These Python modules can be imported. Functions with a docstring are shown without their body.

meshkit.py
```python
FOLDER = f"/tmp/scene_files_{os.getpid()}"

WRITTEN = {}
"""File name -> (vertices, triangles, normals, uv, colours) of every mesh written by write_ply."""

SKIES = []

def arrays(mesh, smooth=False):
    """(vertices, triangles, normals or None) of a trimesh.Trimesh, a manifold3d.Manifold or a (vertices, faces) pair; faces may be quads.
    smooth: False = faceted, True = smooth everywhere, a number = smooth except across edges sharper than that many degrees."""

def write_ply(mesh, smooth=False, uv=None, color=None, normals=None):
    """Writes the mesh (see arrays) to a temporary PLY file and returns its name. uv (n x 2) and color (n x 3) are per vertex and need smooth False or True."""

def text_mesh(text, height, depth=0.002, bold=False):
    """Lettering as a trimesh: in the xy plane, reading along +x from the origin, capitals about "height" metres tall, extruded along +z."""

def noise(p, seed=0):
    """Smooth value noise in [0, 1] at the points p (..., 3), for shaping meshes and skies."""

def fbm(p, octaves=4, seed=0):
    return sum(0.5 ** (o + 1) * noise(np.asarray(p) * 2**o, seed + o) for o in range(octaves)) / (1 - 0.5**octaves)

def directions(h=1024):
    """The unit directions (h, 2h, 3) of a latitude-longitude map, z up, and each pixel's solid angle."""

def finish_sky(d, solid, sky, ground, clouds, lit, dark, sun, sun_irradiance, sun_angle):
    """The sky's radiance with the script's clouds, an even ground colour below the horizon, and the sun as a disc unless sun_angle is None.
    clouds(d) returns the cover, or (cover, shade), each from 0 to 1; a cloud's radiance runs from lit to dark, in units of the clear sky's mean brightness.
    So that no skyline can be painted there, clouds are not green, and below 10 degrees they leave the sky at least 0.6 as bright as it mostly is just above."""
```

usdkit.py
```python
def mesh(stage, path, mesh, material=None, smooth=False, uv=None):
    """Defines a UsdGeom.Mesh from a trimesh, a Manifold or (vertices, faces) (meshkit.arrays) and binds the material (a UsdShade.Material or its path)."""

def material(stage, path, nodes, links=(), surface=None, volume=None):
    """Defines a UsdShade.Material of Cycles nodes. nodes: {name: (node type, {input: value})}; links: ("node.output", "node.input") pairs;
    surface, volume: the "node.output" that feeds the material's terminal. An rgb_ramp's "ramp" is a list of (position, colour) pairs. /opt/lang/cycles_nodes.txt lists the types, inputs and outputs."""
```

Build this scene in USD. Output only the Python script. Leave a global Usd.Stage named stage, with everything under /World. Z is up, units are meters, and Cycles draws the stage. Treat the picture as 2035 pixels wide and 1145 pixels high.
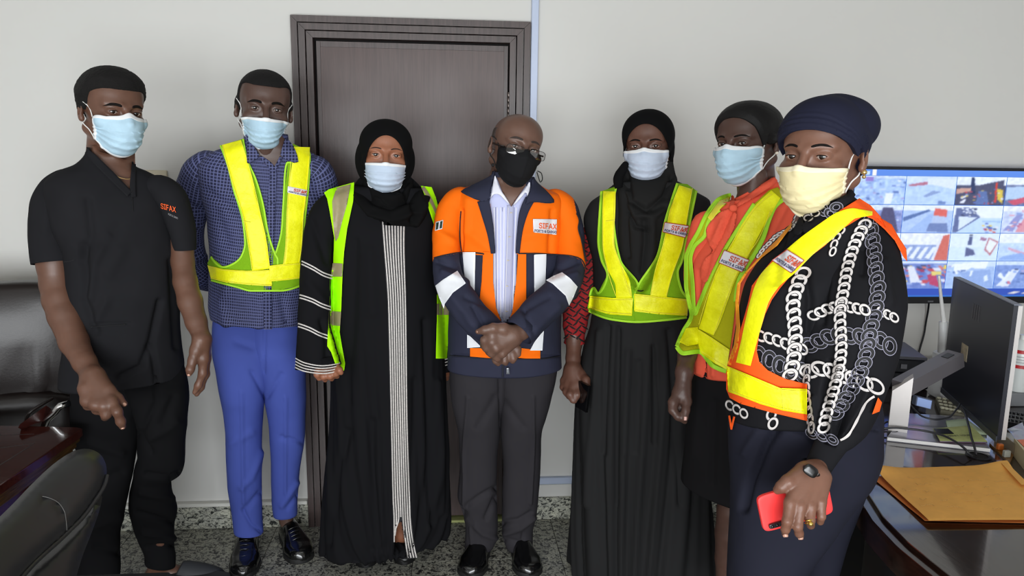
import math, random
import numpy as np, trimesh, usdkit, meshkit
from scipy import ndimage
from scipy.interpolate import PchipInterpolator
from scipy.spatial import Delaunay, cKDTree
import shapely
from shapely.geometry import Polygon, LineString, Point
from shapely import affinity
from pxr import Usd, UsdGeom, UsdLux, UsdShade, Sdf, Gf, Vt

stage = Usd.Stage.CreateInMemory()
UsdGeom.SetStageUpAxis(stage, UsdGeom.Tokens.z)
UsdGeom.SetStageMetersPerUnit(stage, 1.0)
UsdGeom.Xform.Define(stage, '/World')
stage.SetDefaultPrim(stage.GetPrimAtPath('/World'))
UsdGeom.Scope.Define(stage, '/World/Looks')

# ---------------------------------------------------------------- camera
PW, PH, FPX = 2035.0, 1145.0, 1480.0
EYE = np.array([0.0, 0.0, 1.62])
_yaw, _tilt, _roll = 0.08879, 0.17999, 0.01469
_f = np.array([math.sin(_yaw) * math.cos(_tilt), math.cos(_yaw) * math.cos(_tilt), -math.sin(_tilt)])
_r = np.array([math.cos(_yaw), -math.sin(_yaw), 0.0])
_u = np.cross(_r, _f)
CR, CU, CF = math.cos(_roll) * _r + math.sin(_roll) * _u, -math.sin(_roll) * _r + math.cos(_roll) * _u, _f
cam = UsdGeom.Camera.Define(stage, '/World/camera')
cam.AddTransformOp().Set(Gf.Matrix4d(*CR, 0, *CU, 0, *(-CF), 0, *EYE, 1))
cam.CreateHorizontalApertureAttr(36.0)
cam.CreateVerticalApertureAttr(36.0 * PH / PW)
cam.CreateFocalLengthAttr(36.0 * FPX / PW)
cam.CreateClippingRangeAttr(Gf.Vec2f(0.05, 60))
cam.CreateExposureAttr(0.60)

# ---------------------------------------------------------------- lights: the ceiling panels and an unseen window behind the photographer, shaped to even out the wall
def rect_light(name, loc, w, h, power, color, rot):
    L = UsdLux.RectLight.Define(stage, '/World/' + name)
    L.AddTranslateOp().Set(Gf.Vec3d(*loc)); L.AddRotateXYZOp().Set(Gf.Vec3f(*rot))
    L.CreateWidthAttr(w); L.CreateHeightAttr(h)
    L.CreateIntensityAttr(power); L.CreateColorAttr(Gf.Vec3f(*color))
    return L
CEIL = 2.75
PANELS = [(-1.15, 0.75), (0.75, 0.75), (-1.15, -1.2), (0.75, -1.2)]
for i, (x, y) in enumerate(PANELS):
    rect_light('panel_lamp_%d' % i, (x, y, CEIL - 0.012), 1.16, 0.56, 1.0, (1.0, 0.985, 0.95), (0, 0, 0))
rect_light('unseen_window_light', (-0.3, -2.58, 0.96), 4.0, 1.76, 6.6, (0.95, 0.98, 1.0), (90, 0, 0))  # unseen source, set low and wide to lift the lower wall
dome = UsdLux.DomeLight.Define(stage, '/World/sky'); dome.CreateIntensityAttr(0.25); dome.CreateColorAttr(Gf.Vec3f(0.85, 0.93, 1.0))
# ---------------------------------------------------------------- projection
def dirs(p):
    p = np.asarray(p, float)
    return CF + ((p[..., 0:1] - PW / 2) / FPX) * CR - ((p[..., 1:2] - PH / 2) / FPX) * CU
def proj(P):
    d = np.asarray(P, float) - EYE
    z = d @ CF
    return np.stack([PW / 2 + FPX * (d @ CR) / z, PH / 2 - FPX * (d @ CU) / z], -1), z
YOFF = 0.0
def W(px, py, Y):
    Y = Y + YOFF; d = dirs(np.array([px, py], float)); return EYE + d * (Y / d[1])
def atz(px, py, z):
    d = dirs(np.array([px, py], float)); return EYE + d * ((z - EYE[2]) / d[2])
def atdepth(p, z):
    return EYE + dirs(p) * np.asarray(z)[..., None]
def on_plane(px, py, C, n):
    d = dirs(np.array([px, py], float)); return EYE + d * (((C - EYE) @ n) / (d @ n))
def unit(v):
    v = np.asarray(v, float); return v / np.maximum(np.linalg.norm(v, axis=-1, keepdims=True), 1e-12)

# ---------------------------------------------------------------- scene tree
_names, _things = {}, {}
def _fresh(parent, name):
    k = _names.get((parent, name), 0); _names[(parent, name)] = k + 1
    return f'{parent}/{name}' + (f'_{k:03d}' if k else '')
def custom(prim, **kw):
    for k, v in kw.items():
        if v: prim.SetCustomDataByKey(k, v)
ORIGIN = {}
def thing(name, label, cat, base=(0, 0, 0), group=None, kind=None):
    p = _fresh('/World', name); x = UsdGeom.Xform.Define(stage, p)
    x.AddTranslateOp().Set(Gf.Vec3d(*map(float, base)))
    custom(x.GetPrim(), label=label, category=cat, group=group, kind=kind)
    ORIGIN[p] = np.asarray(base, float); return p
def join(*ms):
    vs, fs, n = [], [], 0
    for m in ms:
        if hasattr(m, 'to_mesh'):
            q = m.to_mesh(); v, f = q.vert_properties[:, :3], q.tri_verts
        elif hasattr(m, 'vertices'): v, f = np.asarray(m.vertices), np.asarray(m.faces)
        else: v, f = m[0], m[1]
        f = np.asarray(f, int)
        if f.shape[1] == 4: f = np.vstack([f[:, [0, 1, 2]], f[:, [0, 2, 3]]])
        vs.append(np.asarray(v, float)); fs.append(f + n); n += len(vs[-1])
    return np.vstack(vs), np.vstack(fs)
def part(parent, name, mesh, mat, label=None, smooth=True, uv=None, kind=None, color=None):
    """A mesh in world coordinates, defined under parent (whose origin is taken off)."""
    p = _fresh(parent, name); o = ORIGIN.get(parent, np.zeros(3)); ORIGIN[p] = o
    v, f = join(mesh)
    m = usdkit.mesh(stage, p, (v - o, f), mat, smooth=smooth, uv=uv)
    if color is not None:
        UsdGeom.PrimvarsAPI(m).CreatePrimvar('tint', Sdf.ValueTypeNames.Color3fArray, 'vertex').Set(Vt.Vec3fArray.FromNumpy(np.asarray(color, np.float32)))
    custom(m.GetPrim(), label=label, kind=kind); return p
def single(name, label, cat, mesh, mat, smooth=True, group=None, kind=None):
    p = part('/World', name, mesh, mat, smooth=smooth)
    custom(stage.GetPrimAtPath(p), label=label, category=cat, group=group, kind=kind); return p
def struct(name, mesh, mat, smooth=False, label=None, cat=None):
    p = part('/World', name, mesh, mat, smooth=smooth)
    custom(stage.GetPrimAtPath(p), kind='structure', label=label, category=cat); return p

# ---------------------------------------------------------------- materials
def lin(c):
    c = np.asarray(c, float) / 255.0
    return tuple(np.where(c <= 0.04045, c / 12.92, ((c + 0.055) / 1.055) ** 2.4))
def mat(name, c, rough=0.6, spec=0.5, metal=0.0, var=None, bump=None, coat=0.0, coat_rough=0.05, sheen=0.0, sss=0.0, c2=None, stretch=None, trans=0.0, emit=0.0, alpha=None, ior=1.5):
    """var=(scale, low colour factor, high colour factor) or with c2: a second colour by noise; bump=(scale, distance, strength)."""
    n = {'p': ('principled_bsdf', {'base_color': lin(c), 'roughness': rough, 'specular_ior_level': spec, 'metallic': metal, 'coat_weight': coat, 'coat_roughness': coat_rough, 'sheen_weight': sheen, 'transmission_weight': trans, 'ior': ior})}
    if sss: n['p'][1].update(subsurface_weight=sss, subsurface_scale=0.004, subsurface_radius=(1, 0.35, 0.2))
    if emit: n['p'][1].update(emission_color=lin(c), emission_strength=emit)
    if alpha is not None: n['p'][1]['alpha'] = alpha
    L = []
    if var or bump:
        n['t'] = ('texture_coordinate', {}); n['m'] = ('mapping', {'scale': stretch or (1, 1, 1)}); L.append(('t.object', 'm.vector'))
    if var:
        n['n'] = ('noise_texture', {'scale': var[0], 'detail': 4.0, 'roughness': 0.6})
        a, b = np.array(lin(c)) * var[1], np.array(lin(c2)) if c2 is not None else np.array(lin(c)) * var[2]
        n['r'] = ('rgb_ramp', {'ramp': [(0.3, tuple(np.clip(a, 0, 1))), (0.7, tuple(np.clip(b, 0, 1)))]})
        L += [('m.vector', 'n.vector'), ('n.fac', 'r.fac'), ('r.color', 'p.base_color')]
    if bump:
        n['bn'] = ('noise_texture', {'scale': bump[0], 'detail': 3.0}); n['b'] = ('bump', {'distance': bump[1], 'strength': bump[2] if len(bump) > 2 else 0.6})
        L += [('m.vector', 'bn.vector'), ('bn.fac', 'b.height'), ('b.normal', 'p.normal')]
    return usdkit.material(stage, '/World/Looks/' + name, n, L, surface='p.BSDF')

# ---------------------------------------------------------------- mesh makers
def box(c, s, bev=0.0, R=None):
    """Box centre c, size s, with chamfered edges."""
    s = np.asarray(s, float)
    if bev <= 0: m = trimesh.creation.box(s)
    else:
        pts = []
        for k in range(3):
            e = s / 2 - bev; e[k] = s[k] / 2
            for sg in np.ndindex(2, 2, 2): pts.append(e * (np.array(sg) * 2 - 1))
        m = trimesh.convex.convex_hull(np.array(pts))
    v = np.asarray(m.vertices)
    if R is not None: v = v @ np.asarray(R).T
    return v + np.asarray(c, float), np.asarray(m.faces)
def rotz(a):
    c, s = math.cos(a), math.sin(a); return np.array([[c, -s, 0], [s, c, 0], [0, 0, 1.0]])
def rotx(a):
    c, s = math.cos(a), math.sin(a); return np.array([[1.0, 0, 0], [0, c, -s], [0, s, c]])
def roty(a):
    c, s = math.cos(a), math.sin(a); return np.array([[c, 0, s], [0, 1.0, 0], [-s, 0, c]])
def grid_faces(nu, nv, wrap=False):
    i, j = np.meshgrid(np.arange(nu - 1), np.arange(nv if wrap else nv - 1), indexing='ij')
    j2 = (j + 1) % nv
    return np.stack([i * nv + j, i * nv + j2, (i + 1) * nv + j2, (i + 1) * nv + j], -1).reshape(-1, 4)
def tri(q):
    q = np.asarray(q); return np.vstack([q[:, [0, 1, 2]], q[:, [0, 2, 3]]]) if q.shape[1] == 4 else q
def outward(v, f):
    m = trimesh.Trimesh(v, f, process=False)
    return (v, f[:, ::-1]) if m.volume < 0 else (v, f)
def rings_mesh(R, cap0='flat', cap1='flat', hollow=0.03):
    """R: (m, n, 3) rings, closed round and capped."""
    m, n = R.shape[:2]
    add0, add1 = [], []
    def cap(ring, nxt, how):
        c = ring.mean(0)
        if how == 'hollow':
            inw = unit(nxt.mean(0) - c) * hollow
            return [c + (ring - c) * 0.955, c + (ring - c) * 0.93 + inw]
        return []
    a = cap(R[0], R[1], cap0)[::-1]; b = cap(R[-1], R[-2], cap1)
    A = np.stack(list(a) + list(R) + list(b)); m = len(A)
    v = A.reshape(-1, 3); f = tri(grid_faces(m, n, True))
    k = len(v); v = np.vstack([v, A[0].mean(0), A[-1].mean(0)]); i = np.arange(n); j = (i + 1) % n
    f = np.vstack([f, np.stack([j, i, np.full(n, k)], 1), np.stack([(m - 1) * n + i, (m - 1) * n + j, np.full(n, k + 1)], 1)])
    return outward(v, f)
def resample(rows, m, key=None):
    rows = np.asarray(rows, float)
    t = key if key is not None else np.concatenate([[0], np.cumsum(np.hypot(*(np.diff(rows[:, :2], axis=0).T)))])
    return PchipInterpolator(t, rows, axis=0)(np.linspace(t[0], t[-1], m))
TH = lambda n: np.linspace(0, 2 * np.pi, n, endpoint=False)
def loft_rings(rows, m=90, n=120, p=2.25, rot=0.0):
    """rows: (xl, yl, xr, yr, Y, front half depth, back half depth): the left and right edges in the picture, the distance and the depth of each ring."""
    rows = np.asarray(rows, float)
    mid = (rows[:, 0:2] + rows[:, 2:4]) / 2
    rr = resample(rows, m, np.concatenate([[0], np.cumsum(np.hypot(np.diff(mid[:, 1]), 0.15 * np.diff(rows[:, 2] - rows[:, 0])))]))
    th = TH(n); c, s = np.cos(th), np.sin(th)
    cx, sx = np.sign(c) * np.abs(c) ** (2 / p), np.sign(s) * np.abs(s) ** (2 / p)
    out = np.empty((m, n, 3))
    for i, (xl, yl, xr, yr, Y, bf, bb) in enumerate(rr):
        C = W((xl + xr) / 2, (yl + yr) / 2, Y); v = unit((C - EYE) * [1, 1, 0])
        L, R = on_plane(xl, yl, C, v), on_plane(xr, yr, C, v)
        C, ex = (L + R) / 2, (R - L) / 2
        out[i] = C + cx[:, None] * ex + np.where(sx > 0, sx * bb, sx * bf)[:, None] * v
    return out
def loft(rows, m=90, n=120, p=2.25, cap0='flat', cap1='hollow', hollow=0.03):
    return rings_mesh(loft_rings(rows, m, n, p), cap0, cap1, hollow)
def tube(rows, m=40, n=40, ratio=1.0, cap0='flat', cap1='flat', hollow=0.03, world=False):
    """rows: (x, y, Y, radius in pixels): a limb or sleeve along a line in the picture. world: rows are (X, Y, Z, radius in metres)."""
    rows = np.asarray(rows, float)
    if not world:
        P = np.array([W(*q[:3]) for q in rows]); z = proj(P)[1]
        rows = np.column_stack([P, rows[:, 3] * z / FPX])
    t = np.concatenate([[0], np.cumsum(np.linalg.norm(np.diff(rows[:, :3], axis=0), axis=1))])
    q = PchipInterpolator(t, rows, axis=0)(np.linspace(0, t[-1], m)) if len(rows) > 2 else rows[0] + (rows[1] - rows[0]) * np.linspace(0, 1, m)[:, None]
    C, r = q[:, :3], q[:, 3]
    T = unit(np.gradient(C, axis=0))
    view = unit(C - EYE) if not world else None
    if world:
        e = np.cross(T[0], [0, 0, 1.0]); e = e if np.linalg.norm(e) > 0.1 else np.cross(T[0], [1.0, 0, 0]); E1 = []
        for k in range(m):
            e = unit(e - T[k] * (e @ T[k])); E1.append(e)
        E1 = np.array(E1)
    else: E1 = unit(np.cross(T, view))
    E2 = unit(np.cross(E1, T)); th = TH(n)
    R = C[:, None] + r[:, None, None] * (np.cos(th)[None, :, None] * E1[:, None] + ratio * np.sin(th)[None, :, None] * E2[:, None])
    return rings_mesh(R, cap0, cap1, hollow)
def wire(pts, r, n=8, m=None):
    pts = np.asarray(pts, float)
    return tube(np.column_stack([pts, np.full(len(pts), r)]), m or max(8, 5 * len(pts)), n, world=True)
def normals(v, f):
    n = np.zeros_like(v); c = np.cross(v[f[:, 1]] - v[f[:, 0]], v[f[:, 2]] - v[f[:, 0]])
    for k in range(3): np.add.at(n, f[:, k], c)
    return unit(n)
def seg_dist(p, line):
    line = np.asarray(line, float); best = np.full(len(p), 1e9)
    for a, b in zip(line[:-1], line[1:]):
        d = b - a; t = np.clip(((p - a) @ d) / (d @ d + 1e-9), 0, 1)
        best = np.minimum(best, np.linalg.norm(p - a - t[:, None] * d, axis=1))
    return best
def cloth(mesh, amp=0.004, scale=(9, 9, 4), seed=0, creases=()):
    """Folds: noise of a few millimetres, and creases ((points, width in pixels, height in millimetres), negative for a groove)."""
    v, f = mesh; v = v.copy(); N = normals(v, f)
    d = 1.25 * amp * 2 * (meshkit.fbm(v * np.asarray(scale), 3, seed) - 0.5)
    if creases:
        px, z = proj(v); front = (N * unit(EYE - v)).sum(1) > 0.05
        for line, w, mm in creases:
            line = np.asarray(line, float)
            k = front & (px[:, 0] > line[:, 0].min() - 3 * w) & (px[:, 0] < line[:, 0].max() + 3 * w) & (px[:, 1] > line[:, 1].min() - 3 * w) & (px[:, 1] < line[:, 1].max() + 3 * w)
            if k.any(): d[k] += mm * 1.55e-3 * np.exp(-(seg_dist(px[k], line) / w) ** 2)
    return v + N * d[:, None], f
def shell(G, th, close=True):
    """A (nu, nv, 3) sheet given thickness th behind it (away from the eye)."""
    nu, nv = G.shape[:2]; v = G.reshape(-1, 3); f = tri(grid_faces(nu, nv)); N = normals(v, f)
    if (N * (EYE - v)).sum() < 0: f = f[:, ::-1]; N = -N
    return thick(v, f, N, th)
def thick(v, f, N, th):
    e = np.sort(np.vstack([f[:, [0, 1]], f[:, [1, 2]], f[:, [2, 0]]]), 1)
    d = np.vstack([f[:, [0, 1]], f[:, [1, 2]], f[:, [2, 0]]])
    _, i, c = np.unique(e, axis=0, return_index=True, return_counts=True)
    b = d[i[c == 1]]; n = len(v)
    side = np.vstack([np.stack([b[:, 1], b[:, 0], b[:, 0] + n], 1), np.stack([b[:, 1], b[:, 0] + n, b[:, 1] + n], 1)])
    return np.vstack([v, v - N * th]), np.vstack([f, f[:, ::-1] + n, side])

# ---------------------------------------------------------------- draping: what lies on a surface (tapes, badges, prints, collars)
class Drape:
    """The front of some meshes as the camera's distance over the picture; sheets cut to an outline are laid on it, with thickness."""
    def __init__(self, *meshes, blur=1.2, pad=25):
        v, f = join(*meshes); px, z = proj(v)
        self.lo = np.floor(px.min(0)) - pad; w, h = (np.ceil(px.max(0)) + pad - self.lo).astype(int)
        D = np.full((h, w), np.inf); P = np.column_stack([px - self.lo, z])[f]
        size = np.ceil(np.maximum(np.ptp(P[:, :, 0], axis=1), np.ptp(P[:, :, 1], axis=1))).astype(int) + 1
        size = np.minimum(size, 60)
        for k in np.unique(size):
            T = P[size == k]; a, b = np.meshgrid(np.arange(k + 1), np.arange(k + 1), indexing='ij'); g = a + b <= k
            u = np.column_stack([a[g], b[g], k - a[g] - b[g]]) / k
            for c in np.array_split(T, max(1, len(T) * len(u) // 3000000 + 1)):
                q = np.einsum('sk,tkc->tsc', u, c).reshape(-1, 3); x, y = np.round(q[:, 0]).astype(int), np.round(q[:, 1]).astype(int)
                np.minimum.at(D, (np.clip(y, 0, h - 1), np.clip(x, 0, w - 1)), q[:, 2])
        hit = np.isfinite(D); filled = ndimage.binary_closing(hit, iterations=2); miss = ~hit & filled
        idx = ndimage.distance_transform_edt(~hit, return_distances=False, return_indices=True)
        D = D[tuple(idx)]; m = filled.astype(float)
        num, den = ndimage.gaussian_filter(D * m, blur), ndimage.gaussian_filter(m, blur)
        S = np.where(m > 0, num / np.maximum(den, 1e-6), D)
        dist, idx = ndimage.distance_transform_edt(~filled, return_indices=True)
        self.D = S[tuple(idx)] + 0.0012 * dist
        self.hit = filled
    def z(self, p):
        q = np.asarray(p, float) - self.lo
        return ndimage.map_coordinates(self.D, [q[:, 1], q[:, 0]], order=1, mode='nearest')
    def at(self, p, off=0.0):
        p = np.asarray(p, float).reshape(-1, 2); return atdepth(p, self.z(p) - off)
    def flat(self, p, f, off, th, bulge=0.0):
        zz = self.z(p) - off; d = dirs(p); up = EYE + d * zz[:, None]; dn = EYE + d * (zz + th)[:, None]
        f = np.asarray(f); a = p[f]; c = np.cross(a[:, 1] - a[:, 0], a[:, 2] - a[:, 0]); f = np.where((c > 0)[:, None], f[:, ::-1], f)
        n = len(p); d2 = np.vstack([f[:, [0, 1]], f[:, [1, 2]], f[:, [2, 0]]]); _, i, cnt = np.unique(np.sort(d2, 1), axis=0, return_index=True, return_counts=True); b = d2[i[cnt == 1]]
        side = np.vstack([np.stack([b[:, 1], b[:, 0], b[:, 0] + n], 1), np.stack([b[:, 1], b[:, 0] + n, b[:, 1] + n], 1)])
        return np.vstack([up, dn]), np.vstack([f, f[:, ::-1] + n, side])
    def poly(self, shape, off=0.004, th=0.004, s=4.0):
        shape = shape if hasattr(shape, 'geoms') or hasattr(shape, 'exterior') else Polygon(shape)
        shape = shape.buffer(0); ms = []
        for g in getattr(shape, 'geoms', [shape]):
            if g.area < 1: continue
            p, f = cut(g, s); ms.append(self.flat(p, f, off, th))
        return join(*ms)
    def strip(self, pts, w, off=0.006, th=0.003, step=3.0, nx=5, smooth=True):
        """A band along pts (pixels), w wide (one number or one per point)."""
        pts = np.asarray(pts, float); ws = np.full(len(pts), w, float) if np.ndim(w) == 0 else np.asarray(w, float)
        t = np.concatenate([[0], np.cumsum(np.linalg.norm(np.diff(pts, axis=0), axis=1))]); m = max(3, int(t[-1] / step) + 1); tt = np.linspace(0, t[-1], m)
        C = PchipInterpolator(t, pts, axis=0)(tt) if len(pts) > 2 and smooth else np.column_stack([np.interp(tt, t, pts[:, k]) for k in (0, 1)])
        ww = np.interp(tt, t, ws); T = unit(np.gradient(C, axis=0)); N = np.column_stack([-T[:, 1], T[:, 0]])
        G = C[:, None] + N[:, None] * (np.linspace(-0.5, 0.5, nx)[None, :, None] * ww[:, None, None])
        return self.flat(G.reshape(-1, 2), tri(grid_faces(m, nx)), off, th)
    def text(self, s, o, right, up, off=0.008, th=0.001, bold=True):
        """Lettering with its baseline's start at o; right and up are the picture vectors of one capital's height."""
        t = meshkit.text_mesh(s, 1.0, 1.0, bold=bold); v = np.asarray(t.vertices)
        p = np.asarray(o, float) + v[:, :1] * np.asarray(right, float) + v[:, 1:2] * np.asarray(up, float)
        zz = self.z(p) - off + np.where(v[:, 2] > 0.5, 0, th)
        return atdepth(p, zz), np.asarray(t.faces)
def cut(g, s):
    """A polygon as (points, triangles), filled with points s apart."""
    rings = [np.asarray(g.exterior.coords)] + [np.asarray(r.coords) for r in g.interiors]; b = []
    for r in rings:
        l = LineString(r); n = max(len(r), int(l.length / s) + 1)
        d = np.unique(np.concatenate([np.linspace(0, l.length, n, endpoint=False), [l.project(Point(q)) for q in r[:-1]]]))
        d = d[np.concatenate([[True], np.diff(d) > s * 0.15])]
        b.append(np.array([l.interpolate(x).coords[0] for x in d]))
    b = np.vstack(b); x0, y0, x1, y1 = g.bounds
    X, Y = np.meshgrid(np.arange(x0, x1, s), np.arange(y0, y1, s)); q = np.column_stack([X.ravel() + 0.01 * np.sin(Y.ravel()), Y.ravel()])
    inner = g.buffer(-0.45 * s)
    if not inner.is_empty and len(q): q = q[shapely.contains_xy(inner, q[:, 0], q[:, 1])]
    else: q = q[:0]
    p = np.vstack([b, q]); f = Delaunay(p).simplices; c = p[f].mean(1)
    f = f[shapely.contains_xy(g.buffer(1e-3), c[:, 0], c[:, 1])]
    return p, f
def smooth_poly(pts, k=3, closed=True):
    """Rounds an outline (Chaikin)."""
    p = np.asarray(pts, float)
    for _ in range(k):
        q = np.roll(p, -1, 0); p = np.stack([0.75 * p + 0.25 * q, 0.25 * p + 0.75 * q], 1).reshape(-1, 2)
    return p

# ---------------------------------------------------------------- distance fields -> one continuous skin
class Field:
    def __init__(self, lo, hi, h):
        self.o = np.asarray(lo, float); self.h = h; n = np.ceil((np.asarray(hi, float) - self.o) / h).astype(int) + 1
        self.ax = [self.o[k] + h * np.arange(n[k]) for k in range(3)]; self.F = np.full(n, 0.05)
    def sub(self, lo, hi):
        a = np.clip(np.floor((np.asarray(lo) - self.o) / self.h).astype(int), 0, np.array(self.F.shape)); b = np.clip(np.ceil((np.asarray(hi) - self.o) / self.h).astype(int) + 1, 0, np.array(self.F.shape))
        sl = tuple(slice(i, j) for i, j in zip(a, b)); return sl, np.meshgrid(*[self.ax[k][sl[k]] for k in range(3)], indexing='ij', sparse=True)
    def put(self, fn, lo, hi, k=0.01, cut=False):
        sl, (x, y, z) = self.sub(np.asarray(lo) - k, np.asarray(hi) + k)
        if 0 in self.F[sl].shape: return
        a, d = self.F[sl], fn(x, y, z)
        if cut: h = np.clip(0.5 - 0.5 * (a + d) / k, 0, 1); self.F[sl] = a * (1 - h) - d * h + k * h * (1 - h)
        else: h = np.clip(0.5 + 0.5 * (a - d) / k, 0, 1); self.F[sl] = a * (1 - h) + d * h - k * h * (1 - h)
    def ell(self, c, r, k=0.01, cut=False, R=None):
        c, r = np.asarray(c, float), np.asarray(r, float); big = r if R is None else np.full(3, r.max())
        def fn(x, y, z):
            p = [x - c[0], y - c[1], z - c[2]]
            if R is not None: p = [sum(R[j][i] * p[j] for j in range(3)) for i in range(3)]
            k0 = np.sqrt(sum((p[i] / r[i]) ** 2 for i in range(3))); k1 = np.sqrt(sum((p[i] / r[i] ** 2) ** 2 for i in range(3)))
            return k0 * (k0 - 1) / np.maximum(k1, 1e-9)
        self.put(fn, c - big - 0.012, c + big + 0.012, k, cut)
    def cone(self, a, b, ra, rb, k=0.01, cut=False):
        a, b = np.asarray(a, float), np.asarray(b, float); d = b - a; dd = d @ d + 1e-12; r = max(ra, rb)
        def fn(x, y, z):
            t = np.clip(((x - a[0]) * d[0] + (y - a[1]) * d[1] + (z - a[2]) * d[2]) / dd, 0, 1)
            return np.sqrt((x - a[0] - t * d[0]) ** 2 + (y - a[1] - t * d[1]) ** 2 + (z - a[2] - t * d[2]) ** 2) - (ra + t * (rb - ra))
        self.put(fn, np.minimum(a, b) - r - 0.012, np.maximum(a, b) + r + 0.012, k, cut)
    def chain(self, P, r, k=0.006):
        for i in range(len(P) - 1): self.cone(P[i], P[i + 1], r[i], r[i + 1], k)
    def mesh(self): return surface_nets(self.F, self.o, self.h)
    def value(self, p):
        q = (np.asarray(p) - self.o) / self.h; return ndimage.map_coordinates(self.F, q.T, order=1, mode='nearest')
    def grad(self, p, e=0.003):
        return unit(np.stack([self.value(p + np.eye(3)[k] * e) - self.value(p - np.eye(3)[k] * e) for k in range(3)], -1))
def surface_nets(F, o, h):
    F = np.where(np.abs(F) < 1e-9, 1e-9, F); cs = np.array(F.shape) - 1; ins = F < 0
    keys, pts, edges = [], [], []
    for ax in range(3):
        a = [slice(None)] * 3; b = [slice(None)] * 3; a[ax] = slice(0, -1); b[ax] = slice(1, None); a, b = tuple(a), tuple(b)
        idx = np.argwhere(ins[a] != ins[b])
        if not len(idx): continue
        fa, fb = F[a][tuple(idx.T)], F[b][tuple(idx.T)]; P = idx.astype(float); P[:, ax] += fa / (fa - fb)
        o1, o2 = [(1, 2), (2, 0), (0, 1)][ax]; cells = []
        for d1, d2 in ((0, 0), (-1, 0), (-1, -1), (0, -1)):
            c = idx.copy(); c[:, o1] += d1; c[:, o2] += d2; ok = ((c >= 0) & (c < cs)).all(1)
            k = np.where(ok, (c[:, 0] * cs[1] + c[:, 1]) * cs[2] + c[:, 2], -1); cells.append(k)
            keys.append(k[ok]); pts.append(P[ok])
        q = np.stack(cells, 1); ok = (q >= 0).all(1); q = np.where((fa < 0)[:, None], q, q[:, ::-1])[ok]; edges.append(q)
    keys, pts, q = np.concatenate(keys), np.vstack(pts), np.vstack(edges)
    u, inv = np.unique(keys, return_inverse=True); n = np.bincount(inv)
    v = np.stack([np.bincount(inv, pts[:, k]) / n for k in range(3)], 1) * h + o
    return v, tri(np.searchsorted(u, q))
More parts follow.
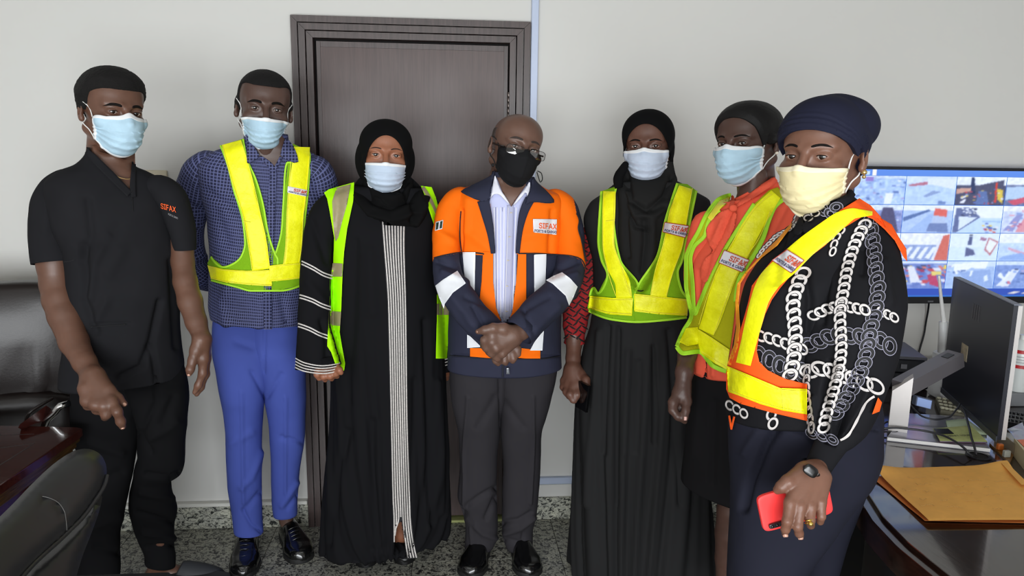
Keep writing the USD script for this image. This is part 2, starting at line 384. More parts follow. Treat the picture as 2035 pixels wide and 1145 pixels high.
# ---------------------------------------------------------------- the room
XL, XR, YB, YF, WY = -2.7, 3.2, -2.62, 3.1, 3.1
wall_m = mat('wall_paint', (214, 213, 209), rough=0.5, spec=0.25, bump=(26, 0.002, 0.08))
wall_plain = mat('wall_paint_room', (206, 202, 198), rough=0.6)
ceil_m = mat('ceiling_paint', (172, 172, 168), rough=0.8)
def granite(name, dark, mid, light, scale, rough):
    n = {'t': ('texture_coordinate', {}), 'm': ('mapping', {'scale': (1.0, 1.0, 1.6), 'rotation': (0.0, 0.35, 0.5)}),
         'n': ('noise_texture', {'scale': scale, 'detail': 5.0, 'roughness': 0.62, 'distortion': 1.1}),
         'n2': ('noise_texture', {'scale': scale * 0.35, 'detail': 3.0, 'distortion': 0.6}),
         'r': ('rgb_ramp', {'ramp': [(0.0, lin(dark)), (0.40, lin(dark)), (0.47, lin(mid)), (0.56, lin(light)), (0.66, lin(mid)), (1.0, lin(light))]}),
         'r2': ('rgb_ramp', {'ramp': [(0.3, (0.72, 0.72, 0.74)), (0.7, (1.12, 1.1, 1.04))]}),
         'x': ('mix_color', {'blend_type': 'multiply', 'fac': 1.0}),
         'p': ('principled_bsdf', {'roughness': rough, 'specular_ior_level': 0.5})}
    return usdkit.material(stage, '/World/Looks/' + name, n, [('t.object', 'm.vector'), ('m.vector', 'n.vector'), ('m.vector', 'n2.vector'), ('n.fac', 'r.fac'), ('n2.fac', 'r2.fac'), ('r.color', 'x.a'), ('r2.color', 'x.b'), ('x.result', 'p.base_color')], surface='p.BSDF')
floor_m = granite('granite_floor', (46, 46, 48), (122, 122, 116), (188, 188, 176), 60, 0.3)
base_m = granite('granite_baseboard', (48, 50, 50), (138, 140, 132), (208, 209, 196), 50, 0.22)
grout_m = mat('grout', (70, 68, 64), rough=0.9)

# door opening
DX0, DX1, DZ = -0.600, 0.3325, 2.13
def slab(x0, x1, y0, y1, z0, z1, bev=0.0): return box(((x0 + x1) / 2, (y0 + y1) / 2, (z0 + z1) / 2), (x1 - x0, y1 - y0, z1 - z0), bev)
ox0, ox1, oz = DX0 + 0.05, DX1 - 0.05, DZ - 0.05
struct('wall_back', join(slab(XL, ox0, WY, WY + 0.15, 0, CEIL), slab(ox1, XR, WY, WY + 0.15, 0, CEIL), slab(ox0, ox1, WY, WY + 0.15, oz, CEIL)), wall_m)
struct('wall_left', slab(XL - 0.1, XL, YB, WY + 0.15, 0, CEIL), wall_plain)
struct('wall_right', slab(XR, XR + 0.1, YB, WY + 0.15, 0, CEIL), wall_plain)
wx0, wx1, wz0, wz1 = -2.35, 1.75, 0.05, 1.88  # unseen window opening, its low wide shape chosen for the light it gives
struct('wall_front', join(slab(XL, wx0, YB - 0.1, YB, 0, CEIL), slab(wx1, XR, YB - 0.1, YB, 0, CEIL), slab(wx0, wx1, YB - 0.1, YB, 0, wz0), slab(wx0, wx1, YB - 0.1, YB, wz1, CEIL)), wall_plain)
struct('ceiling', slab(XL, XR, YB, WY, CEIL, CEIL + 0.08), ceil_m)
alu = mat('white_aluminium', (214, 218, 224), rough=0.35, metal=0.2)
struct('window_1', join(slab(wx0, wx1, YB - 0.08, YB - 0.02, wz0, wz0 + 0.05), slab(wx0, wx1, YB - 0.08, YB - 0.02, wz1 - 0.05, wz1), *[slab(x - 0.025, x + 0.025, YB - 0.08, YB - 0.02, wz0, wz1) for x in (wx0 + 0.025, (wx0 + wx1) / 2, wx1 - 0.025)]), alu)
for x, y in PANELS:
    struct('ceiling_trim', join(slab(x - 0.62, x + 0.62, y - 0.32, y - 0.28, CEIL - 0.03, CEIL), slab(x - 0.62, x + 0.62, y + 0.28, y + 0.32, CEIL - 0.03, CEIL), slab(x - 0.62, x - 0.58, y - 0.28, y + 0.28, CEIL - 0.03, CEIL), slab(x + 0.58, x + 0.62, y - 0.28, y + 0.28, CEIL - 0.03, CEIL)), alu, label='white frame of a ceiling light panel')

# floor: granite tiles with recessed joints
fl = struct('floor', slab(XL, XR, YB, WY, -0.06, -0.003), grout_m)
TS, tx0, ty0 = 0.6, 0.462, 2.76
for i in range(-6, 6):
    for j in range(-4, 2):
        x0, x1, y0, y1 = tx0 + TS * i, tx0 + TS * (i + 1), ty0 + TS * j, min(ty0 + TS * (j + 1), WY)
        x0, x1 = max(x0, XL), min(x1, XR)
        if x1 - x0 > 0.02 and y0 < WY - 0.02: part(fl, 'tile', slab(x0 + 0.0012, x1 - 0.0012, y0 + 0.0012, y1 - 0.0012, -0.012, 0.0, 0.0008), floor_m, smooth=False)
part(fl, 'rear_tiling', slab(XL, XR, YB, ty0 - 4 * TS - 0.002, -0.012, 0.0), floor_m, smooth=False)

# granite baseboard in lengths, with a pale cap on the left stretch
BZ = 0.105
def baseboard(name, xs, z):
    b = struct(name, slab(xs[0], xs[-1], WY - 0.004, WY - 0.0005, 0, z), grout_m)
    for a, c in zip(xs[:-1], xs[1:]): part(b, 'granite_length', slab(a + 0.001, c - 0.001, WY - 0.022, WY - 0.004, 0.001, z, 0.0015), base_m, smooth=False)
    return b
cap_m = mat('pale_cap', (222, 221, 214), rough=0.5)
bl = baseboard('baseboard_left', [XL, -2.1, -1.5, -0.93, DX0 - 0.002], BZ)
part(bl, 'cap_strip', slab(XL, DX0 - 0.004, WY - 0.03, WY - 0.001, BZ, BZ + 0.016, 0.003), cap_m, smooth=False)
br = baseboard('baseboard_right', [DX1 + 0.03, 0.62, 1.2, 1.8, 2.4, XR], BZ)
part(br, 'cap_strip', slab(DX1 + 0.035, XR, WY - 0.014, WY - 0.001, BZ, BZ + 0.058, 0.002), wall_m, smooth=False)
rail_m = mat('blue_grey_aluminium', (186, 197, 220), rough=0.4, metal=0.1, spec=0.5)
struct('trim_1', slab(DX1 + 0.004, DX1 + 0.033, WY - 0.02, WY - 0.0005, BZ + 0.058, CEIL, 0.002), rail_m, label='blue-grey aluminium upright beside the door')
zr = W(1100, 950, WY - 0.02)[2]; zr0 = W(1100, 962.5, WY - 0.02)[2]
t2 = struct('trim_2', slab(DX1 + 0.034, XR, WY - 0.02, WY - 0.0005, zr0, zr, 0.002), rail_m, label='blue-grey aluminium rail low on the wall panel')
part(t2, 'lower_lip', slab(DX1 + 0.034, XR, WY - 0.012, WY - 0.0005, zr0 - 0.012, zr0 - 0.001, 0.002), mat('grey_aluminium', (160, 170, 178), rough=0.45, metal=0.2), smooth=False)

# door
def wood(name, a, b, rough, spec=0.5, coat=0.0, stretch=(30, 30, 1.6), scale=3.0, coat_rough=0.1):
    n = {'t': ('texture_coordinate', {}), 'm': ('mapping', {'scale': stretch}), 'n': ('noise_texture', {'scale': scale, 'detail': 6.0, 'roughness': 0.65, 'distortion': 0.4}),
         'r': ('rgb_ramp', {'ramp': [(0.3, lin(a)), (0.7, lin(b))]}), 'b': ('bump', {'distance': 0.0006, 'strength': 0.35}),
         'n2': ('noise_texture', {'scale': 2.2, 'detail': 2.0}), 'r2': ('map_range', {'from_min': 0.3, 'from_max': 0.7, 'to_min': max(0.02, rough - 0.08), 'to_max': rough + 0.1}),
         'p': ('principled_bsdf', {'specular_ior_level': spec, 'coat_weight': coat, 'coat_roughness': coat_rough})}
    return usdkit.material(stage, '/World/Looks/' + name, n, [('t.object', 'm.vector'), ('m.vector', 'n.vector'), ('n.fac', 'r.fac'), ('r.color', 'p.base_color'), ('n.fac', 'b.height'), ('b.normal', 'p.normal'), ('t.object', 'n2.vector'), ('n2.fac', 'r2.value'), ('r2.result', 'p.roughness')], surface='p.BSDF')
door_m = wood('stained_door', (66, 48, 46), (82, 63, 60), 0.42, 0.7)
frame_m = wood('stained_frame', (52, 40, 39), (82, 68, 66), 0.36, 0.7)
dark_gap = mat('dark_gap', (14, 11, 11), rough=0.8)
d1 = struct('door_1', join(slab(ox0, ox1, WY + 0.04, WY + 0.06, 0.0, oz)), dark_gap)
bw, gp = 0.0245, 0.0035
for k, out in enumerate((0.030, 0.026, 0.020)):
    o = k * (bw + gp); a, b, t = DX0 + o, DX1 - o, DZ - o
    def mitre(p, d, q):   # a board whose outline p lies in the wall plane
        p = np.array(p); v = np.vstack([np.column_stack([p[:, 0], np.full(4, WY - out), p[:, 1]]), np.column_stack([p[:, 0], np.full(4, WY + 0.03), p[:, 1]])])
        return trimesh.convex.convex_hull(v)
    g = 0.0006
    part(d1, 'frame_board', mitre([(a, 0), (a + bw, 0), (a + bw, t - bw - g), (a, t - g)], 0, 0), frame_m, smooth=False)
    part(d1, 'frame_board', mitre([(b, 0), (b - bw, 0), (b - bw, t - bw - g), (b, t - g)], 0, 0), frame_m, smooth=False)
    part(d1, 'frame_board', mitre([(a + g, t), (b - g, t), (b - bw - g, t - bw), (a + bw + g, t - bw)], 0, 0), frame_m, smooth=False)
fi = 3 * bw + 2 * gp
px0, px1, pz = DX0 + fi + 0.010, DX1 - fi - 0.006, DZ - fi - 0.010
part(d1, 'door_panel', slab(px0, px1, WY + 0.0, WY + 0.035, 0.02, pz, 0.002), door_m, smooth=False)
for q in ((px0, px0 + 0.016, 0.02, pz), (px1 - 0.016, px1, 0.02, pz), (px0 + 0.016, px1 - 0.016, pz - 0.022, pz)):
    part(d1, 'edge_lipping', slab(q[0], q[1], WY - 0.0015, WY + 0.004, q[2], q[3], 0.0006), frame_m, smooth=False)
hx = px1 + 0.004; zt, zb = W(1022, 183, WY - 0.006)[2], W(1022, 236, WY - 0.006)[2]
steel = mat('worn_steel', (118, 108, 104), rough=0.35, metal=0.9)
for z0, z1 in ((zb, zt), (1.0, 1.11), (0.2, 0.31)):
    hz = np.linspace(z0, z1, 6)
    part(d1, 'hinge', join(*[tube([(hx, WY - 0.007, a + 0.001, 0.0058), (hx, WY - 0.007, b - 0.001, 0.0058)], 3, 12, world=True) for a, b in zip(hz[:-1], hz[1:])]), steel)
part(d1, 'threshold', slab(ox0 + 0.03, ox1 - 0.03, WY - 0.03, WY + 0.06, 0.0, 0.012, 0.003), mat('pale_green_marble', (176, 182, 118), rough=0.4, var=(14, 0.8, 1.05)), smooth=False)
# light switch behind the man in the black scrubs
c = W(311, 345, WY); sw = thing('light_switch', 'beige square light switch plate on the wall, half hidden by a black-clad shoulder', 'light switch', c)
part(sw, 'plate', box(c + [0, -0.005, -0.03], (0.086, 0.009, 0.086), 0.003), mat('beige_plastic', (206, 196, 170), rough=0.4), smooth=False)
part(sw, 'rocker', box(c + [0, -0.011, -0.03], (0.03, 0.006, 0.05), 0.002), mat('ivory_plastic', (214, 206, 184), rough=0.35), smooth=False)
# ---------------------------------------------------------------- furniture and the things on it
def hexa(a, b):
    """A solid between two quads of four points each."""
    return trimesh.convex.convex_hull(np.vstack([a, b]))
def prism(P, z0, z1, bev=0.004):
    """An outline in the floor plane made into a plate with softened edges."""
    P = Polygon(P).buffer(0); layers = [(z0, -bev), (z0 + bev, 0), (z1 - bev, 0), (z1 - bev * 0.3, -bev * 0.3), (z1, -bev)]
    R = []
    L0 = P.buffer(-bev, join_style=2).exterior; n = max(60, int(P.length / 0.02)); s = np.linspace(0, 1, n, endpoint=False)
    base = np.array([P.exterior.interpolate(t, normalized=True).coords[0] for t in s])
    t = unit(np.roll(base, -1, 0) - np.roll(base, 1, 0)); nn = np.column_stack([t[:, 1], -t[:, 0]])
    if P.exterior.is_ccw is False: nn = -nn
    for z, o in layers: R.append(np.column_stack([base + nn * o, np.full(n, z)]))
    R = np.array(R); v = R.reshape(-1, 3); f = tri(grid_faces(len(layers), n, True))
    tv, tf = trimesh.creation.triangulate_polygon(Polygon(R[-1][:, :2]), engine='earcut')
    k = len(v); v = np.vstack([v, np.column_stack([tv, np.full(len(tv), z1)]), np.column_stack([tv, np.full(len(tv), z0)])])
    f = np.vstack([f, tf + k, tf[:, ::-1] + k + len(tv)])
    return outward(v, f)
def round_poly(P, r=0.03): return list(Polygon(P).buffer(-r).buffer(2 * r).buffer(-r).exterior.coords)[:-1]

table_m = wood('mahogany_gloss', (46, 19, 15), (70, 32, 26), 0.16, 0.5, 0.6, stretch=(3, 14, 14), scale=4.0, coat_rough=0.06)
table_edge_m = wood('mahogany_edge', (42, 26, 14), (84, 60, 30), 0.22, 0.6, 0.4, stretch=(3, 3, 60), scale=5.0)
desk_m = wood('dark_desk_gloss', (26, 15, 12), (44, 27, 20), 0.12, 0.5, 0.7, stretch=(14, 3, 14), scale=4.0, coat_rough=0.05)
desk_dark = mat('desk_front_black', (24, 24, 25), rough=0.45, var=(5, 0.8, 1.3))
line_m = mat('inlay_groove', (24, 10, 8), rough=0.5)
leather = mat('black_brown_leather', (26, 18, 17), rough=0.33, spec=0.42, bump=(120, 0.0006, 0.3))
leather2 = mat('charcoal_leather', (40, 40, 42), rough=0.42, spec=0.55, bump=(160, 0.0004, 0.3))
chrome = mat('chrome', (205, 205, 205), rough=0.12, metal=1.0)

# conference table on the left
t = thing('conference_table', 'glossy dark red-brown conference table with grooved edge and inlaid lines, left foreground', 'table', (-1.9, 1.9, 0))
_a, _b, _c = atz(168, 849, 0.75)[:2], atz(3, 963, 0.75)[:2], atz(3, 845, 0.75)[:2]
tp = [tuple(_a), tuple(_a + (_b - _a) * 2.6), (-2.6, 1.10), tuple(_a + (_c - _a) * 4.2)]
part(t, 'table_top', prism(round_poly(tp, 0.02), 0.722, 0.75, 0.004), table_m, smooth=35)
for k in range(3):
    o = 0.012 + 0.008 * k; q = Polygon(tp).buffer(-o, join_style=2)
    part(t, 'edge_moulding', prism(list(q.exterior.coords)[:-1], 0.722 - 0.017 * (k + 1), 0.7215 - 0.017 * k, 0.004), table_edge_m, smooth=35)
part(t, 'apron', prism(list(Polygon(tp).buffer(-0.12, join_style=2).exterior.coords)[:-1], 0.55, 0.671, 0.003), table_m, smooth=35)
part(t, 'pedestal', prism(list(Polygon(tp).buffer(-0.40, join_style=2).exterior.coords)[:-1], 0.0, 0.55, 0.004), table_m, smooth=35)
def groove(a, b, w=0.0022):
    A, B = atz(*a, 0.7503), atz(*b, 0.7503); d = unit(B - A); s = np.cross(d, [0, 0, 1.0]) * w
    return hexa([A - s, A + s, B + s, B - s], [x - [0, 0, 0.001] for x in (A - s, A + s, B + s, B - s)])
for a, b in (((-60, 899), (70, 880.5)), ((-60, 962), (70, 880.5)), ((-60, 868), (68, 862.5))):
    part(t, 'inlay_line', groove(a, b), line_m, smooth=False)

def cushion(C, ex, ey, ez, hx, hy, hz, p=4.0, n=44, bulge=0.0):
    """A padded block: a superellipsoid with flat faces; bulge swells its back face."""
    s, tt = np.meshgrid(np.linspace(-np.pi / 2, np.pi / 2, n), np.linspace(-np.pi, np.pi, 2 * n, endpoint=False), indexing='ij')
    e = lambda f, k: np.sign(f) * np.abs(f) ** (2 / k)
    x, y, z = e(np.cos(s), p) * e(np.cos(tt), p), e(np.cos(s), p) * e(np.sin(tt), p), e(np.sin(s), p)
    y = y * (1 + bulge * (1 - x ** 2) * (1 - z ** 2))
    v = np.asarray(C) + x.reshape(-1, 1) * hx * ex + y.reshape(-1, 1) * hy * ey + z.reshape(-1, 1) * hz * ez
    return outward(v, tri(grid_faces(n, 2 * n, True)))
# leather chair beyond the table: its padded front towards the camera
c = W(40, 720, 2.66); cx, cz = c[0] - 0.02, c[2]
ch = thing('leather_armchair', 'black-brown leather office chair with chrome arm, standing between the table and the wall', 'chair', (cx - 0.05, 2.62, 0))
a = 0.30; ex, ey, ez = rotz(a) @ [1, 0, 0], rotz(a) @ [0, 1, 0], np.array([0, 0, 1.0]); Rc = rotx(-0.10); 
Bc = np.array([cx - 0.11, 2.76, 0.84])
part(ch, 'backrest', cloth(cushion(Bc, ex, ey, ez, 0.285, 0.065, 0.30, 4.5, bulge=0.35), 0.003, (6, 6, 6), 3, [([(0, 690), (60, 735), (112, 752)], 5, -9), ([(0, 770), (50, 765), (108, 790)], 4, -12)]), leather)
part(ch, 'lumbar_cushion', cloth(cushion(Bc + [0.0, -0.05, -0.20], ex, ey, ez, 0.27, 0.07, 0.11, 3.2), 0.004, (8, 8, 8), 5), leather)
part(ch, 'piping', wire([W(50, 845, 2.5), W(58, 822, 2.5), W(80, 806, 2.52), W(106, 792, 2.55)], 0.006), leather)
part(ch, 'seat', cushion(Bc + [0.04, -0.24, -0.40], ex, ey, ez, 0.26, 0.22, 0.06, 4), leather)
arm0 = W(122, 806, 2.40); arm1 = W(92, 838, 2.40)
part(ch, 'armrest', join(wire([arm0 + [0.012, 0.02, 0.0], arm0, arm0 * 0.5 + arm1 * 0.5, arm1, arm1 + [-0.03, 0, -0.14]], 0.011, 12)), chrome)
part(ch, 'arm_pad', hexa([W(40, 843, 2.30), W(92, 806, 2.42), W(86, 836, 2.40), W(36, 850, 2.30)], [W(40, 843, 2.30) + [0, .03, -.02], W(92, 808, 2.42) + [0, .03, -.02], W(86, 838, 2.42) + [0, .03, -.02], W(36, 852, 2.32) + [0, .03, -.02]]), mat('red_brown_pad', (70, 30, 26), rough=0.35), smooth=False)
part(ch, 'gas_column', tube([(Bc[0] + 0.04, 2.54, 0.06, 0.028), (Bc[0] + 0.04, 2.54, 0.38, 0.028)], 4, 16, world=True), chrome)
for k in range(5):
    an = k * 2 * math.pi / 5 + 0.3; part(ch, 'base_leg', tube([(Bc[0] + 0.04, 2.54, 0.09, 0.022), (Bc[0] + 0.04 + 0.27 * math.cos(an), 2.54 + 0.27 * math.sin(an), 0.04, 0.016)], 4, 10, world=True), chrome)

# chair in the left foreground, seen from behind and above
ch = thing('foreground_chair', 'charcoal leather office chair with stitched piping, filling the lower left corner', 'chair', (-0.95, 1.25, 0))
ol = smooth_poly([(-90, 1160), (-40, 1065), (20, 1008), (60, 965), (100, 925), (140, 897), (172, 889), (200, 900), (213, 925), (212, 955), (196, 985), (160, 1035), (120, 1075), (80, 1110), (40, 1150), (10, 1200), (-90, 1240)], 2)
Ys = lambda p: 1.62 + (210 - p[:, 0]) * -0.0009 + (p[:, 1] - 890) * -0.0009
def leaf(ol, Yf, dist, th, s=9):
    p, f = cut(Polygon(ol), s); d = np.array([Polygon(ol).exterior.distance(Point(*q)) for q in p]); w = np.clip(d / dist, 0, 1); w = np.sqrt(1 - (1 - w) ** 2)
    Yv = Yf(p); front = np.array([W(q[0], q[1], y - th * ww) for q, y, ww in zip(p, Yv, w)]); back = np.array([W(q[0], q[1], y + th * 0.6 * ww) for q, y, ww in zip(p, Yv, w)])
    n = len(p); v = np.vstack([front, back]); e = np.vstack([f[:, [0, 1]], f[:, [1, 2]], f[:, [2, 0]]]); _, i, cnt = np.unique(np.sort(e, 1), axis=0, return_index=True, return_counts=True); b = e[i[cnt == 1]]
    return outward(v, np.vstack([f, f[:, ::-1] + n, np.stack([b[:, 1], b[:, 0], b[:, 0] + n], 1), np.stack([b[:, 1], b[:, 0] + n, b[:, 1] + n], 1)]))
back = leaf(ol, Ys, 34, 0.035)
back = cloth(back, 0.001, (5, 5, 5), 1, [([(85, 988), (118, 1000), (130, 1025), (133, 1058)], 2.2, -4)])
part(ch, 'backrest', back, leather2)
dm = Drape(back, blur=2)
part(ch, 'seam', join(dm.strip([(84, 987), (108, 994), (122, 1006), (130, 1024), (133, 1058)], 1.6, 0.001, 0.002)), mat('grey_stitching', (118, 118, 118), rough=0.8))
pip = [(213, 945), (206, 968), (190, 993), (160, 1033), (120, 1072), (80, 1108), (48, 1142), (20, 1185)]
part(ch, 'piping', wire([W(x, y, Ys(np.array([[x, y]]))[0] - 0.012) for x, y in pip], 0.0045), leather2)
part(ch, 'rear_panel', leaf(smooth_poly([(205, 975), (200, 1010), (182, 1060), (158, 1120), (140, 1200), (20, 1230), (40, 1150), (90, 1105), (130, 1070), (170, 1030)], 2), lambda p: Ys(p) + 0.06, 24, 0.03), leather2)
part(ch, 'seat', box((-0.98, 1.72, 0.43), (0.5, 0.5, 0.09), 0.03), leather2, smooth=False)
part(ch, 'gas_column', tube([(-0.98, 1.70, 0.05, 0.03), (-0.98, 1.70, 0.39, 0.03)], 4, 16, world=True), chrome)
for k in range(5):
    an = k * 2 * math.pi / 5; part(ch, 'base_leg', tube([(-0.98, 1.70, 0.09, 0.022), (-0.98 + 0.28 * math.cos(an), 1.70 + 0.28 * math.sin(an), 0.04, 0.016)], 4, 10, world=True), chrome)

# desk on the right
t = thing('office_desk', 'glossy dark brown desk with thick rounded edge, right foreground', 'desk', (1.9, 1.9, 0))
E1 = [atz(x, y, 0.75) for x, y in ((1717, 970), (1755, 1029), (1804, 1079), (1887, 1145))]
E1 = [e[:2] for e in E1]; d = unit(E1[-1] - E1[-2])
inner = [(1.30, 3.02), (1.30, 2.05)] + E1 + [tuple(E1[-1] + d * 0.35), (1.30, 0.80), (2.9, 0.80), (2.9, 3.02)]
part(t, 'desk_top', prism(inner, 0.715, 0.75, 0.003), desk_m, smooth=35)
outer = list(Polygon(inner).buffer(0.032, join_style=1).intersection(shapely.box(0, 0, 3, 3.02)).exterior.coords)[:-1]
part(t, 'edge_band', prism(outer, 0.672, 0.7405, 0.009), wood('desk_edge_wood', (22, 11, 8), (46, 24, 17), 0.18, 0.5, 0.4, stretch=(6, 6, 20)), smooth=35)
part(t, 'front_panel', prism(list(Polygon(inner).buffer(-0.015, join_style=2).exterior.coords)[:-1], 0.03, 0.67, 0.002), desk_dark, smooth=35)
part(t, 'plinth', prism(list(Polygon(inner).buffer(-0.05, join_style=2).exterior.coords)[:-1], 0.0, 0.03, 0.002), desk_dark, smooth=35)

# television on the wall
black_pl = mat('black_plastic', (16, 17, 22), rough=0.3)
emit_m = usdkit.material(stage, '/World/Looks/screen_pixels', {'a': ('attribute', {'attribute': 'tint'}), 'e': ('emission', {'strength': 0.68})}, [('a.color', 'e.color')], surface='e.emission')
YT = 3.02
x0, x1 = W(1690, 455, YT)[0], W(2088, 455, YT)[0]
zt, zb = W(1880, 332.5, YT)[2], W(1880, 603, YT)[2]
st, sb = W(1880, 338.5, YT)[2], W(1880, 590, YT)[2]
tv = thing('television', 'large black-framed television on the wall showing a grid of surveillance camera pictures', 'television', ((x0 + x1) / 2, YT, zb))
part(tv, 'housing', slab(x0 - 0.008, x1 + 0.008, YT + 0.008, WY - 0.005, zb + 0.03, zt - 0.03, 0.01), black_pl, smooth=False)
part(tv, 'bezel', join(slab(x0 - 0.012, x1 + 0.012, YT - 0.004, YT + 0.03, st, zt, 0.003), slab(x0 - 0.012, x1 + 0.012, YT - 0.004, YT + 0.03, zb, sb, 0.003), slab(x0 - 0.012, x0, YT - 0.004, YT + 0.03, sb, st, 0.003), slab(x1, x1 + 0.012, YT - 0.004, YT + 0.03, sb, st, 0.003)), black_pl, smooth=False)
def screen(name, ax0, ax1, az0, az1, nx, nz, paint, parent=tv, y=YT + 0.006):
    X, Z = np.meshgrid(np.linspace(ax0, ax1, nx), np.linspace(az0, az1, nz), indexing='ij'); v = np.column_stack([X.ravel(), np.full(X.size, y), Z.ravel()])
    u, w = np.meshgrid(np.linspace(0, 1, nx), np.linspace(1, 0, nz), indexing='ij'); col = paint(u.ravel(), w.ravel())
    return part(parent, name, (v, tri(grid_faces(nx, nz))[:, ::-1]), emit_m, smooth=False, color=col)
rg = np.random.default_rng(5)
NX, NZ = 73, 40
def painter(items, sky=(225, 238, 255), ground=(190, 214, 250), hz=0.3, noise=26, seed=0):
    def f(u, w):
        p = np.column_stack([u, w]); c = np.where((w < hz)[:, None], np.array(sky, float), np.array(ground, float))
        c = c + noise * 3.4 * (meshkit.fbm(np.column_stack([u * 18, w * 12, np.full(len(u), seed * 3.1)]), 3, seed) - 0.5)[:, None]
        for poly, col in items:
            k = shapely.contains_xy(Polygon(poly), u, w); c[k] = np.array(col, float) + 14 * (meshkit.noise(np.column_stack([u * 40, w * 25, 0 * u]), seed)[k] - 0.5)[:, None]
        n = int(round(len(u) / NZ)); c = ndimage.gaussian_filter(c.reshape(n, NZ, 3), (0.75, 0.75, 0)).reshape(-1, 3); c = (0.86 * c + 0.14 * np.array([236, 244, 255.0])) * np.array([0.95, 0.985, 1.04])
        return np.array(lin(np.clip(c, 0, 255)))
    return f
def rects(n, cols, seed, region=(0, 0.35, 1, 1), s=(0.03, 0.12), slant=0.3):
    r = np.random.default_rng(seed); out = []
    for _ in range(n):
        x, y = r.uniform(region[0], region[2]), r.uniform(region[1], region[3]); w, h = r.uniform(*s), r.uniform(s[0], s[1]) * 0.8; k = slant * h
        out.append(([(x, y), (x + w, y), (x + w + k, y + h), (x + k, y + h)], cols[r.integers(len(cols))]))
    return out
cont = [(205, 70, 80), (235, 235, 250), (90, 110, 190), (240, 205, 90), (170, 60, 90), (150, 170, 220), (60, 70, 110), (225, 120, 110)]
pale = [(255, 255, 255), (150, 175, 225), (95, 120, 180), (215, 228, 250), (180, 170, 215), (120, 140, 200)]
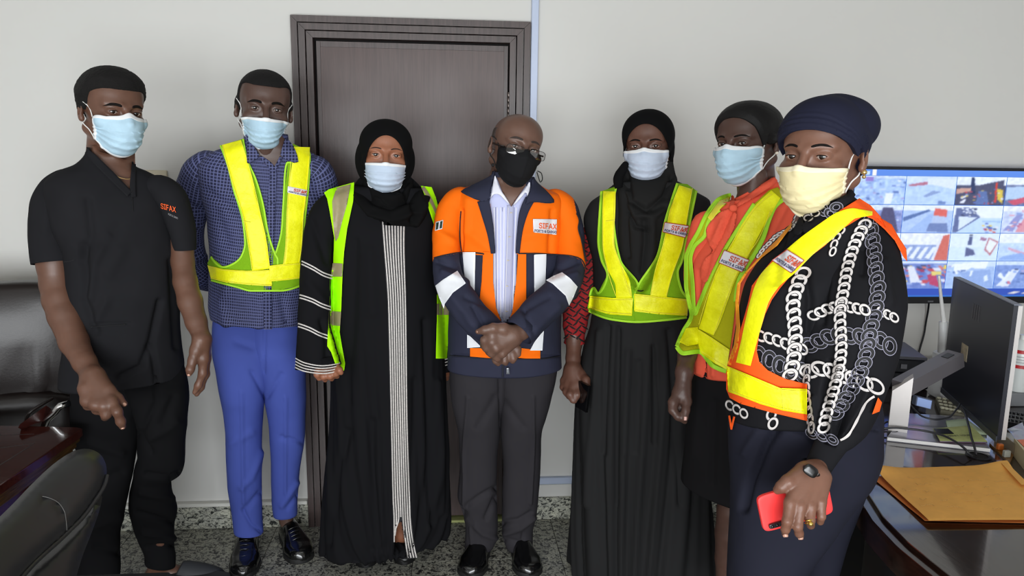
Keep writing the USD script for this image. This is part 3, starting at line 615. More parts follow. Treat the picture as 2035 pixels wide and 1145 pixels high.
cells = {
 (0, 0): painter(rects(40, pale, 1, (0, 0, 1, 0.9)) + [([(.62, .6), (.78, .6), (.74, 1), (.6, 1)], (250, 252, 255)), ([(.2, .05), (.35, .05), (.35, .2), (.2, .2)], (150, 120, 200))], (214, 226, 250), (178, 204, 250), 0.1, 30, 1),
 (1, 0): painter([([(.05, .3), (.42, .18), (.42, .3), (.06, .36)], (190, 110, 130)), ([(.42, .05), (.98, .1), (.98, .45), (.6, .32), (.42, .28)], (236, 243, 255)), ([(.36, .7), (.55, .5), (.72, .55), (.6, .62), (.42, .74)], (140, 160, 205)), ([(.68, .86), (.82, .88), (.82, 1), (.68, 1)], (110, 135, 190))], (222, 235, 255), (196, 220, 252), 0.25, 14, 2),
 (2, 0): painter([([(0, .5), (.3, .35), (.95, .1), (.95, 1), (0, 1)], (70, 70, 95)), ([(0, .42), (.32, .38), (.32, .5), (0, .62)], (215, 160, 140)), ([(.28, 0), (.34, 0), (.4, .6), (.3, .6)], (40, 50, 85)), ([(.45, .5), (.62, .5), (.7, 1), (.42, 1)], (90, 110, 165)), ([(.78, .2), (.82, .2), (.84, .9), (.8, .9)], (225, 60, 50)), ([(.82, .4), (.95, .45), (.97, .95), (.86, .8)], (235, 200, 70)), ([(.1, .72), (.2, .66), (.22, .72), (.13, .8)], (245, 245, 255)), ([(.18, .8), (.22, .78), (.2, .92), (.1, .94), (.11, .88)], (245, 245, 255))] + rects(26, cont, 3, (.1, .4, .95, .95), (.02, .07)), (246, 250, 255), (70, 72, 98), 0.3, 24, 3),
 (3, 0): painter([([(0, .35), (.55, .3), (.6, .75), (0, .8)], (190, 214, 240)), ([(.05, .85), (.4, .7), (.6, .8), (.2, 1)], (215, 80, 100)), ([(.6, .3), (.8, .2), (1, .4), (1, .9), (.6, .7)], (95, 120, 190))] + rects(14, cont, 4, (.3, .6, 1, 1)), (248, 251, 255), (100, 110, 150), 0.28, 30, 4),
 (0, 1): painter(rects(30, pale, 5, (0, .2, 1, 1)) + [([(.6, .1), (.8, .1), (.95, 1), (.5, 1)], (75, 70, 105))], (230, 238, 252), (140, 150, 205), 0.2, 40, 5),
 (1, 1): painter([([(.0, .45), (.5, .15), (.55, .2), (.02, .6)], (85, 110, 165)), ([(.1, 1), (.55, .3), (.62, .35), (.5, 1)], (165, 192, 238)), ([(.63, .1), (.88, .16), (.88, .42), (.62, .36)], (236, 96, 84)), ([(.5, .95), (.55, .65), (.9, .62), (.95, 1)], (110, 128, 178)), ([(.62, .36), (.85, .42), (.88, .65), (.6, .66)], (190, 205, 235))], (248, 251, 255), (186, 208, 248), 0.2, 16, 6),
 (2, 1): painter([([(.05, .1), (.3, .06), (.56, .42), (.1, .98), (.02, .98)], (95, 105, 150)), ([(.12, .4), (.5, .42), (.14, .9)], (232, 242, 255)), ([(.6, .55), (1, .55), (1, .62), (.6, .6)], (170, 200, 235))] + rects(26, [(60, 65, 95), (235, 240, 250)], 7, (.14, .08, .42, .36), (.03, .07)) + rects(14, cont, 8, (.55, .62, .95, .95), (.05, .12)), (250, 253, 255), (205, 228, 255), 0.45, 8, 7),
 (3, 1): painter([([(.05, .9), (.3, .3), (.42, .3), (.25, .95)], (150, 150, 205)), ([(.3, .95), (.5, .25), (.62, .25), (.5, .95)], (235, 150, 160))] + rects(30, [(235, 170, 180), (255, 255, 255), (140, 160, 215), (200, 110, 140)], 9, (0, .1, 1, .9)), (250, 250, 255), (214, 222, 250), 0.2, 26, 8),
 (0, 2): painter(rects(30, pale, 10), (240, 245, 255), (190, 200, 240), 0.3, 30, 9),
 (1, 2): painter([([(.72, 1), (.86, .1), (1, .02), (1, 1)], (222, 104, 88)), ([(.66, 1), (.8, .1), (.85, .1), (.72, 1)], (240, 240, 255))] + [([(.05 + .16 * k, .9), (.2 + .16 * k, .5), (.27 + .16 * k, .5), (.14 + .16 * k, .95)], (248, 250, 255)) for k in range(4)], (252, 252, 255), (150, 168, 214), 0.42, 18, 10),
 (2, 2): painter([([(.38, .12), (.45, .12), (.45, .42), (.37, .42)], (80, 88, 130)), ([(.34, .5), (.5, .6), (.55, .78), (.34, .85)], (90, 95, 135)), ([(.38, .05), (.45, .05), (.45, .08), (.38, .08)], (70, 75, 100)), ([(.62, .12), (.75, .18), (.73, .28), (.61, .24)], (170, 120, 150)), ([(.78, .14), (1, .3), (.86, .82), (.72, .6)], (196, 120, 125)), ([(.8, .2), (.97, .33), (.85, .72), (.75, .56)], (252, 252, 255))], (238, 248, 255), (226, 242, 255), 0.5, 8, 11),
 (3, 2): painter([([(.2, .5), (.6, .72), (.95, .4), (1, .5), (.6, .85), (.2, .58)], (225, 170, 190)), ([(.1, .85), (.5, .7), (.7, 1), (0, 1)], (150, 180, 235))], (250, 252, 255), (205, 225, 255), 0.35, 20, 12),
 (0, 3): painter(rects(34, cont, 13, (0, .2, 1, 1)), (214, 226, 250), (150, 160, 215), 0.2, 30, 13),
 (1, 3): painter(rects(70, cont, 14, (0, .12, .95, .85), (.05, .16), 0.6) + [([(.2, .2), (.34, .2), (.5, .75), (.3, .8)], (235, 235, 245)), ([(.62, .5), (.8, .45), (.9, .95), (.7, .85)], (195, 60, 95)), ([(.7, .38), (.9, .36), (.92, .5), (.72, .52)], (240, 215, 110))], (226, 234, 252), (110, 130, 200), 0.1, 20, 14),
 (2, 3): painter([([(.15, .1), (.85, 0), (.8, .28), (.5, .25), (.3, .45), (.15, .35)], (254, 255, 255)), ([(.25, .4), (.9, .3), (1, 1), (.55, 1)], (150, 176, 226)), ([(.5, .35), (.55, .35), (.52, .55), (.48, .55)], (248, 252, 255)), ([(.78, .55), (.85, .5), (.88, .7), (.8, .75)], (240, 248, 255))] + rects(12, pale, 15, (.0, .1, .3, .4)), (214, 230, 252), (176, 200, 240), 0.2, 16, 15),
 (3, 3): painter([([(.05, .9), (.35, .3), (.5, .3), (.3, .95)], (236, 240, 252)), ([(.05, .5), (.12, .4), (.2, .6), (.28, .35), (.33, .4), (.22, .7), (.1, .6)], (248, 252, 255))] + rects(26, pale + [(215, 110, 130), (60, 75, 120)], 16, (.2, .2, 1, 1)), (220, 234, 255), (126, 152, 214), 0.15, 24, 16)}
bar = lambda a, b: (lambda u, w: np.array(lin(np.array(a, float) + (np.array(b, float) - np.array(a, float)) * w[:, None])))
zr = [W(1880, y, YT)[2] for y in (350.5, 408, 463.5, 519, 574.5)]
xs = np.linspace(x0 + 0.004, x1, 5)
screen('menu_bar', x0, x1, zr[0], st, 160, 6, lambda u, w: np.where(((u > 0.0) & (u < 0.075) & (w > .2) & (w < .95))[:, None], np.array(lin((205, 232, 255))), np.where((np.abs(u - 0.092) < 0.01)[:, None], 0.95, np.array(lin((104, 150, 240))))))
screen('task_bar', x0, x1, sb, zr[4], 30, 5, lambda u, w: np.where(((u > .86) & (np.sin(u * 300) > .2) & (w > .25) & (w < .6))[:, None], 0.85, np.where((w > .75)[:, None], np.array(lin((66, 130, 220))), np.array(lin((64, 92, 190))))))
screen('screen_backing', x0, x1, sb, st, 2, 2, lambda u, w: np.tile(lin((70, 120, 215)), (len(u), 1)), y=YT + 0.007)
for (i, j), pf in cells.items():
    screen('camera_picture', xs[i] + 0.0012, xs[i + 1] - 0.0012, zr[j + 1] + 0.0012, zr[j] - 0.0012, NX, NZ, pf)
zl = W(1849, 599, YT - 0.004)
part(tv, 'maker_badge', slab(zl[0] - 0.013, zl[0] + 0.013, YT - 0.0055, YT - 0.004, zl[2] - 0.003, zl[2] + 0.003), mat('badge_grey', (96, 98, 104), rough=0.4), smooth=False)
single('television_cable', 'thin black cable hanging down the wall below the television', 'cable', wire([W(1846, 602, 3.06), W(1843, 625, 3.08), W(1838, 655, 3.085), W(1829, 690, 3.085), W(1822, 720, 3.08), W(1820, 748, 3.07)], 0.004), black_pl)

# things on the desk
DZT = 0.7505
def dsk(px, py, z=DZT): return atz(px, py, z)
# all-in-one computer seen from behind
silver = mat('brushed_silver', (196, 192, 190), rough=0.4, metal=0.35)
grey_arm = mat('grey_arm', (112, 108, 112), rough=0.4, metal=0.3)
TL, TR, BR = W(1895, 552, 2.42), W(2015, 608, 1.97), W(1981, 874, 1.99); BL = TL + (BR - TR) * 1.02
nrm = unit(np.cross(TR - TL, BL - TL)); nrm = nrm if nrm[0] > 0 else -nrm
mo = thing('desktop_monitor', 'slim black monitor on a grey swing arm, its back turned this way on the desk', 'monitor', dsk(1800, 850))
part(mo, 'rear_shell', hexa([TL, TR, BR, BL], [q + nrm * 0.012 for q in (TL, TR, BR, BL)]), mat('monitor_black', (30, 32, 42), rough=0.35, spec=0.5), smooth=False)
part(mo, 'silver_frame', hexa([q + nrm * 0.012 for q in (TL, TR, BR, BL)], [q + nrm * 0.024 for q in (TL, TR, BR, BL)]), silver, smooth=False)
part(mo, 'screen_glass', hexa([q + nrm * 0.0245 + (TL + BR - 2 * q) * 0.03 for q in (TL, TR, BR, BL)], [q + nrm * 0.026 + (TL + BR - 2 * q) * 0.03 for q in (TL, TR, BR, BL)]), black_pl, smooth=False)
U, V = TR - TL, BL - TL
def onback(a, b, da, db, t=0.0012): 
    q = [TL + U * (a + x) + V * (b + y) for x, y in ((0, 0), (da, 0), (da, db), (0, db))]; return hexa(q, [x - nrm * t for x in q])
part(mo, 'lower_border', onback(0.0, 0.955, 1.0, 0.045, 0.003), mat('border_grey', (60, 62, 70), rough=0.4), smooth=False)
for k in range(4): part(mo, 'emblem_bar', onback(0.40 + 0.035 * k, 0.12, 0.018, 0.12), mat('emblem_dark', (64, 62, 66), rough=0.4), smooth=False)
part(mo, 'sticker', onback(0.29, 0.47, 0.11, 0.13), mat('sticker_tan', (182, 168, 140), rough=0.6, var=(60, 0.6, 1.1)), smooth=False)
part(mo, 'top_edge_vent', hexa([TL + [0, 0, .001], TR + [0, 0, .001], TR + nrm * .02 + [0, 0, .001], TL + nrm * .02 + [0, 0, .001]], [TL + [0, 0, .004], TR + [0, 0, .004], TR + nrm * .02 + [0, 0, .004], TL + nrm * .02 + [0, 0, .004]]), mat('vent_grey', (110, 116, 130), rough=0.4), smooth=False)
p0 = dsk(1764, 862); p1 = dsk(1802, 868); A = W(1788, 772, p1[1] + 0.05); B = W(1900, 712, p1[1] + 0.13); d = unit(B - A); sd = unit(np.cross(d, [0, 0, 1.0])); up = np.cross(sd, d)
def beam(A, B, w, h): return hexa([A + sd * w + up * h, A - sd * w + up * h, A - sd * w - up * h, A + sd * w - up * h], [B + sd * w + up * h, B - sd * w + up * h, B - sd * w - up * h, B + sd * w - up * h])
part(mo, 'swing_arm', beam(A - d * 0.0, B, 0.028, 0.024), grey_arm, smooth=False)
part(mo, 'arm_slot', beam(A + (B - A) * 0.80 + up * 0.0245, A + (B - A) * 0.92 + up * 0.0245, 0.012, 0.001), black_pl, smooth=False)
pb = unit(p1 - p0); pn = np.cross([0, 0, 1.0], pb); q4 = [p0, p1, p1 + pn * 0.05, p0 + pn * 0.05]
part(mo, 'post', hexa(q4, [q + [0, 0, h] for q, h in zip(q4, (W(1764, 777, p0[1])[2] - p0[2], W(1802, 751, p1[1])[2] - p1[2], W(1802, 751, p1[1])[2] - p1[2], W(1764, 777, p0[1])[2] - p0[2]))]), silver, smooth=False)
b = [dsk(1762, 876), dsk(1966, 899), dsk(1950, 836), dsk(1800, 828)]
part(mo, 'base_plate', hexa(b, [q + [0, 0, 0.012] for q in b]), mat('silver_base', (176, 176, 186), rough=0.18, metal=0.6), smooth=False)
part(mo, 'base_edge', hexa([b[0] + [0, -.003, .002], b[1] + [0, -.003, .002], b[1] + [0, -.001, .002], b[0] + [0, -.001, .002]], [b[0] + [0, -.003, .012], b[1] + [0, -.003, .012], b[1] + [0, -.001, .012], b[0] + [0, -.001, .012]]), mat('white_edge', (232, 230, 228), rough=0.3), smooth=False)
# envelopes
env = mat('manila_paper', (240, 178, 84), rough=0.7, var=(30, 0.93, 1.03), bump=(40, 0.001, 0.3)); env_dark = mat('manila_inside', (206, 120, 52), rough=0.75)
def sheet(pts, z, th, curl, n=26, seed=0, lift=()):
    """A sheet over four corner pixels on the desk, with raised corners."""
    c = [dsk(*q, z) for q in pts]; u, w = np.meshgrid(np.linspace(0, 1, n), np.linspace(0, 1, n), indexing='ij'); u, w = u[..., None], w[..., None]
    G = c[0] * (1 - u) * (1 - w) + c[1] * u * (1 - w) + c[2] * u * w + c[3] * (1 - u) * w
    G[..., 2] += curl * (0.3 + 0.7 * meshkit.fbm(np.dstack([G[..., 0], G[..., 1], 0 * G[..., 0]]) * 9, 2, seed)) + sum(h * np.exp(-((u[..., 0] - a) ** 2 + (w[..., 0] - b) ** 2) / s) for a, b, h, s in lift)
    v = G.reshape(-1, 3); f = tri(grid_faces(n, n)); N = normals(v, f); f = f if N[:, 2].mean() > 0 else f[:, ::-1]; N = normals(v, f); return thick(v, f, N, th)
e = thing('manila_envelope', 'large orange-yellow manila envelope lying open-edged on the desk, pencil writing on its face', 'envelope', dsk(1880, 990))
part(e, 'front_sheet', sheet([(1735, 934), (2000, 924), (2110, 1034), (1846, 1036)], DZT + 0.010, 0.0012, 0.004, seed=2, lift=((0, 0, 0.012, .02), (1, 0, 0.012, .02))), env)
part(e, 'rear_sheet', sheet([(1730, 948), (1990, 938), (2104, 1042), (1838, 1036)], DZT + 0.0015, 0.001, 0.002, seed=4), env_dark)
part(e, 'flap_edge', sheet([(1990, 921), (2000, 919), (2044, 962), (2030, 964)], DZT + 0.022, 0.001, 0.001, 8, 5), env)
pen = mat('pencil_grey', (176, 134, 72), rough=0.8)
def scrib(pts): return wire([dsk(x, y, DZT + 0.0135) + [0, 0, 0.0024] for x, y in pts], 0.00045, 5)
rs = np.random.default_rng(8); sc = []
for y in (950, 962, 976, 992, 1004):
    x = 1790 + rs.uniform(0, 40)
    while x < 1990:
        L = rs.uniform(10, 36); m = 6; sc.append(scrib([(x + L * k / m, y + 0.05 * (x - 1790) + rs.uniform(-2, 2)) for k in range(m + 1)])); x += L + rs.uniform(4, 60)
part(e, 'pencil_writing', join(*sc), pen, kind='stuff')
# stack of printed leaflets under the monitor
s = thing('leaflet_stack', 'thin stack of pale green and pink printed leaflets beside the monitor stand', 'leaflets', dsk(1900, 860))
for k, (dz, col) in enumerate(((0.016, (206, 140, 170)), (0.0185, (150, 168, 196)), (0.021, (206, 214, 140)))):
    part(s, 'leaflet', sheet([(1858 - 2 * k, 852), (1930, 846), (1962, 880 - k), (1868, 878 - k)], DZT + dz, 0.002, 0.001, 8, k), mat('leaflet_%d' % k, col, rough=0.6, var=(25, 0.8, 1.1)))
part(s, 'dark_picture', sheet([(1855, 852), (1884, 852), (1896, 862), (1862, 862)], DZT + 0.0245, 0.0004, 0.0005, 6, 3), black_pl)
pp = dsk(1878, 868, DZT + 0.0255); pr = dsk(1930, 866, DZT + 0.0255) - pp; tm = meshkit.text_mesh('MARKET YOUR', 1.0, 0.02); tv_ = np.asarray(tm.vertices); k = 1 / tv_[:, 0].max()
part(s, 'printing', (pp + tv_[:, :1] * k * pr + tv_[:, 1:2] * k * np.array([-0.01, 0.09, 0.0]) + tv_[:, 2:] * [0, 0, 0.02], np.asarray(tm.faces)), black_pl, smooth=False)
n_ = thing('notepad', 'pale green notepad lying behind the leaflets under the monitor', 'notepad', dsk(1905, 838)); 
part(n_, 'cover', sheet([(1880, 836), (1920, 833), (1962, 862), (1884, 852)], DZT + 0.02, 0.008, 0.001, 8, 6), mat('pale_green_paper', (196, 214, 180), rough=0.7))
# keyboard behind
k_ = thing('desk_phone_keypad', 'beige push-button desk keypad half hidden behind the monitor arm', 'keypad', dsk(1880, 815))
kb = [dsk(1858, 800), dsk(1926, 812), dsk(1916, 836), dsk(1868, 826)]; part(k_, 'body', hexa(kb, [q + [0, 0, 0.02] for q in kb]), mat('keypad_beige', (128, 124, 106), rough=0.5), smooth=False)
km = mat('key_cream', (206, 204, 180), rough=0.5)
for i in range(6):
    for j in range(4):
        u, w = (i + .5) / 6, (j + .5) / 4; q = kb[0] * (1 - u) * (1 - w) + kb[1] * u * (1 - w) + kb[2] * u * w + kb[3] * (1 - u) * w
        part(k_, 'key', box(q + [0, 0, 0.024], (0.011, 0.011, 0.008), 0.002), km, smooth=False)
# small blue-lit device
g_ = thing('small_display', 'small pale blue lit gadget standing on the desk behind the monitor arm', 'gadget', dsk(1840, 815))
q = [W(1822, 788, 2.36), W(1853, 796, 2.31), W(1850, 814, 2.31), W(1819, 806, 2.36)]; part(g_, 'case', hexa(q, [x + [0.02, 0.05, -0.01] for x in q]), mat('gadget_grey', (120, 132, 160), rough=0.3), smooth=False)
part(g_, 'display', hexa([x + [0, -0.001, 0] + (sum(q) / 4 - x) * 0.12 for x in q], [x + [0, -0.002, 0] + (sum(q) / 4 - x) * 0.12 for x in q]), mat('display_blue', (150, 172, 220), rough=0.2, emit=0.25), smooth=False)
# black boxes by the wall, white antenna, second keyboard, bottle, tape dispenser, orange carton
bx = thing('video_recorder', 'flat black recorder box with grey lid standing by the wall under the television', 'recorder', W(1800, 745, 2.85))
a0 = np.array([W(1797, 722, 2.60)[0] + 0.02, 2.74, 0.839]); part(bx, 'case', box(a0 + [-0.06, 0.0, 0.0], (0.30, 0.24, 0.054), 0.004, rotz(-0.25)), black_pl, smooth=False)
part(bx, 'lid', box(a0 + [-0.06, 0.0, 0.032], (0.31, 0.25, 0.012), 0.003, rotz(-0.25)), mat('recorder_lid', (74, 74, 80), rough=0.35), smooth=False)
part(bx, 'label_plate', box([W(1797, 722, 2.60)[0], 2.60, 0.839], (0.022, 0.003, 0.018), 0, rotz(-0.25)), mat('plate_grey', (90, 90, 94), rough=0.4), smooth=False)
bx = thing('black_switch_box', 'second black electronics box with a grey port, under the recorder', 'electronics box', W(1800, 755, 2.85) - [0, 0, 0.06])
a1 = np.array([a0[0], 2.74, 0.781]); part(bx, 'case', box(a1 + [-0.05, 0.0, 0.0], (0.32, 0.25, 0.059), 0.004, rotz(-0.25)), black_pl, smooth=False)
part(bx, 'port', box([W(1797, 722, 2.60)[0] + 0.01, 2.592, 0.781], (0.024, 0.003, 0.018), 0, rotz(-0.25)), mat('port_grey', (80, 80, 84), rough=0.4), smooth=False)
rt = thing('white_router', 'white router with an upright tapering antenna behind the monitor', 'router', W(1873, 700, 2.55))
part(rt, 'antenna', tube([(1866, 548, 2.46, 2.4), (1871, 600, 2.46, 3.4), (1876, 642, 2.46, 4.6)], 10, 14), mat('white_plastic', (226, 226, 224), rough=0.35))
part(rt, 'antenna_hinge', tube([(1875, 640, 2.46, 8), (1873, 700, 2.46, 9)], 4, 14), mat('router_white', (206, 208, 208), rough=0.4))
r0 = W(1873, 704, 2.47); part(rt, 'body', slab(r0[0] + 0.0, r0[0] + 0.12, 2.45, 2.53, 0.751, r0[2], 0.006), mat('router_body', (196, 198, 200), rough=0.4), smooth=False)
bo = thing('red_banded_bottle', 'clear and white plastic bottle with red bands at the right edge behind the monitor', 'bottle', W(2030, 800, 2.2))
bp = W(2032, 690, 2.42); prof = [(0.0, -0.16), (0.03, -0.16), (0.033, -0.15), (0.033, -0.075), (0.036, -0.07), (0.036, -0.02), (0.030, 0.005), (0.022, 0.022), (0.012, 0.03), (0.012, 0.045), (0.0, 0.045)]
def lathe(prof, c, n=28):
    th = TH(n); R = np.array([[(c[0] + r * math.cos(t), c[1] + r * math.sin(t), c[2] + z) for t in th] for r, z in prof]); v = R.reshape(-1, 3); return outward(v, tri(grid_faces(len(prof), n, True)))
part(bo, 'body', lathe(prof, bp), mat('bottle_white', (210, 214, 212), rough=0.25, alpha=None), smooth=35)
for z in (-0.012, -0.066): part(bo, 'red_band', lathe([(0.034, z - 0.006), (0.0368, z - 0.006), (0.0368, z + 0.006), (0.034, z + 0.006)], bp), mat('band_red' + str(z)[-2:], (178, 34, 40), rough=0.4), smooth=35)
for z in (-0.03, -0.04, -0.05): part(bo, 'rib', lathe([(0.034, z - 0.002), (0.0372, z - 0.002), (0.0372, z + 0.002), (0.034, z + 0.002)], bp), mat('rib_grey%d' % (-z * 100), (170, 172, 172), rough=0.4), smooth=35)
sp = thing('bottle_stand', 'grey box on the desk carrying the red-banded bottle', 'box', (bp[0], bp[1], 0.751)); part(sp, 'box', slab(bp[0] - 0.05, bp[0] + 0.08, bp[1] - 0.04, bp[1] + 0.06, 0.751, bp[2] - 0.1605, 0.003), mat('stand_grey', (120, 122, 126), rough=0.5), smooth=False)
kk = thing('computer_keyboard', 'black computer keyboard at the right edge in front of the monitor screen', 'keyboard', dsk(2030, 835))
kq = [dsk(2002, 826), dsk(2060, 836), dsk(2056, 858), dsk(1998, 848)]; part(kk, 'body', hexa(kq, [x + [0, 0, 0.018] for x in kq]), black_pl, smooth=False)
for i in range(7):
    for j in range(3):
        u, w = (i + .5) / 7, (j + .5) / 3; q = kq[0] * (1 - u) * (1 - w) + kq[1] * u * (1 - w) + kq[2] * u * w + kq[3] * (1 - u) * w
        part(kk, 'key', box(q + [0, 0, 0.021], (0.008, 0.010, 0.005), 0.0015), mat('key_black%d' % (i * 3 + j), (46, 46, 50), rough=0.4) if (i, j) == (0, 0) else '/World/Looks/key_black0', smooth=False)
cl = thing('plastic_wrap', 'crumpled clear bluish plastic wrapping lying in front of the keyboard', 'wrapping', dsk(2025, 880))
for k, pts in enumerate(([(2000, 862), (2030, 850), (2044, 884), (2012, 880)], [(2008, 872), (2040, 866), (2050, 892), (2018, 890)])):
    part(cl, 'fold', sheet(pts, DZT + 0.012 + 0.006 * k, 0.001, 0.03, 12, 20 + k), mat('clear_plastic%d' % k, (176, 186, 216), rough=0.12, spec=0.8))
tp_ = thing('tape_dispenser', 'transparent amber plastic dispenser lying between the monitor and the envelope', 'dispenser', dsk(1985, 905))
am = mat('amber_plastic', (170, 120, 58), rough=0.15, trans=0.5)
q = [dsk(1966, 884), dsk(1976, 876), dsk(2014, 908), dsk(2006, 924)]; part(tp_, 'tray', hexa(q, [x + [0, 0, 0.006] for x in q]), am, smooth=False)
part(tp_, 'side_wall', hexa([q[1], q[2], q[2] + [.004, .004, 0], q[1] + [.004, .004, 0]], [x + [0, 0, 0.04] for x in (q[1], q[2], q[2] + [.004, .004, 0], q[1] + [.004, .004, 0])]), mat('clear_wall', (196, 186, 160), rough=0.12, trans=0.6), smooth=False)
part(tp_, 'core', box(dsk(1986, 898) + [0, 0, 0.016], (0.018, 0.014, 0.02), 0.003), mat('core_orange', (196, 104, 40), rough=0.4), smooth=False)
part(tp_, 'spring_plate', box(dsk(1999, 912) + [0, 0, 0.016], (0.02, 0.012, 0.02), 0.002), mat('core_grey', (150, 150, 140), rough=0.4), smooth=False)
oc = thing('orange_carton', 'small bright orange carton at the right edge beside the envelope', 'carton', dsk(2030, 930))
q = [dsk(2016, 906), dsk(2043, 936), dsk(2110, 936), dsk(2080, 900)]; part(oc, 'carton', hexa(q, [x + [0, 0, 0.05] for x in q]), mat('carton_orange', (226, 104, 34), rough=0.45), smooth=False)
q2 = [dsk(2011, 903), dsk(2016, 905), dsk(2041, 932), dsk(2036, 936)]; part(oc, 'paper_slip', hexa(q2, [x + [0, 0, 0.05] for x in q2]), mat('slip_cream', (196, 186, 150), rough=0.6), smooth=False)
gr = thing('cable_grommet', 'round black cable grommet let into the desk top', 'grommet', dsk(1944, 906)); gc = dsk(1944, 907, 0.7502)
part(gr, 'ring', lathe([(0.026, 0.0), (0.034, 0.0), (0.034, 0.003), (0.026, 0.003)], gc), black_pl, smooth=35); part(gr, 'cap', lathe([(0.0, 0.0), (0.026, 0.0), (0.026, 0.001), (0.0, 0.001)], gc), dark_gap, smooth=35)
cab = mat('cable_grey', (44, 44, 48), rough=0.4)
def cable(name, label, pts, r=0.0035): single(name, label, 'cable', wire([dsk(x, y, DZT + h) for x, y, h in pts], r, 8), cab)
cable('power_cable', 'thick grey cable curving over the monitor base to the grommet', [(1748, 853, .02), (1790, 851, .03), (1840, 857, .03), (1880, 868, .03), (1905, 882, .028), (1922, 898, .02), (1932, 907, .006)])
cable('signal_cable', 'black cable dropping from the monitor back down to the grommet', [(1908, 800, .05), (1918, 822, .045), (1926, 850, .04), (1934, 880, .03), (1940, 904, .006)])
cable('coiled_cable', 'looped thin black cable beside the monitor post', [(1756, 850, .01), (1770, 838, .012), (1785, 842, .012), (1788, 852, .012), (1778, 860, .01), (1760, 858, .01), (1754, 864, .01)], 0.003)
cable('slack_cable', 'slack black cable hanging behind the monitor arm', [(1808, 803, .05), (1830, 826, .03), (1860, 834, .025), (1885, 830, .03), (1900, 815, .05), (1908, 802, .06)], 0.003)
# ---------------------------------------------------------------- people: heads, masks, hair, arms
def head_field(ears=True):
    F = Field((-0.1, -0.142, -0.225), (0.1, 0.132, 0.146), 0.0029)
    F.ell((0, 0.014, 0.034), (0.077, 0.096, 0.084), 0.01)
    F.ell((0, -0.020, -0.030), (0.064, 0.070, 0.088), 0.03)
    for s in (-1, 1):
        F.cone((s * 0.054, 0.022, -0.058), (s * 0.020, -0.066, -0.106), 0.020, 0.016, 0.02)
        F.ell((s * 0.044, -0.062, -0.030), (0.024, 0.022, 0.019), 0.02)
        F.cone((s * 0.012, -0.088, 0.017), (s * 0.046, -0.068, 0.020), 0.0095, 0.009, 0.012)
    F.ell((0, -0.077, -0.108), (0.019, 0.016, 0.015), 0.015)
    F.ell((0, -0.030, 0.050), (0.066, 0.052, 0.058), 0.03)
    F.cone((0, 0.030, -0.07), (0, 0.044, -0.205), 0.053, 0.056, 0.02)
    for s in (-1, 1): F.ell((s * 0.0325, -0.104, 0.0005), (0.021, 0.017, 0.0145), 0.014, cut=True)
    F.cone((0, -0.090, 0.012), (0, -0.114, -0.034), 0.0072, 0.0115, 0.010)
    for s in (-1, 1): F.ell((s * 0.0145, -0.100, -0.037), (0.0105, 0.013, 0.0095), 0.006)
    F.ell((0, -0.090, -0.066), (0.026, 0.015, 0.0075), 0.006); F.ell((0, -0.088, -0.079), (0.022, 0.014, 0.008), 0.006)
    F.cone((-0.024, -0.108, -0.0725), (0.024, -0.108, -0.0725), 0.0045, 0.0045, 0.004, cut=True)
    for s in (-1, 1):
        F.ell((s * 0.0325, -0.0755, 0.000), (0.0172, 0.0150, 0.0125), 0.005)
        F.ell((s * 0.0325, -0.094, -0.0012), (0.0142, 0.0130, 0.0043), 0.002, cut=True)
        if not ears: continue
        R = rotz(s * 0.35) @ rotx(-0.12)
        F.ell((s * 0.081, 0.016, -0.008), (0.0085, 0.019, 0.032), 0.006, R=R)
        F.ell((s * 0.090, 0.010, -0.004), (0.008, 0.0105, 0.0200), 0.004, cut=True, R=R)
        F.ell((s * 0.0815, 0.004, -0.031), (0.007, 0.009, 0.010), 0.006, R=R)
    return F
HF = head_field()
HEAD_V, HEAD_F = HF.mesh()
HF0 = head_field(False); HEAD0 = HF0.mesh()
def ball(c, r, n=20):
    m = trimesh.creation.icosphere(3 if n > 12 else 2, r); return np.asarray(m.vertices) + c, np.asarray(m.faces)
def capdisc(c, r, ang, R, n=24, m=5):
    """A round patch on a sphere, facing -Y before R."""
    th, a = np.meshgrid(TH(n), np.linspace(0, ang, m), indexing='xy'); v = np.stack([np.sin(a) * np.cos(th), -np.cos(a), np.sin(a) * np.sin(th)], -1).reshape(-1, 3) * r
    return v @ R.T + c, tri(grid_faces(m, n, True))[:, ::-1]
sclera_m = mat('eye_white', (188, 176, 166), rough=0.18, spec=0.6); iris_m = mat('iris_dark_brown', (34, 18, 12), rough=0.1, spec=0.8); pupil_m = mat('pupil_black', (5, 4, 4), rough=0.08, spec=0.8)
hair_m = mat('black_hair', (17, 15, 15), rough=0.75, spec=0.3, bump=(900, 0.002, 1.0), var=(300, 0.6, 1.5)); brow_m = mat('eyebrow_hair', (15, 10, 8), rough=0.8, spec=0.2)
def skin(name, c, c2=None): return mat(name, c, rough=0.42, spec=0.45, sss=0.12, var=(16, 0.86, 1.1), bump=(260, 0.0003, 0.25))
blue_mask = mat('mask_light_blue', (180, 210, 228), rough=0.75, spec=0.2, bump=(140, 0.0006, 0.4), var=(22, 0.92, 1.04))
white_edge = mat('mask_white_edge', (232, 234, 236), rough=0.75, spec=0.2)
cream_mask = mat('mask_cream', (232, 218, 172), rough=0.75, spec=0.2, bump=(140, 0.0006, 0.4), var=(22, 0.94, 1.03))
black_mask = mat('mask_black_cotton', (26, 26, 28), rough=0.85, spec=0.15, bump=(300, 0.0006, 0.6))
loop_m = mat('white_elastic', (226, 226, 224), rough=0.7); loop_black = mat('black_elastic', (18, 18, 19), rough=0.8)
SUPP = 30
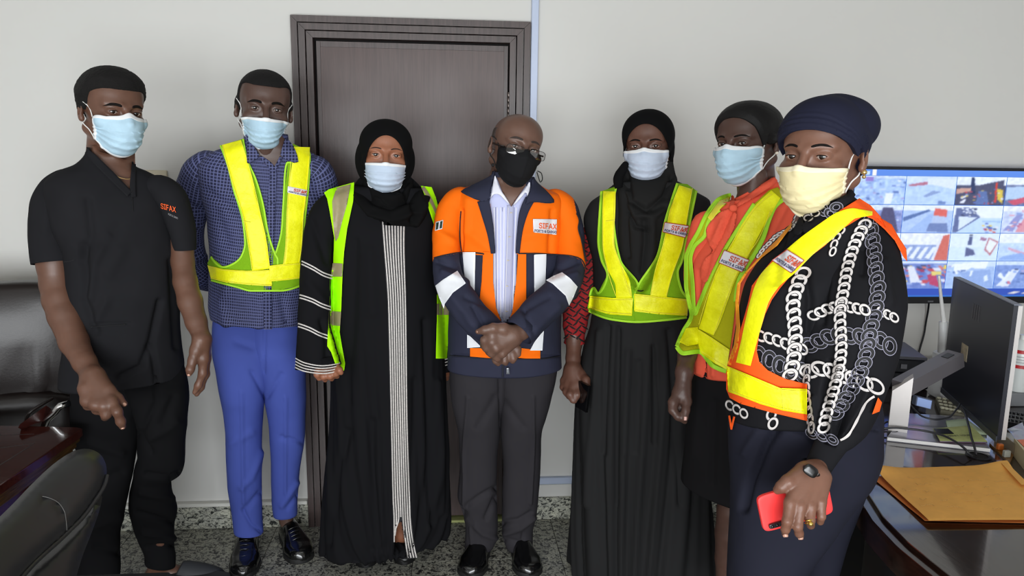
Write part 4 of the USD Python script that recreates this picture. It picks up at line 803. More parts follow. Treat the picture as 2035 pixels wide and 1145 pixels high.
class Head:
    """A head on its face point (px, py, Y = between the eyes); yaw turns the face to the picture's right, pitch lowers it, roll leans it clockwise."""
    def __init__(self, px, py, Y, yaw=0, pitch=0, roll=0, s=(1.05, 1.05, 1.05), gaze=(0, 0), ears=True):
        self.ears = ears
        yaw, pitch, roll = np.radians([yaw, pitch, roll]); P = W(px, py, Y); v = unit((P - EYE) * [1, 1, 0]); B = np.array([[v[1], v[0], 0], [-v[0], v[1], 0], [0, 0, 1.0]])
        self.R = B @ roty(roll) @ rotz(yaw) @ rotx(pitch); self.s = np.asarray(s, float) * np.ones(3)
        self.o = P - self.R @ (np.array([0, -0.088, 0.0]) * self.s); self.gaze = gaze
    def w(self, p): return (np.asarray(p, float) * self.s) @ self.R.T + self.o
    def m(self, mesh): return self.w(mesh[0]), mesh[1]
    def skin(self): return self.m((HEAD_V, HEAD_F) if self.ears else HEAD0)
    def features(self, root, brow=(0.0, 1.0), brow_mat=None, lid_mat=None, lash=True):
        yawg, pitg = np.radians(self.gaze)
        for s in (-1, 1):
            c = np.array([s * 0.0325, -0.0752, 0.0]); R = rotz(yawg) @ rotx(pitg)
            e = part(root, 'eye', self.m(ball(c, 0.0133)), sclera_m, label='dark brown eye')
            part(e, 'iris', self.m(capdisc(c, 0.01355, 0.53, R)), iris_m); part(e, 'pupil', self.m(capdisc(c, 0.0138, 0.20, R)), pupil_m)
            t = np.linspace(0, 1, 15); x = s * (0.0140 + 0.041 * t); z = 0.0185 + brow[0] + 0.0075 * np.sin(np.pi * np.clip(t * 0.85 + 0.08, 0, 1)) - 0.004 * t
            y = self.surface(x, z); r = 0.0029 * brow[1] * np.clip(np.minimum(t * 5 + 0.55, (1 - t) * 2.2 + 0.18), 0, 1)
            k = tube(np.column_stack([x, y + 0.0014, z, r]), 30, 10, world=True); v = k[0].copy()
            part(root, 'eyebrow', self.m((v, k[1])), brow_mat or brow_m)
            if lash:
                t = np.linspace(-1, 1, 13); x = s * 0.0325 + 0.0142 * t; z = 0.0040 * (1 - np.abs(t) ** 2.2) - 0.0010; y = -0.0752 - np.sqrt(np.maximum(0.0143 ** 2 - (x - s * 0.0325) ** 2 * 0.8 - z ** 2, 1e-6))
                part(root, 'upper_lash_line', self.m(tube(np.column_stack([x, y, z, np.full(13, 0.0009)]), 26, 6, world=True)), brow_m)
    def surface(self, x, z, y0=-0.14):
        y = np.full(len(x), y0)
        for _ in range(60): y = y + np.maximum(HF.value(np.column_stack([x, y, z])), 0.0) * 0.8
        return y
    def mask(self, root, m, edge, top=(-0.014, -0.020), bot=(-0.128, -0.088), xs=(0.066, 0.056), pleats=3, nose=1.0, loops=True, loop_mat=None, seam=False, seed=0, label=None, ear=None, wide=1.0):
        """A face mask over nose and chin. top, bot: heights at the middle and at the sides; xs: half widths at top and bottom."""
        nu, nv = 61, 45; u, v = np.meshgrid(np.linspace(-1, 1, nu), np.linspace(0, 1, nv), indexing='ij')
        zc = top[0] + (bot[0] - top[0]) * v; zs = top[1] + (bot[1] - top[1]) * v
        yc = np.interp(zc, [-0.135, -0.125, -0.105, -0.08, -0.05, -0.034, -0.02, 0.0, 0.01], [-0.062, -0.082, -0.112, -0.122, -0.127, -0.127, -0.118, -0.105, -0.1])
        x_s = (xs[0] + (xs[1] - xs[0]) * v); a = u * np.pi / 2
        wgt = np.cos(a) ** 0.9
        x = x_s * np.sin(a) ** 1 ; z = zs + (zc - zs) * np.cos(a) ** 1.3; ys = -0.040 + 0.012 * v
        y = ys + (yc - ys) * wgt
        if not seam: z = z + 0.006 * nose * np.exp(-(u / 0.16) ** 2) * (1 - v) ** 3
        G = np.stack([x, y, z], -1)
        for it in range(6):
            p = G.reshape(-1, 3); d = HF.value(p); p = p + HF.grad(p) * np.clip(0.0045 - d, 0, 0.01)[:, None]; G = p.reshape(nu, nv, 3)
            if it < 5: G[1:-1, 1:-1] = 0.5 * G[1:-1, 1:-1] + 0.125 * (G[2:, 1:-1] + G[:-2, 1:-1] + G[1:-1, 2:] + G[1:-1, :-2])
        p = G.reshape(-1, 3); f = tri(grid_faces(nu, nv)); N = normals(p, f); N = np.where(((N * (p - [0, 0.02, -0.05])).sum(1) < 0)[:, None], -N, N)
        uu, vv = u.ravel(), v.ravel(); disp = 0.0022 * (meshkit.fbm(np.column_stack([uu * 3, vv * 4, np.full(len(uu), seed * 7.3)]), 3, seed) - 0.5)
        if pleats:
            for k in range(pleats):
                c = (0.36 + 0.17 * k) + 0.05 * np.cos(uu * 2.0 + seed); t = (vv - c) / 0.11
                disp += np.where((t > 0) & (t < 1), 0.0036 * (1 - t) ** 0.8, 0) * np.clip(1.1 - 0.35 * np.abs(uu), 0, 1)
            for sx, a0 in ((-0.42, 0.5), (0.42, -0.5), (-0.2, 0.9), (0.22, -0.8)):
                disp += 0.0016 * np.exp(-(((uu - sx) * 0.8 + (vv - 0.62) * a0) / 0.05) ** 2) * np.clip(vv * 2 - 0.5, 0, 1)
        if seam: disp += 0.0016 * np.exp(-(uu / 0.035) ** 2)
        p = p + N * disp[:, None]; G = self.w(p).reshape(nu, nv, 3)
        mk = part(root, 'face_mask', shell(G, 0.002), m, label=label)
        def band(sl, th=0.0012):
            q = p.reshape(nu, nv, 3)[sl] + N.reshape(nu, nv, 3)[sl] * 0.0010; return shell(self.w(q.reshape(-1, 3)).reshape(q.shape), 0.0022)
        if edge is not None:
            part(mk, 'top_binding', band((slice(None), slice(0, 5))), edge); part(mk, 'bottom_binding', band((slice(None), slice(-3, None))), edge)
            part(mk, 'side_binding', band((slice(0, 3), slice(None))), edge); part(mk, 'side_binding', band((slice(-3, None), slice(None))), edge)
        self.mask_pts = p.reshape(nu, nv, 3)
        if loops:
            q = p.reshape(nu, nv, 3); out = []
            for s, i in ((-1, 0), (1, nu - 1)):
                a, b = q[i, 1], q[i, -2]; e = ear or (0.084, 0.014)
                pts = [a, (s * (0.070), -0.02, a[2] * 0.5 + 0.012), (s * e[0], 0.004, 0.020), (s * (e[0] - 0.004), e[1] + 0.016, 0.016), (s * (e[0] - 0.006), e[1] + 0.02, -0.015), (s * (e[0] - 0.006), 0.006, -0.044), (s * 0.068, -0.012, -0.062), b]
                part(mk, 'ear_loop', self.m(wire(pts, 0.0017, 8, 44)), loop_mat or loop_m)
        return mk
    def cut_shell(self, t, keep, name_h=0.0029, extra=None, noise=(0.0, 60), ears=True):
        """A layer t thick over the head where keep(x, y, z) < 0."""
        x, y, z = np.meshgrid(*HF.ax, indexing='ij'); d = (SMOOTH_HF if self.ears and ears else SMOOTH_HF0) - (t(x, y, z) if callable(t) else t)
        if extra is not None: d = np.minimum(d, extra(x, y, z))
        if noise[0]: d = d - noise[0] * (meshkit.noise(np.stack([x, y, z], -1) * noise[1]) - 0.5) * 2
        k = keep(x, y, z); h = np.clip(0.5 - 0.5 * (d - k) / 0.004, 0, 1); d = d * (1 - h) + k * h + 0.004 * h * (1 - h)
        return self.m(surface_nets(np.pad(d, 1, constant_values=0.05), HF.o - HF.h, HF.h))
SMOOTH_HF = ndimage.gaussian_filter(HF.F, 2.2); SMOOTH_HF0 = ndimage.gaussian_filter(HF0.F, 2.2)
def fill_field(F):
    return F
def ellip(c, r): return lambda x, y, z: (np.sqrt(((x - c[0]) / r[0]) ** 2 + ((y - c[1]) / r[1]) ** 2 + ((z - c[2]) / r[2]) ** 2) - 1) * min(r)

def arm_skin(chains, h=0.0034, k=0.008, palm=30, kf=0.0045):
    """One continuous skin from chains of joints (x, y, Y, radius in mm): forearm, palm, fingers."""
    P = [[(W(*q[:3]), q[3] * 1e-3) for q in c] for c in chains]
    pts = np.array([a for c in P for a, _ in c]); rr = max(r for c in P for _, r in c)
    F = Field(pts.min(0) - rr - 0.012, pts.max(0) + rr + 0.012, h)
    for i, c in enumerate(P): F.chain([a for a, _ in c], [r for _, r in c], k if i < palm else kf)
    return F.mesh()
def nail(a, Y, w, l, ang, root, m, lift=0.0):
    c = W(a[0], a[1], Y); v = unit(c - EYE); t = CR * math.cos(ang) - CU * math.sin(ang); b = np.cross(v, t)
    u, q = np.meshgrid(np.linspace(-1, 1, 9), np.linspace(-1, 1, 9), indexing='ij'); k = np.sqrt(np.clip(1 - 0.35 * q ** 2, 0, 1))
    G = c + (u[..., None] * w / 2 * k[..., None]) * b + q[..., None] * l / 2 * t + (0.35 * w * u ** 2)[..., None] * v; part(root, 'fingernail', shell(G, 0.0008), m)
nail_m = mat('fingernail', (196, 150, 130), rough=0.3, spec=0.6)
def union(*ms):
    """One continuous mesh of several closed ones."""
    import manifold3d as mf
    try:
        o = None
        for v, f in ms:
            q = mf.Manifold(mf.Mesh(np.asarray(v, np.float32), np.asarray(f, np.uint32)))
            if q.status() != mf.Error.NoError: raise ValueError(q.status())
            o = q if o is None else o + q
        return join(o)
    except Exception: return join(*ms)
def body(bones, head, arms=(), h=0.009):
    """The whole body as one skin: a coarse trunk and limbs (under the clothes) joined with the head and the bare arms and hands."""
    P = [[(W(*q[:3]), q[3] * (0.72 if len(c) > 2 or i else 0.8) * 1e-3) for q in c] for i, c in enumerate(bones)]; pts = np.array([a for c in P for a, _ in c]); rr = max(r for c in P for _, r in c)
    F = Field(pts.min(0) - rr - 0.03, pts.max(0) + rr + 0.03, h)
    for c in P: F.chain([a for a, _ in c], [r for _, r in c], 0.03)
    return union(F.mesh(), head.skin(), *arms)
def shoe(root, toe, heel, w=0.1, hgt=0.075, m=None, sole=None, laces=True, name='shoe', open_top=True):
    """A laced leather shoe on the floor between two floor points."""
    toe, heel = np.array(toe, float), np.array(heel, float); toe[2] = heel[2] = 0; L = np.linalg.norm(toe - heel); d = (toe - heel) / L; s = np.cross(d, [0, 0, 1.0])
    t = np.linspace(0, 1, 34); half = w / 2 * np.interp(t, [0, .06, .2, .45, .7, .88, .96, 1], [.30, .56, .66, .72, 1.0, .86, .6, .2]); top = hgt * np.interp(t, [0, .05, .25, .4, .55, .75, .9, .97, 1], [.7, 1.0, 1.02, 1.0, .82, .55, .48, .36, .16])
    th = TH(36); c, q = np.cos(th), np.sin(th); R = []
    for a, b, z in zip(t, half, top):
        base = heel + d * (a * L); zz = np.where(q > 0, np.abs(q) ** 0.75 * z, 0) + 0.018; ww = np.sign(c) * np.abs(c) ** 0.7 * b * np.where(q > 0, 1, 0.98)
        R.append(base + s * ww[:, None] + np.array([0, 0, 1.0]) * np.where(q > 0, zz, 0.018 - 0.004 * np.abs(q))[:, None])
    sh = part(root, name, rings_mesh(np.array(R)), m)
    out = np.vstack([heel + d * (a * L) + s * b * 1.06 for a, b in zip(t, half)] + [heel + d * (a * L) - s * b * 1.06 for a, b in zip(t[::-1], half[::-1])])
    part(sh, 'sole', prism([tuple(x[:2]) for x in out], 0.0, 0.021, 0.003), sole or m, smooth=35)
    if laces:
        for k in range(4):
            a = 0.50 + 0.065 * k; z = 0.018 + hgt * np.interp(a, [.4, .55, .75], [1.0, .82, .55]) + 0.002; c0 = heel + d * (a * L)
            part(sh, 'lace', wire([c0 - s * 0.022 + [0, 0, z - 0.007], c0 + d * 0.004 + [0, 0, z + 0.001], c0 + s * 0.022 + [0, 0, z - 0.007]], 0.0022, 8), m)
        part(sh, 'toe_cap_seam', wire([heel + d * (0.80 * L) + s * x * w / 2 * 0.86 + [0, 0, 0.019 + hgt * 0.51 * math.sqrt(max(0, 1 - x * x)) ** 0.75] for x in np.linspace(-1, 1, 15)], 0.0012, 6), m)
    return sh

# clothes shared by several people
lime = mat('lime_vest_fabric', (156, 216, 22), rough=0.75, spec=0.2, bump=(500, 0.0006, 0.5)); lime_mesh = mat('lime_vest_mesh', (126, 176, 18), rough=0.8, spec=0.2, bump=(700, 0.0008, 0.7))
lime_edge = mat('lime_piping', (170, 228, 40), rough=0.7)
tape_m = mat('yellow_reflective_tape', (255, 252, 0), rough=0.42, spec=0.3, var=(24, 0.80, 1.0), c2=(255, 255, 30), bump=(38, 0.004, 0.7))  # lighter noise patches paint prismatic highlights into the tape colour
tape_edge = mat('yellow_tape_stitching', (255, 246, 60), rough=0.5)
orange_vest = mat('orange_vest_fabric', (250, 92, 28), rough=0.7, spec=0.2, bump=(500, 0.0006, 0.4))
khaki_tape = mat('khaki_reflective_tape', (158, 146, 112), rough=0.45, spec=0.5, var=(20, 0.9, 1.08))
hivis_lime = mat('fluorescent_lime', (176, 255, 0), rough=0.7, spec=0.2)
badge_w = mat('badge_white', (226, 224, 230), rough=0.4, var=(40, 0.94, 1.02)); badge_r = mat('badge_red_border', (196, 70, 50), rough=0.5); text_or = mat('badge_orange_letters', (206, 74, 36), rough=0.5); text_bl = mat('badge_blue_letters', (28, 34, 92), rough=0.5); text_orange = mat('embroidered_orange', (236, 92, 30), rough=0.7); text_grey = mat('embroidered_grey', (150, 150, 152), rough=0.7)
def badge(dm, root, q, off=0.011, tail=True, border=True, big=0.36, red=text_or, tx=0.30):
    """The company badge on the tape: corners top left, top right, bottom right, bottom left in the picture."""
    q = np.array(q, float); b = part(root, 'badge', dm.poly(Polygon(q), off, 0.003, 5), badge_w, label='white company badge with red and blue lettering')
    at = lambda u, w: q[0] * (1 - u) * (1 - w) + q[1] * u * (1 - w) + q[2] * u * w + q[3] * (1 - u) * w
    if border:
        part(root, 'badge_border', join(*[dm.strip([q[i], q[(i + 1) % 4]], 1.3, off + 0.0012, 0.002, nx=3) for i in range(4)]), badge_r)
    r, d = at(1, .5) - at(0, .5), at(.5, 1) - at(.5, 0); s = 1 / 2.93
    part(root, 'badge_lettering', dm.text('SIFAX', at(tx, .58), r * (0.60 / 3.55), -d * 0.40, off + 0.003), red)
    part(root, 'badge_lettering', dm.text('PORTS & CARGO', at(.05, .88), r * (0.88 / 9.6), -d * 0.19, off + 0.003), text_bl)
    if tail: part(root, 'badge_swoosh', dm.strip([at(.72, .66), at(.84, .42), at(.97, .14)], [0.6, 1.6, 0.6], off + 0.004, 0.001, nx=3), red)
    return b
def piping(dm, root, lines, m, w=3.0, off=0.009, name='edge_piping'):
    part(root, name, join(*[dm.strip(l, w, off, 0.004, nx=5) for l in lines]), m)
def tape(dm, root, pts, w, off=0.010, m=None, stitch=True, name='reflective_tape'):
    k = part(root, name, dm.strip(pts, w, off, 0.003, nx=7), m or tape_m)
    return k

def split(mesh, shape, facing=0):
    """The faces whose middle lies inside an outline of the picture, and the others. facing=1: only those that face the camera."""
    v, f = join(mesh); c = v[f].mean(1); px, z = proj(c); k = shapely.contains_xy(shape if hasattr(shape, 'exterior') or hasattr(shape, 'geoms') else Polygon(shape).buffer(0), px[:, 0], px[:, 1])
    if facing: n = np.cross(v[f[:, 1]] - v[f[:, 0]], v[f[:, 2]] - v[f[:, 0]]); k &= (n * (EYE - c)).sum(1) > 0
    def sub(g):
        u, inv = np.unique(f[g], return_inverse=True); return v[u], inv.reshape(-1, 3)
    return sub(k), sub(~k)
def pleats(mesh, amp, k, y0, y1, seed=0, cx=None):
    """Vertical folds that grow downwards between two picture heights."""
    v, f = mesh; N = normals(v, f); px, z = proj(v); c = v.mean(0); a = np.arctan2(v[:, 1] - c[1], v[:, 0] - c[0]); g = np.clip((px[:, 1] - y0) / (y1 - y0), 0, 1) ** 0.8
    ph = a * k + 2.2 * (meshkit.noise(np.column_stack([np.cos(a) * 2.1, np.sin(a) * 2.1, v[:, 2] * 0.35]), seed) - 0.5) * 2
    w = np.cos(ph) + 0.35 * np.cos(2.3 * ph + 1.0)
    return v + N * (amp * g * w)[:, None], f
def chain_print(dm, pts, w, gap, stroke, off=0.0022, grey=False):
    """A printed chain: overlapping oval links along a line, each with its dark outline: (light print, dark print)."""
    pts = np.asarray(pts, float); t = np.concatenate([[0], np.cumsum(np.linalg.norm(np.diff(pts, axis=0), axis=1))]); n = max(2, int(t[-1] / gap) + 1); tt = np.linspace(0, t[-1], n)
    C = PchipInterpolator(t, pts, axis=0)(tt) if len(pts) > 2 else np.column_stack([np.interp(tt, t, pts[:, k]) for k in (0, 1)]); T = unit(np.gradient(C, axis=0)); N = np.column_stack([-T[:, 1], T[:, 0]]); th = TH(22); light, dark = [], []
    L = gap * 0.86
    def ring(i, d0, d1, o, out):   # between two insets from the link's outer edge, in pixels
        r = []
        for d in (d0, d1):
            a, b = max(L - d, 0.5), max(w / 2 - d, 0.5); r.append(C[i] + (np.cos(th) * a)[:, None] * T[i] + ((np.sin(th) + 0.28 * np.cos(th)) * b)[:, None] * N[i])
        out.append(dm.flat(np.stack(r).reshape(-1, 2), tri(grid_faces(2, len(th), True)), o, 0.0008))
    for i in range(n):
        o = off + 0.00016 * i
        if grey: ring(i, 0, 1.5, o + 0.0001, light); ring(i, 1.4, stroke + 1.4, o, dark); ring(i, stroke + 1.3, stroke + 2.7, o + 0.0001, light)
        else: ring(i, 0, stroke, o + 0.0001, light); ring(i, -1.4, 0.1, o, dark); ring(i, stroke - 0.1, stroke + 1.0, o, dark)
    return join(*light), join(*dark)
# ---------------------------------------------------------------- person 1: black scrubs
black_cloth = mat('black_scrub_cotton', (30, 30, 33), rough=0.9, spec=0.12, bump=(420, 0.0005, 0.4), var=(7, 0.9, 1.1))
p1 = thing('person', 'standing man in black short-sleeved V-neck scrubs and light blue face mask, leftmost of the group', 'person', W(240, 1150, 2.55) * [1, 1, 0])
sk1 = skin('skin_man_scrubs', (102, 71, 57))
H = Head(250, 224, 2.35, 24, 4, 3, (1.03, 1.02, 0.99), (-14, 0))
armR = arm_skin([[(112, 470, 2.37, 50), (109, 525, 2.36, 49), (112, 565, 2.35, 45), (118, 596, 2.33, 46), (129, 628, 2.31, 46), (147, 680, 2.27, 40), (168, 720, 2.22, 32), (184, 746, 2.19, 29)],
  [(180, 744, 2.19, 28), (172, 772, 2.15, 22), (176, 796, 2.13, 17)],
  [(186, 748, 2.18, 28), (222, 798, 2.13, 17), (233, 818, 2.11, 13), (240, 838, 2.12, 12), (243.5, 848, 2.13, 9.5)],
  [(186, 748, 2.18, 28), (207, 806, 2.12, 18), (211, 823, 2.12, 14), (209, 829, 2.16, 12)],
  [(184, 748, 2.18, 26), (190, 804, 2.12, 17), (193, 814, 2.14, 13), (192, 816, 2.18, 12)],
  [(182, 748, 2.18, 26), (173, 797, 2.13, 16), (175, 806, 2.15, 12), (178, 807, 2.18, 11)],
  [(194, 752, 2.18, 24), (216, 776, 2.15, 17), (235, 791, 2.15, 12), (247, 803, 2.15, 9)]], k=0.010)
armL = arm_skin([[(362, 470, 2.43, 36), (363, 520, 2.41, 34), (368, 560, 2.38, 35), (378, 600, 2.35, 36), (390, 640, 2.32, 31), (401, 672, 2.29, 25)],
  [(398, 676, 2.28, 24), (390, 696, 2.27, 18), (383, 716, 2.26, 13), (378, 734, 2.25, 11.5), (376, 743, 2.25, 8.5)],
  [(403, 676, 2.29, 24), (404, 712, 2.28, 17), (403, 742, 2.28, 12), (394, 766, 2.28, 10), (387, 780, 2.28, 7.5)],
  [(404, 676, 2.30, 24), (408, 712, 2.31, 16), (408, 744, 2.31, 12), (399, 770, 2.31, 10), (391, 784, 2.31, 7.5)],
  [(404, 676, 2.31, 24), (409, 708, 2.34, 15), (407, 738, 2.34, 11), (400, 758, 2.34, 9)]], k=0.010)
footL = arm_skin([[(318, 1100, 2.70, 22), (318, 1118, 2.705, 29), (324, 1134, 2.72, 34), (360, 1142, 2.73, 31), (410, 1152, 2.73, 26), (436, 1156, 2.73, 18)], [(318, 1120, 2.70, 32), (304, 1140, 2.72, 28)]])
torso = cloth(loft([(172, 292, 266, 322, 2.41, .055, .07), (168, 306, 270, 330, 2.415, .06, .07), (150, 326, 292, 340, 2.42, .075, .075), (112, 343, 325, 358, 2.42, .09, .09), (88, 364, 344, 380, 2.42, .105, .105), (86, 400, 352, 408, 2.42, .12, .11), (96, 450, 355, 452, 2.42, .13, .12), (122, 505, 356, 505, 2.42, .135, .12), (130, 560, 356, 560, 2.42, .135, .12), (128, 620, 357, 618, 2.43, .135, .12), (124, 690, 362, 680, 2.44, .135, .12), (117, 745, 366, 722, 2.45, .13, .12), (115, 770, 365, 738, 2.45, .13, .12)], 150, 170),
  0.005, (7, 7, 5), 11, [([(165, 490), (172, 560), (168, 600), (190, 660)], 9, -9), ([(215, 470), (190, 520), (178, 590)], 9, 7), ([(318, 600), (300, 680), (280, 730), (240, 750)], 6, -10), ([(300, 690), (310, 740), (312, 760)], 6, -9), ([(175, 400), (182, 470), (160, 520)], 8, -7), ([(240, 500), (215, 540)], 14, 5), ([(206, 480), (236, 450)], 12, -4), ([(180, 645), (260, 642)], 2.5, -3), ([(340, 520), (345, 600), (352, 690)], 7, -7), ([(210, 600), (190, 640)], 10, 6)])
sleeveR = cloth(tube([(178, 372, 2.42, 24), (142, 366, 2.41, 31), (117, 384, 2.40, 38), (104, 422, 2.38, 42), (104, 480, 2.37, 41), (108, 522, 2.36, 40)], 60, 70, cap1='hollow'), 0.004, (9, 9, 7), 5, [([(140, 420), (135, 470), (146, 520)], 7, -7), ([(95, 400), (90, 460)], 10, 4)])
sleeveL = cloth(tube([(280, 376, 2.43, 22), (314, 374, 2.42, 26), (338, 392, 2.41, 30), (354, 428, 2.41, 28), (364, 468, 2.41, 24), (367, 496, 2.41, 20)], 50, 60, cap1='hollow'), 0.003, (9, 9, 7), 7)
V = [(176, 296), (215, 338), (255, 378), (262, 376), (263, 330), (262, 300), (210, 290)]
dmT = Drape(torso, blur=3)
hole, torso = split(torso, Polygon(V).buffer(-1), 1)
plug = dmT.poly(Polygon(V).buffer(6), -0.010, 0.01, 5)
part(p1, 'body', join(body([[(240, 345, 2.46, 50), (238, 420, 2.44, 95), (240, 560, 2.44, 100), (240, 740, 2.47, 105)], [(205, 760, 2.48, 75), (208, 940, 2.52, 50), (195, 1180, 2.52, 40)], [(300, 760, 2.47, 75), (310, 950, 2.58, 45), (318, 1090, 2.67, 34)], [(235, 400, 2.44, 70), (125, 400, 2.41, 42), (112, 480, 2.37, 42)], [(235, 400, 2.44, 70), (335, 410, 2.43, 40), (362, 480, 2.43, 34)]], H, [armR, armL, footL]), plug), sk1)
for q, Y, w, l, a in (((243.5, 849), 2.1195, .011, .011, 1.35), ((247.5, 803.5), 2.1405, .010, .010, 0.85), ((375.5, 744), 2.2405, .010, .011, 1.75)): nail(q, Y, w, l, a, p1, nail_m)
H.features(p1, (-0.003, 1.45)); H.mask(p1, blue_mask, white_edge, (-0.010, -0.022), (-0.136, -0.088), (0.064, 0.056), seed=1, nose=1.8, label='light blue pleated face mask')
hl = lambda x, y, z: np.interp(y, [-.12, -.07, -.055, -.03, -.012, .004, .02, .035, .06, .12], [.064, .064, .058, .046, .010, -.006, .0, -.02, -.055, -.06]) - z + 0.10 * np.maximum(np.abs(x) - 0.045, 0) * (y < -0.02)
part(p1, 'hair', H.cut_shell(lambda x, y, z: 0.002 + 0.013 * np.clip(-hl(x, y, z) / 0.035, 0, 1) * np.clip((z + 0.02) / 0.07, 0.25, 1), hl, noise=(0.0012, 170)), hair_m, label='short black hair, faded at the sides')
shirt = part(p1, 'scrub_top', join(torso, sleeveR, sleeveL), black_cloth)
dm1 = Drape(torso, dmT.poly(Polygon(V).buffer(8), -0.004, 0.004, 5), sleeveR, sleeveL)
part(shirt, 'neckband', join(dmT.strip([(172, 300), (186, 314), (222, 350), (258, 386)], [10, 15, 16, 14], 0.006, 0.006), dmT.strip([(266, 326), (265, 345), (264, 368), (266, 392)], [8, 10, 12, 10], 0.006, 0.006)), black_cloth)
part(shirt, 'hem_seam', join(dm1.strip([(70, 519), (108, 522), (148, 517)], 1.5, 0.002, 0.003), dm1.strip([(262, 385), (264, 420)], 1.3, 0.003, 0.003), dm1.strip([(180, 650), (250, 645)], 1.3, 0.003, 0.003)), mat('black_thread', (24, 24, 26), rough=0.9))
part(shirt, 'lettering', dm1.text('SIFAX', (319, 414), (7.4, 2.0), (-0.6, -10.5), 0.003), text_orange, label='orange embroidered lettering'); part(shirt, 'lettering', dm1.text('PORTS & CARGO', (334, 427), (1.75, 0.8), (0, -3.6), 0.003), text_grey)
part(p1, 'necklace', dmT.strip([(230, 349), (242, 354), (254, 356), (264, 353)], 2.2, 0.004, 0.003, nx=4), mat('necklace_gold', (176, 142, 96), rough=0.3, metal=0.8))
tr = join(cloth(loft([(150, 715, 310, 715, 2.46, .05, .10), (141, 755, 306, 755, 2.475, .075, .12), (138, 795, 298, 793, 2.49, .11, .13), (139, 830, 284, 830, 2.50, .11, .12), (142, 860, 277, 860, 2.51, .10, .11), (156, 910, 270, 910, 2.52, .09, .09), (164, 945, 262, 945, 2.52, .08, .08), (159, 1016, 247, 1016, 2.52, .07, .07), (154, 1067, 240, 1067, 2.52, .068, .065), (152, 1140, 238, 1140, 2.52, .065, .065), (158, 1215, 232, 1215, 2.52, .06, .06)], 130, 110), 0.005, (7, 7, 7), 4, [([(180, 880), (240, 900)], 10, 7), ([(190, 960), (240, 940)], 9, -6), ([(180, 1050), (235, 1030)], 9, 7), ([(190, 1090), (240, 1100)], 8, -6), ([(200, 800), (250, 830)], 12, 5)]),
  cloth(loft([(230, 715, 362, 715, 2.46, .05, .10), (238, 750, 372, 748, 2.465, .075, .12), (250, 785, 375, 778, 2.475, .11, .13), (266, 830, 372, 830, 2.49, .11, .12), (273, 862, 370, 862, 2.51, .10, .11), (272, 907, 367, 907, 2.54, .085, .09), (265, 936, 360, 936, 2.57, .08, .08), (262, 956, 340, 954, 2.59, .068, .07), (258, 984, 344, 984, 2.61, .068, .07), (256, 1009, 352, 1009, 2.63, .072, .07), (266, 1054, 347, 1054, 2.66, .062, .06), (274, 1080, 346, 1080, 2.68, .056, .055), (285, 1108, 349, 1108, 2.69, .05, .05), (287, 1121, 349, 1121, 2.70, .05, .05)], 150, 110), 0.005, (8, 8, 8), 6, [([(310, 755), (312, 800), (284, 850)], 6, -7), ([(345, 790), (325, 840)], 9, -6), ([(290, 945), (340, 952), (372, 930)], 6, -9), ([(280, 980), (340, 990)], 7, 6), ([(275, 1020), (345, 1040)], 6, -8), ([(285, 1060), (345, 1070)], 6, 7), ([(290, 1090), (348, 1084)], 4, -7), ([(300, 870), (350, 840)], 9, 6), ([(278, 860), (300, 900)], 6, -6)]))
part(p1, 'trousers', tr, mat('black_trouser_cotton', (17, 17, 19), rough=0.9, spec=0.12, bump=(420, 0.0005, 0.4)))
sl = part(p1, 'slide_sandal', cloth(tube([(356, 1131, 2.72, 17), (372, 1137, 2.72, 22), (400, 1145, 2.72, 25), (428, 1150, 2.72, 22), (448, 1154, 2.72, 12)], 30, 40), 0.001), mat('grey_rubber', (52, 54, 58), rough=0.65))
c0, c1 = atz(292, 1148, 0)[:2], atz(452, 1162, 0)[:2]; dd = unit(c1 - c0); nn = np.array([-dd[1], dd[0]]) * 0.05
part(sl, 'sole', prism(round_poly([c0 - nn, c1 - nn, c1 + nn, c0 + nn], 0.03), 0.0, 0.022, 0.004), mat('dark_sole', (40, 41, 44), rough=0.6), smooth=35)
# ---------------------------------------------------------------- person 2: checked blue shirt
def checks():
    n = {'t': ('texture_coordinate', {}), 'b': ('brick_texture', {'offset': 0.0, 'squash': 1.0, 'color1': lin((34, 36, 62)), 'color2': lin((42, 45, 74)), 'mortar': lin((96, 101, 144)), 'scale': 1.0, 'mortar_size': 0.0017, 'mortar_smooth': 0.35, 'brick_width': 0.0108, 'row_height': 0.0108}),
         'p': ('principled_bsdf', {'roughness': 0.75, 'specular_ior_level': 0.25})}
    return usdkit.material(stage, '/World/Looks/navy_check_cotton', n, [('t.UV', 'b.vector'), ('b.color', 'p.base_color')], surface='p.BSDF')
check_m = checks()
p2 = thing('person', 'tall man in navy checked shirt, blue trousers and lime-yellow reflective vest', 'person', W(520, 1120, 2.85) * [1, 1, 0])
sk2 = skin('skin_man_checked', (84, 62, 54))
H = Head(529, 216, 2.55, 4, 4, 5, (1.06, 1.06, 1.01), (-2, 0))
def uvloft(rows, m, n, folds, sc=1.0):
    R = loft_rings(rows, m, n); mesh = rings_mesh(R, 'flat', 'hollow')
    r0 = np.linalg.norm(R[:, n // 2] - R[:, 0], axis=1).mean() / 2 * 1.15
    v = mesh[0]; P0, P1 = R.mean(1)[0], R.mean(1)[-1]; ax = unit(P1 - P0); t = (v - P0) @ ax
    C = P0 + t[:, None] * ax; d = v - C; a = np.arctan2(d[:, 0], -d[:, 1]); uv = np.column_stack([a * r0 * sc + 1.0, 2.0 - t])
    return cloth(mesh, *folds), uv
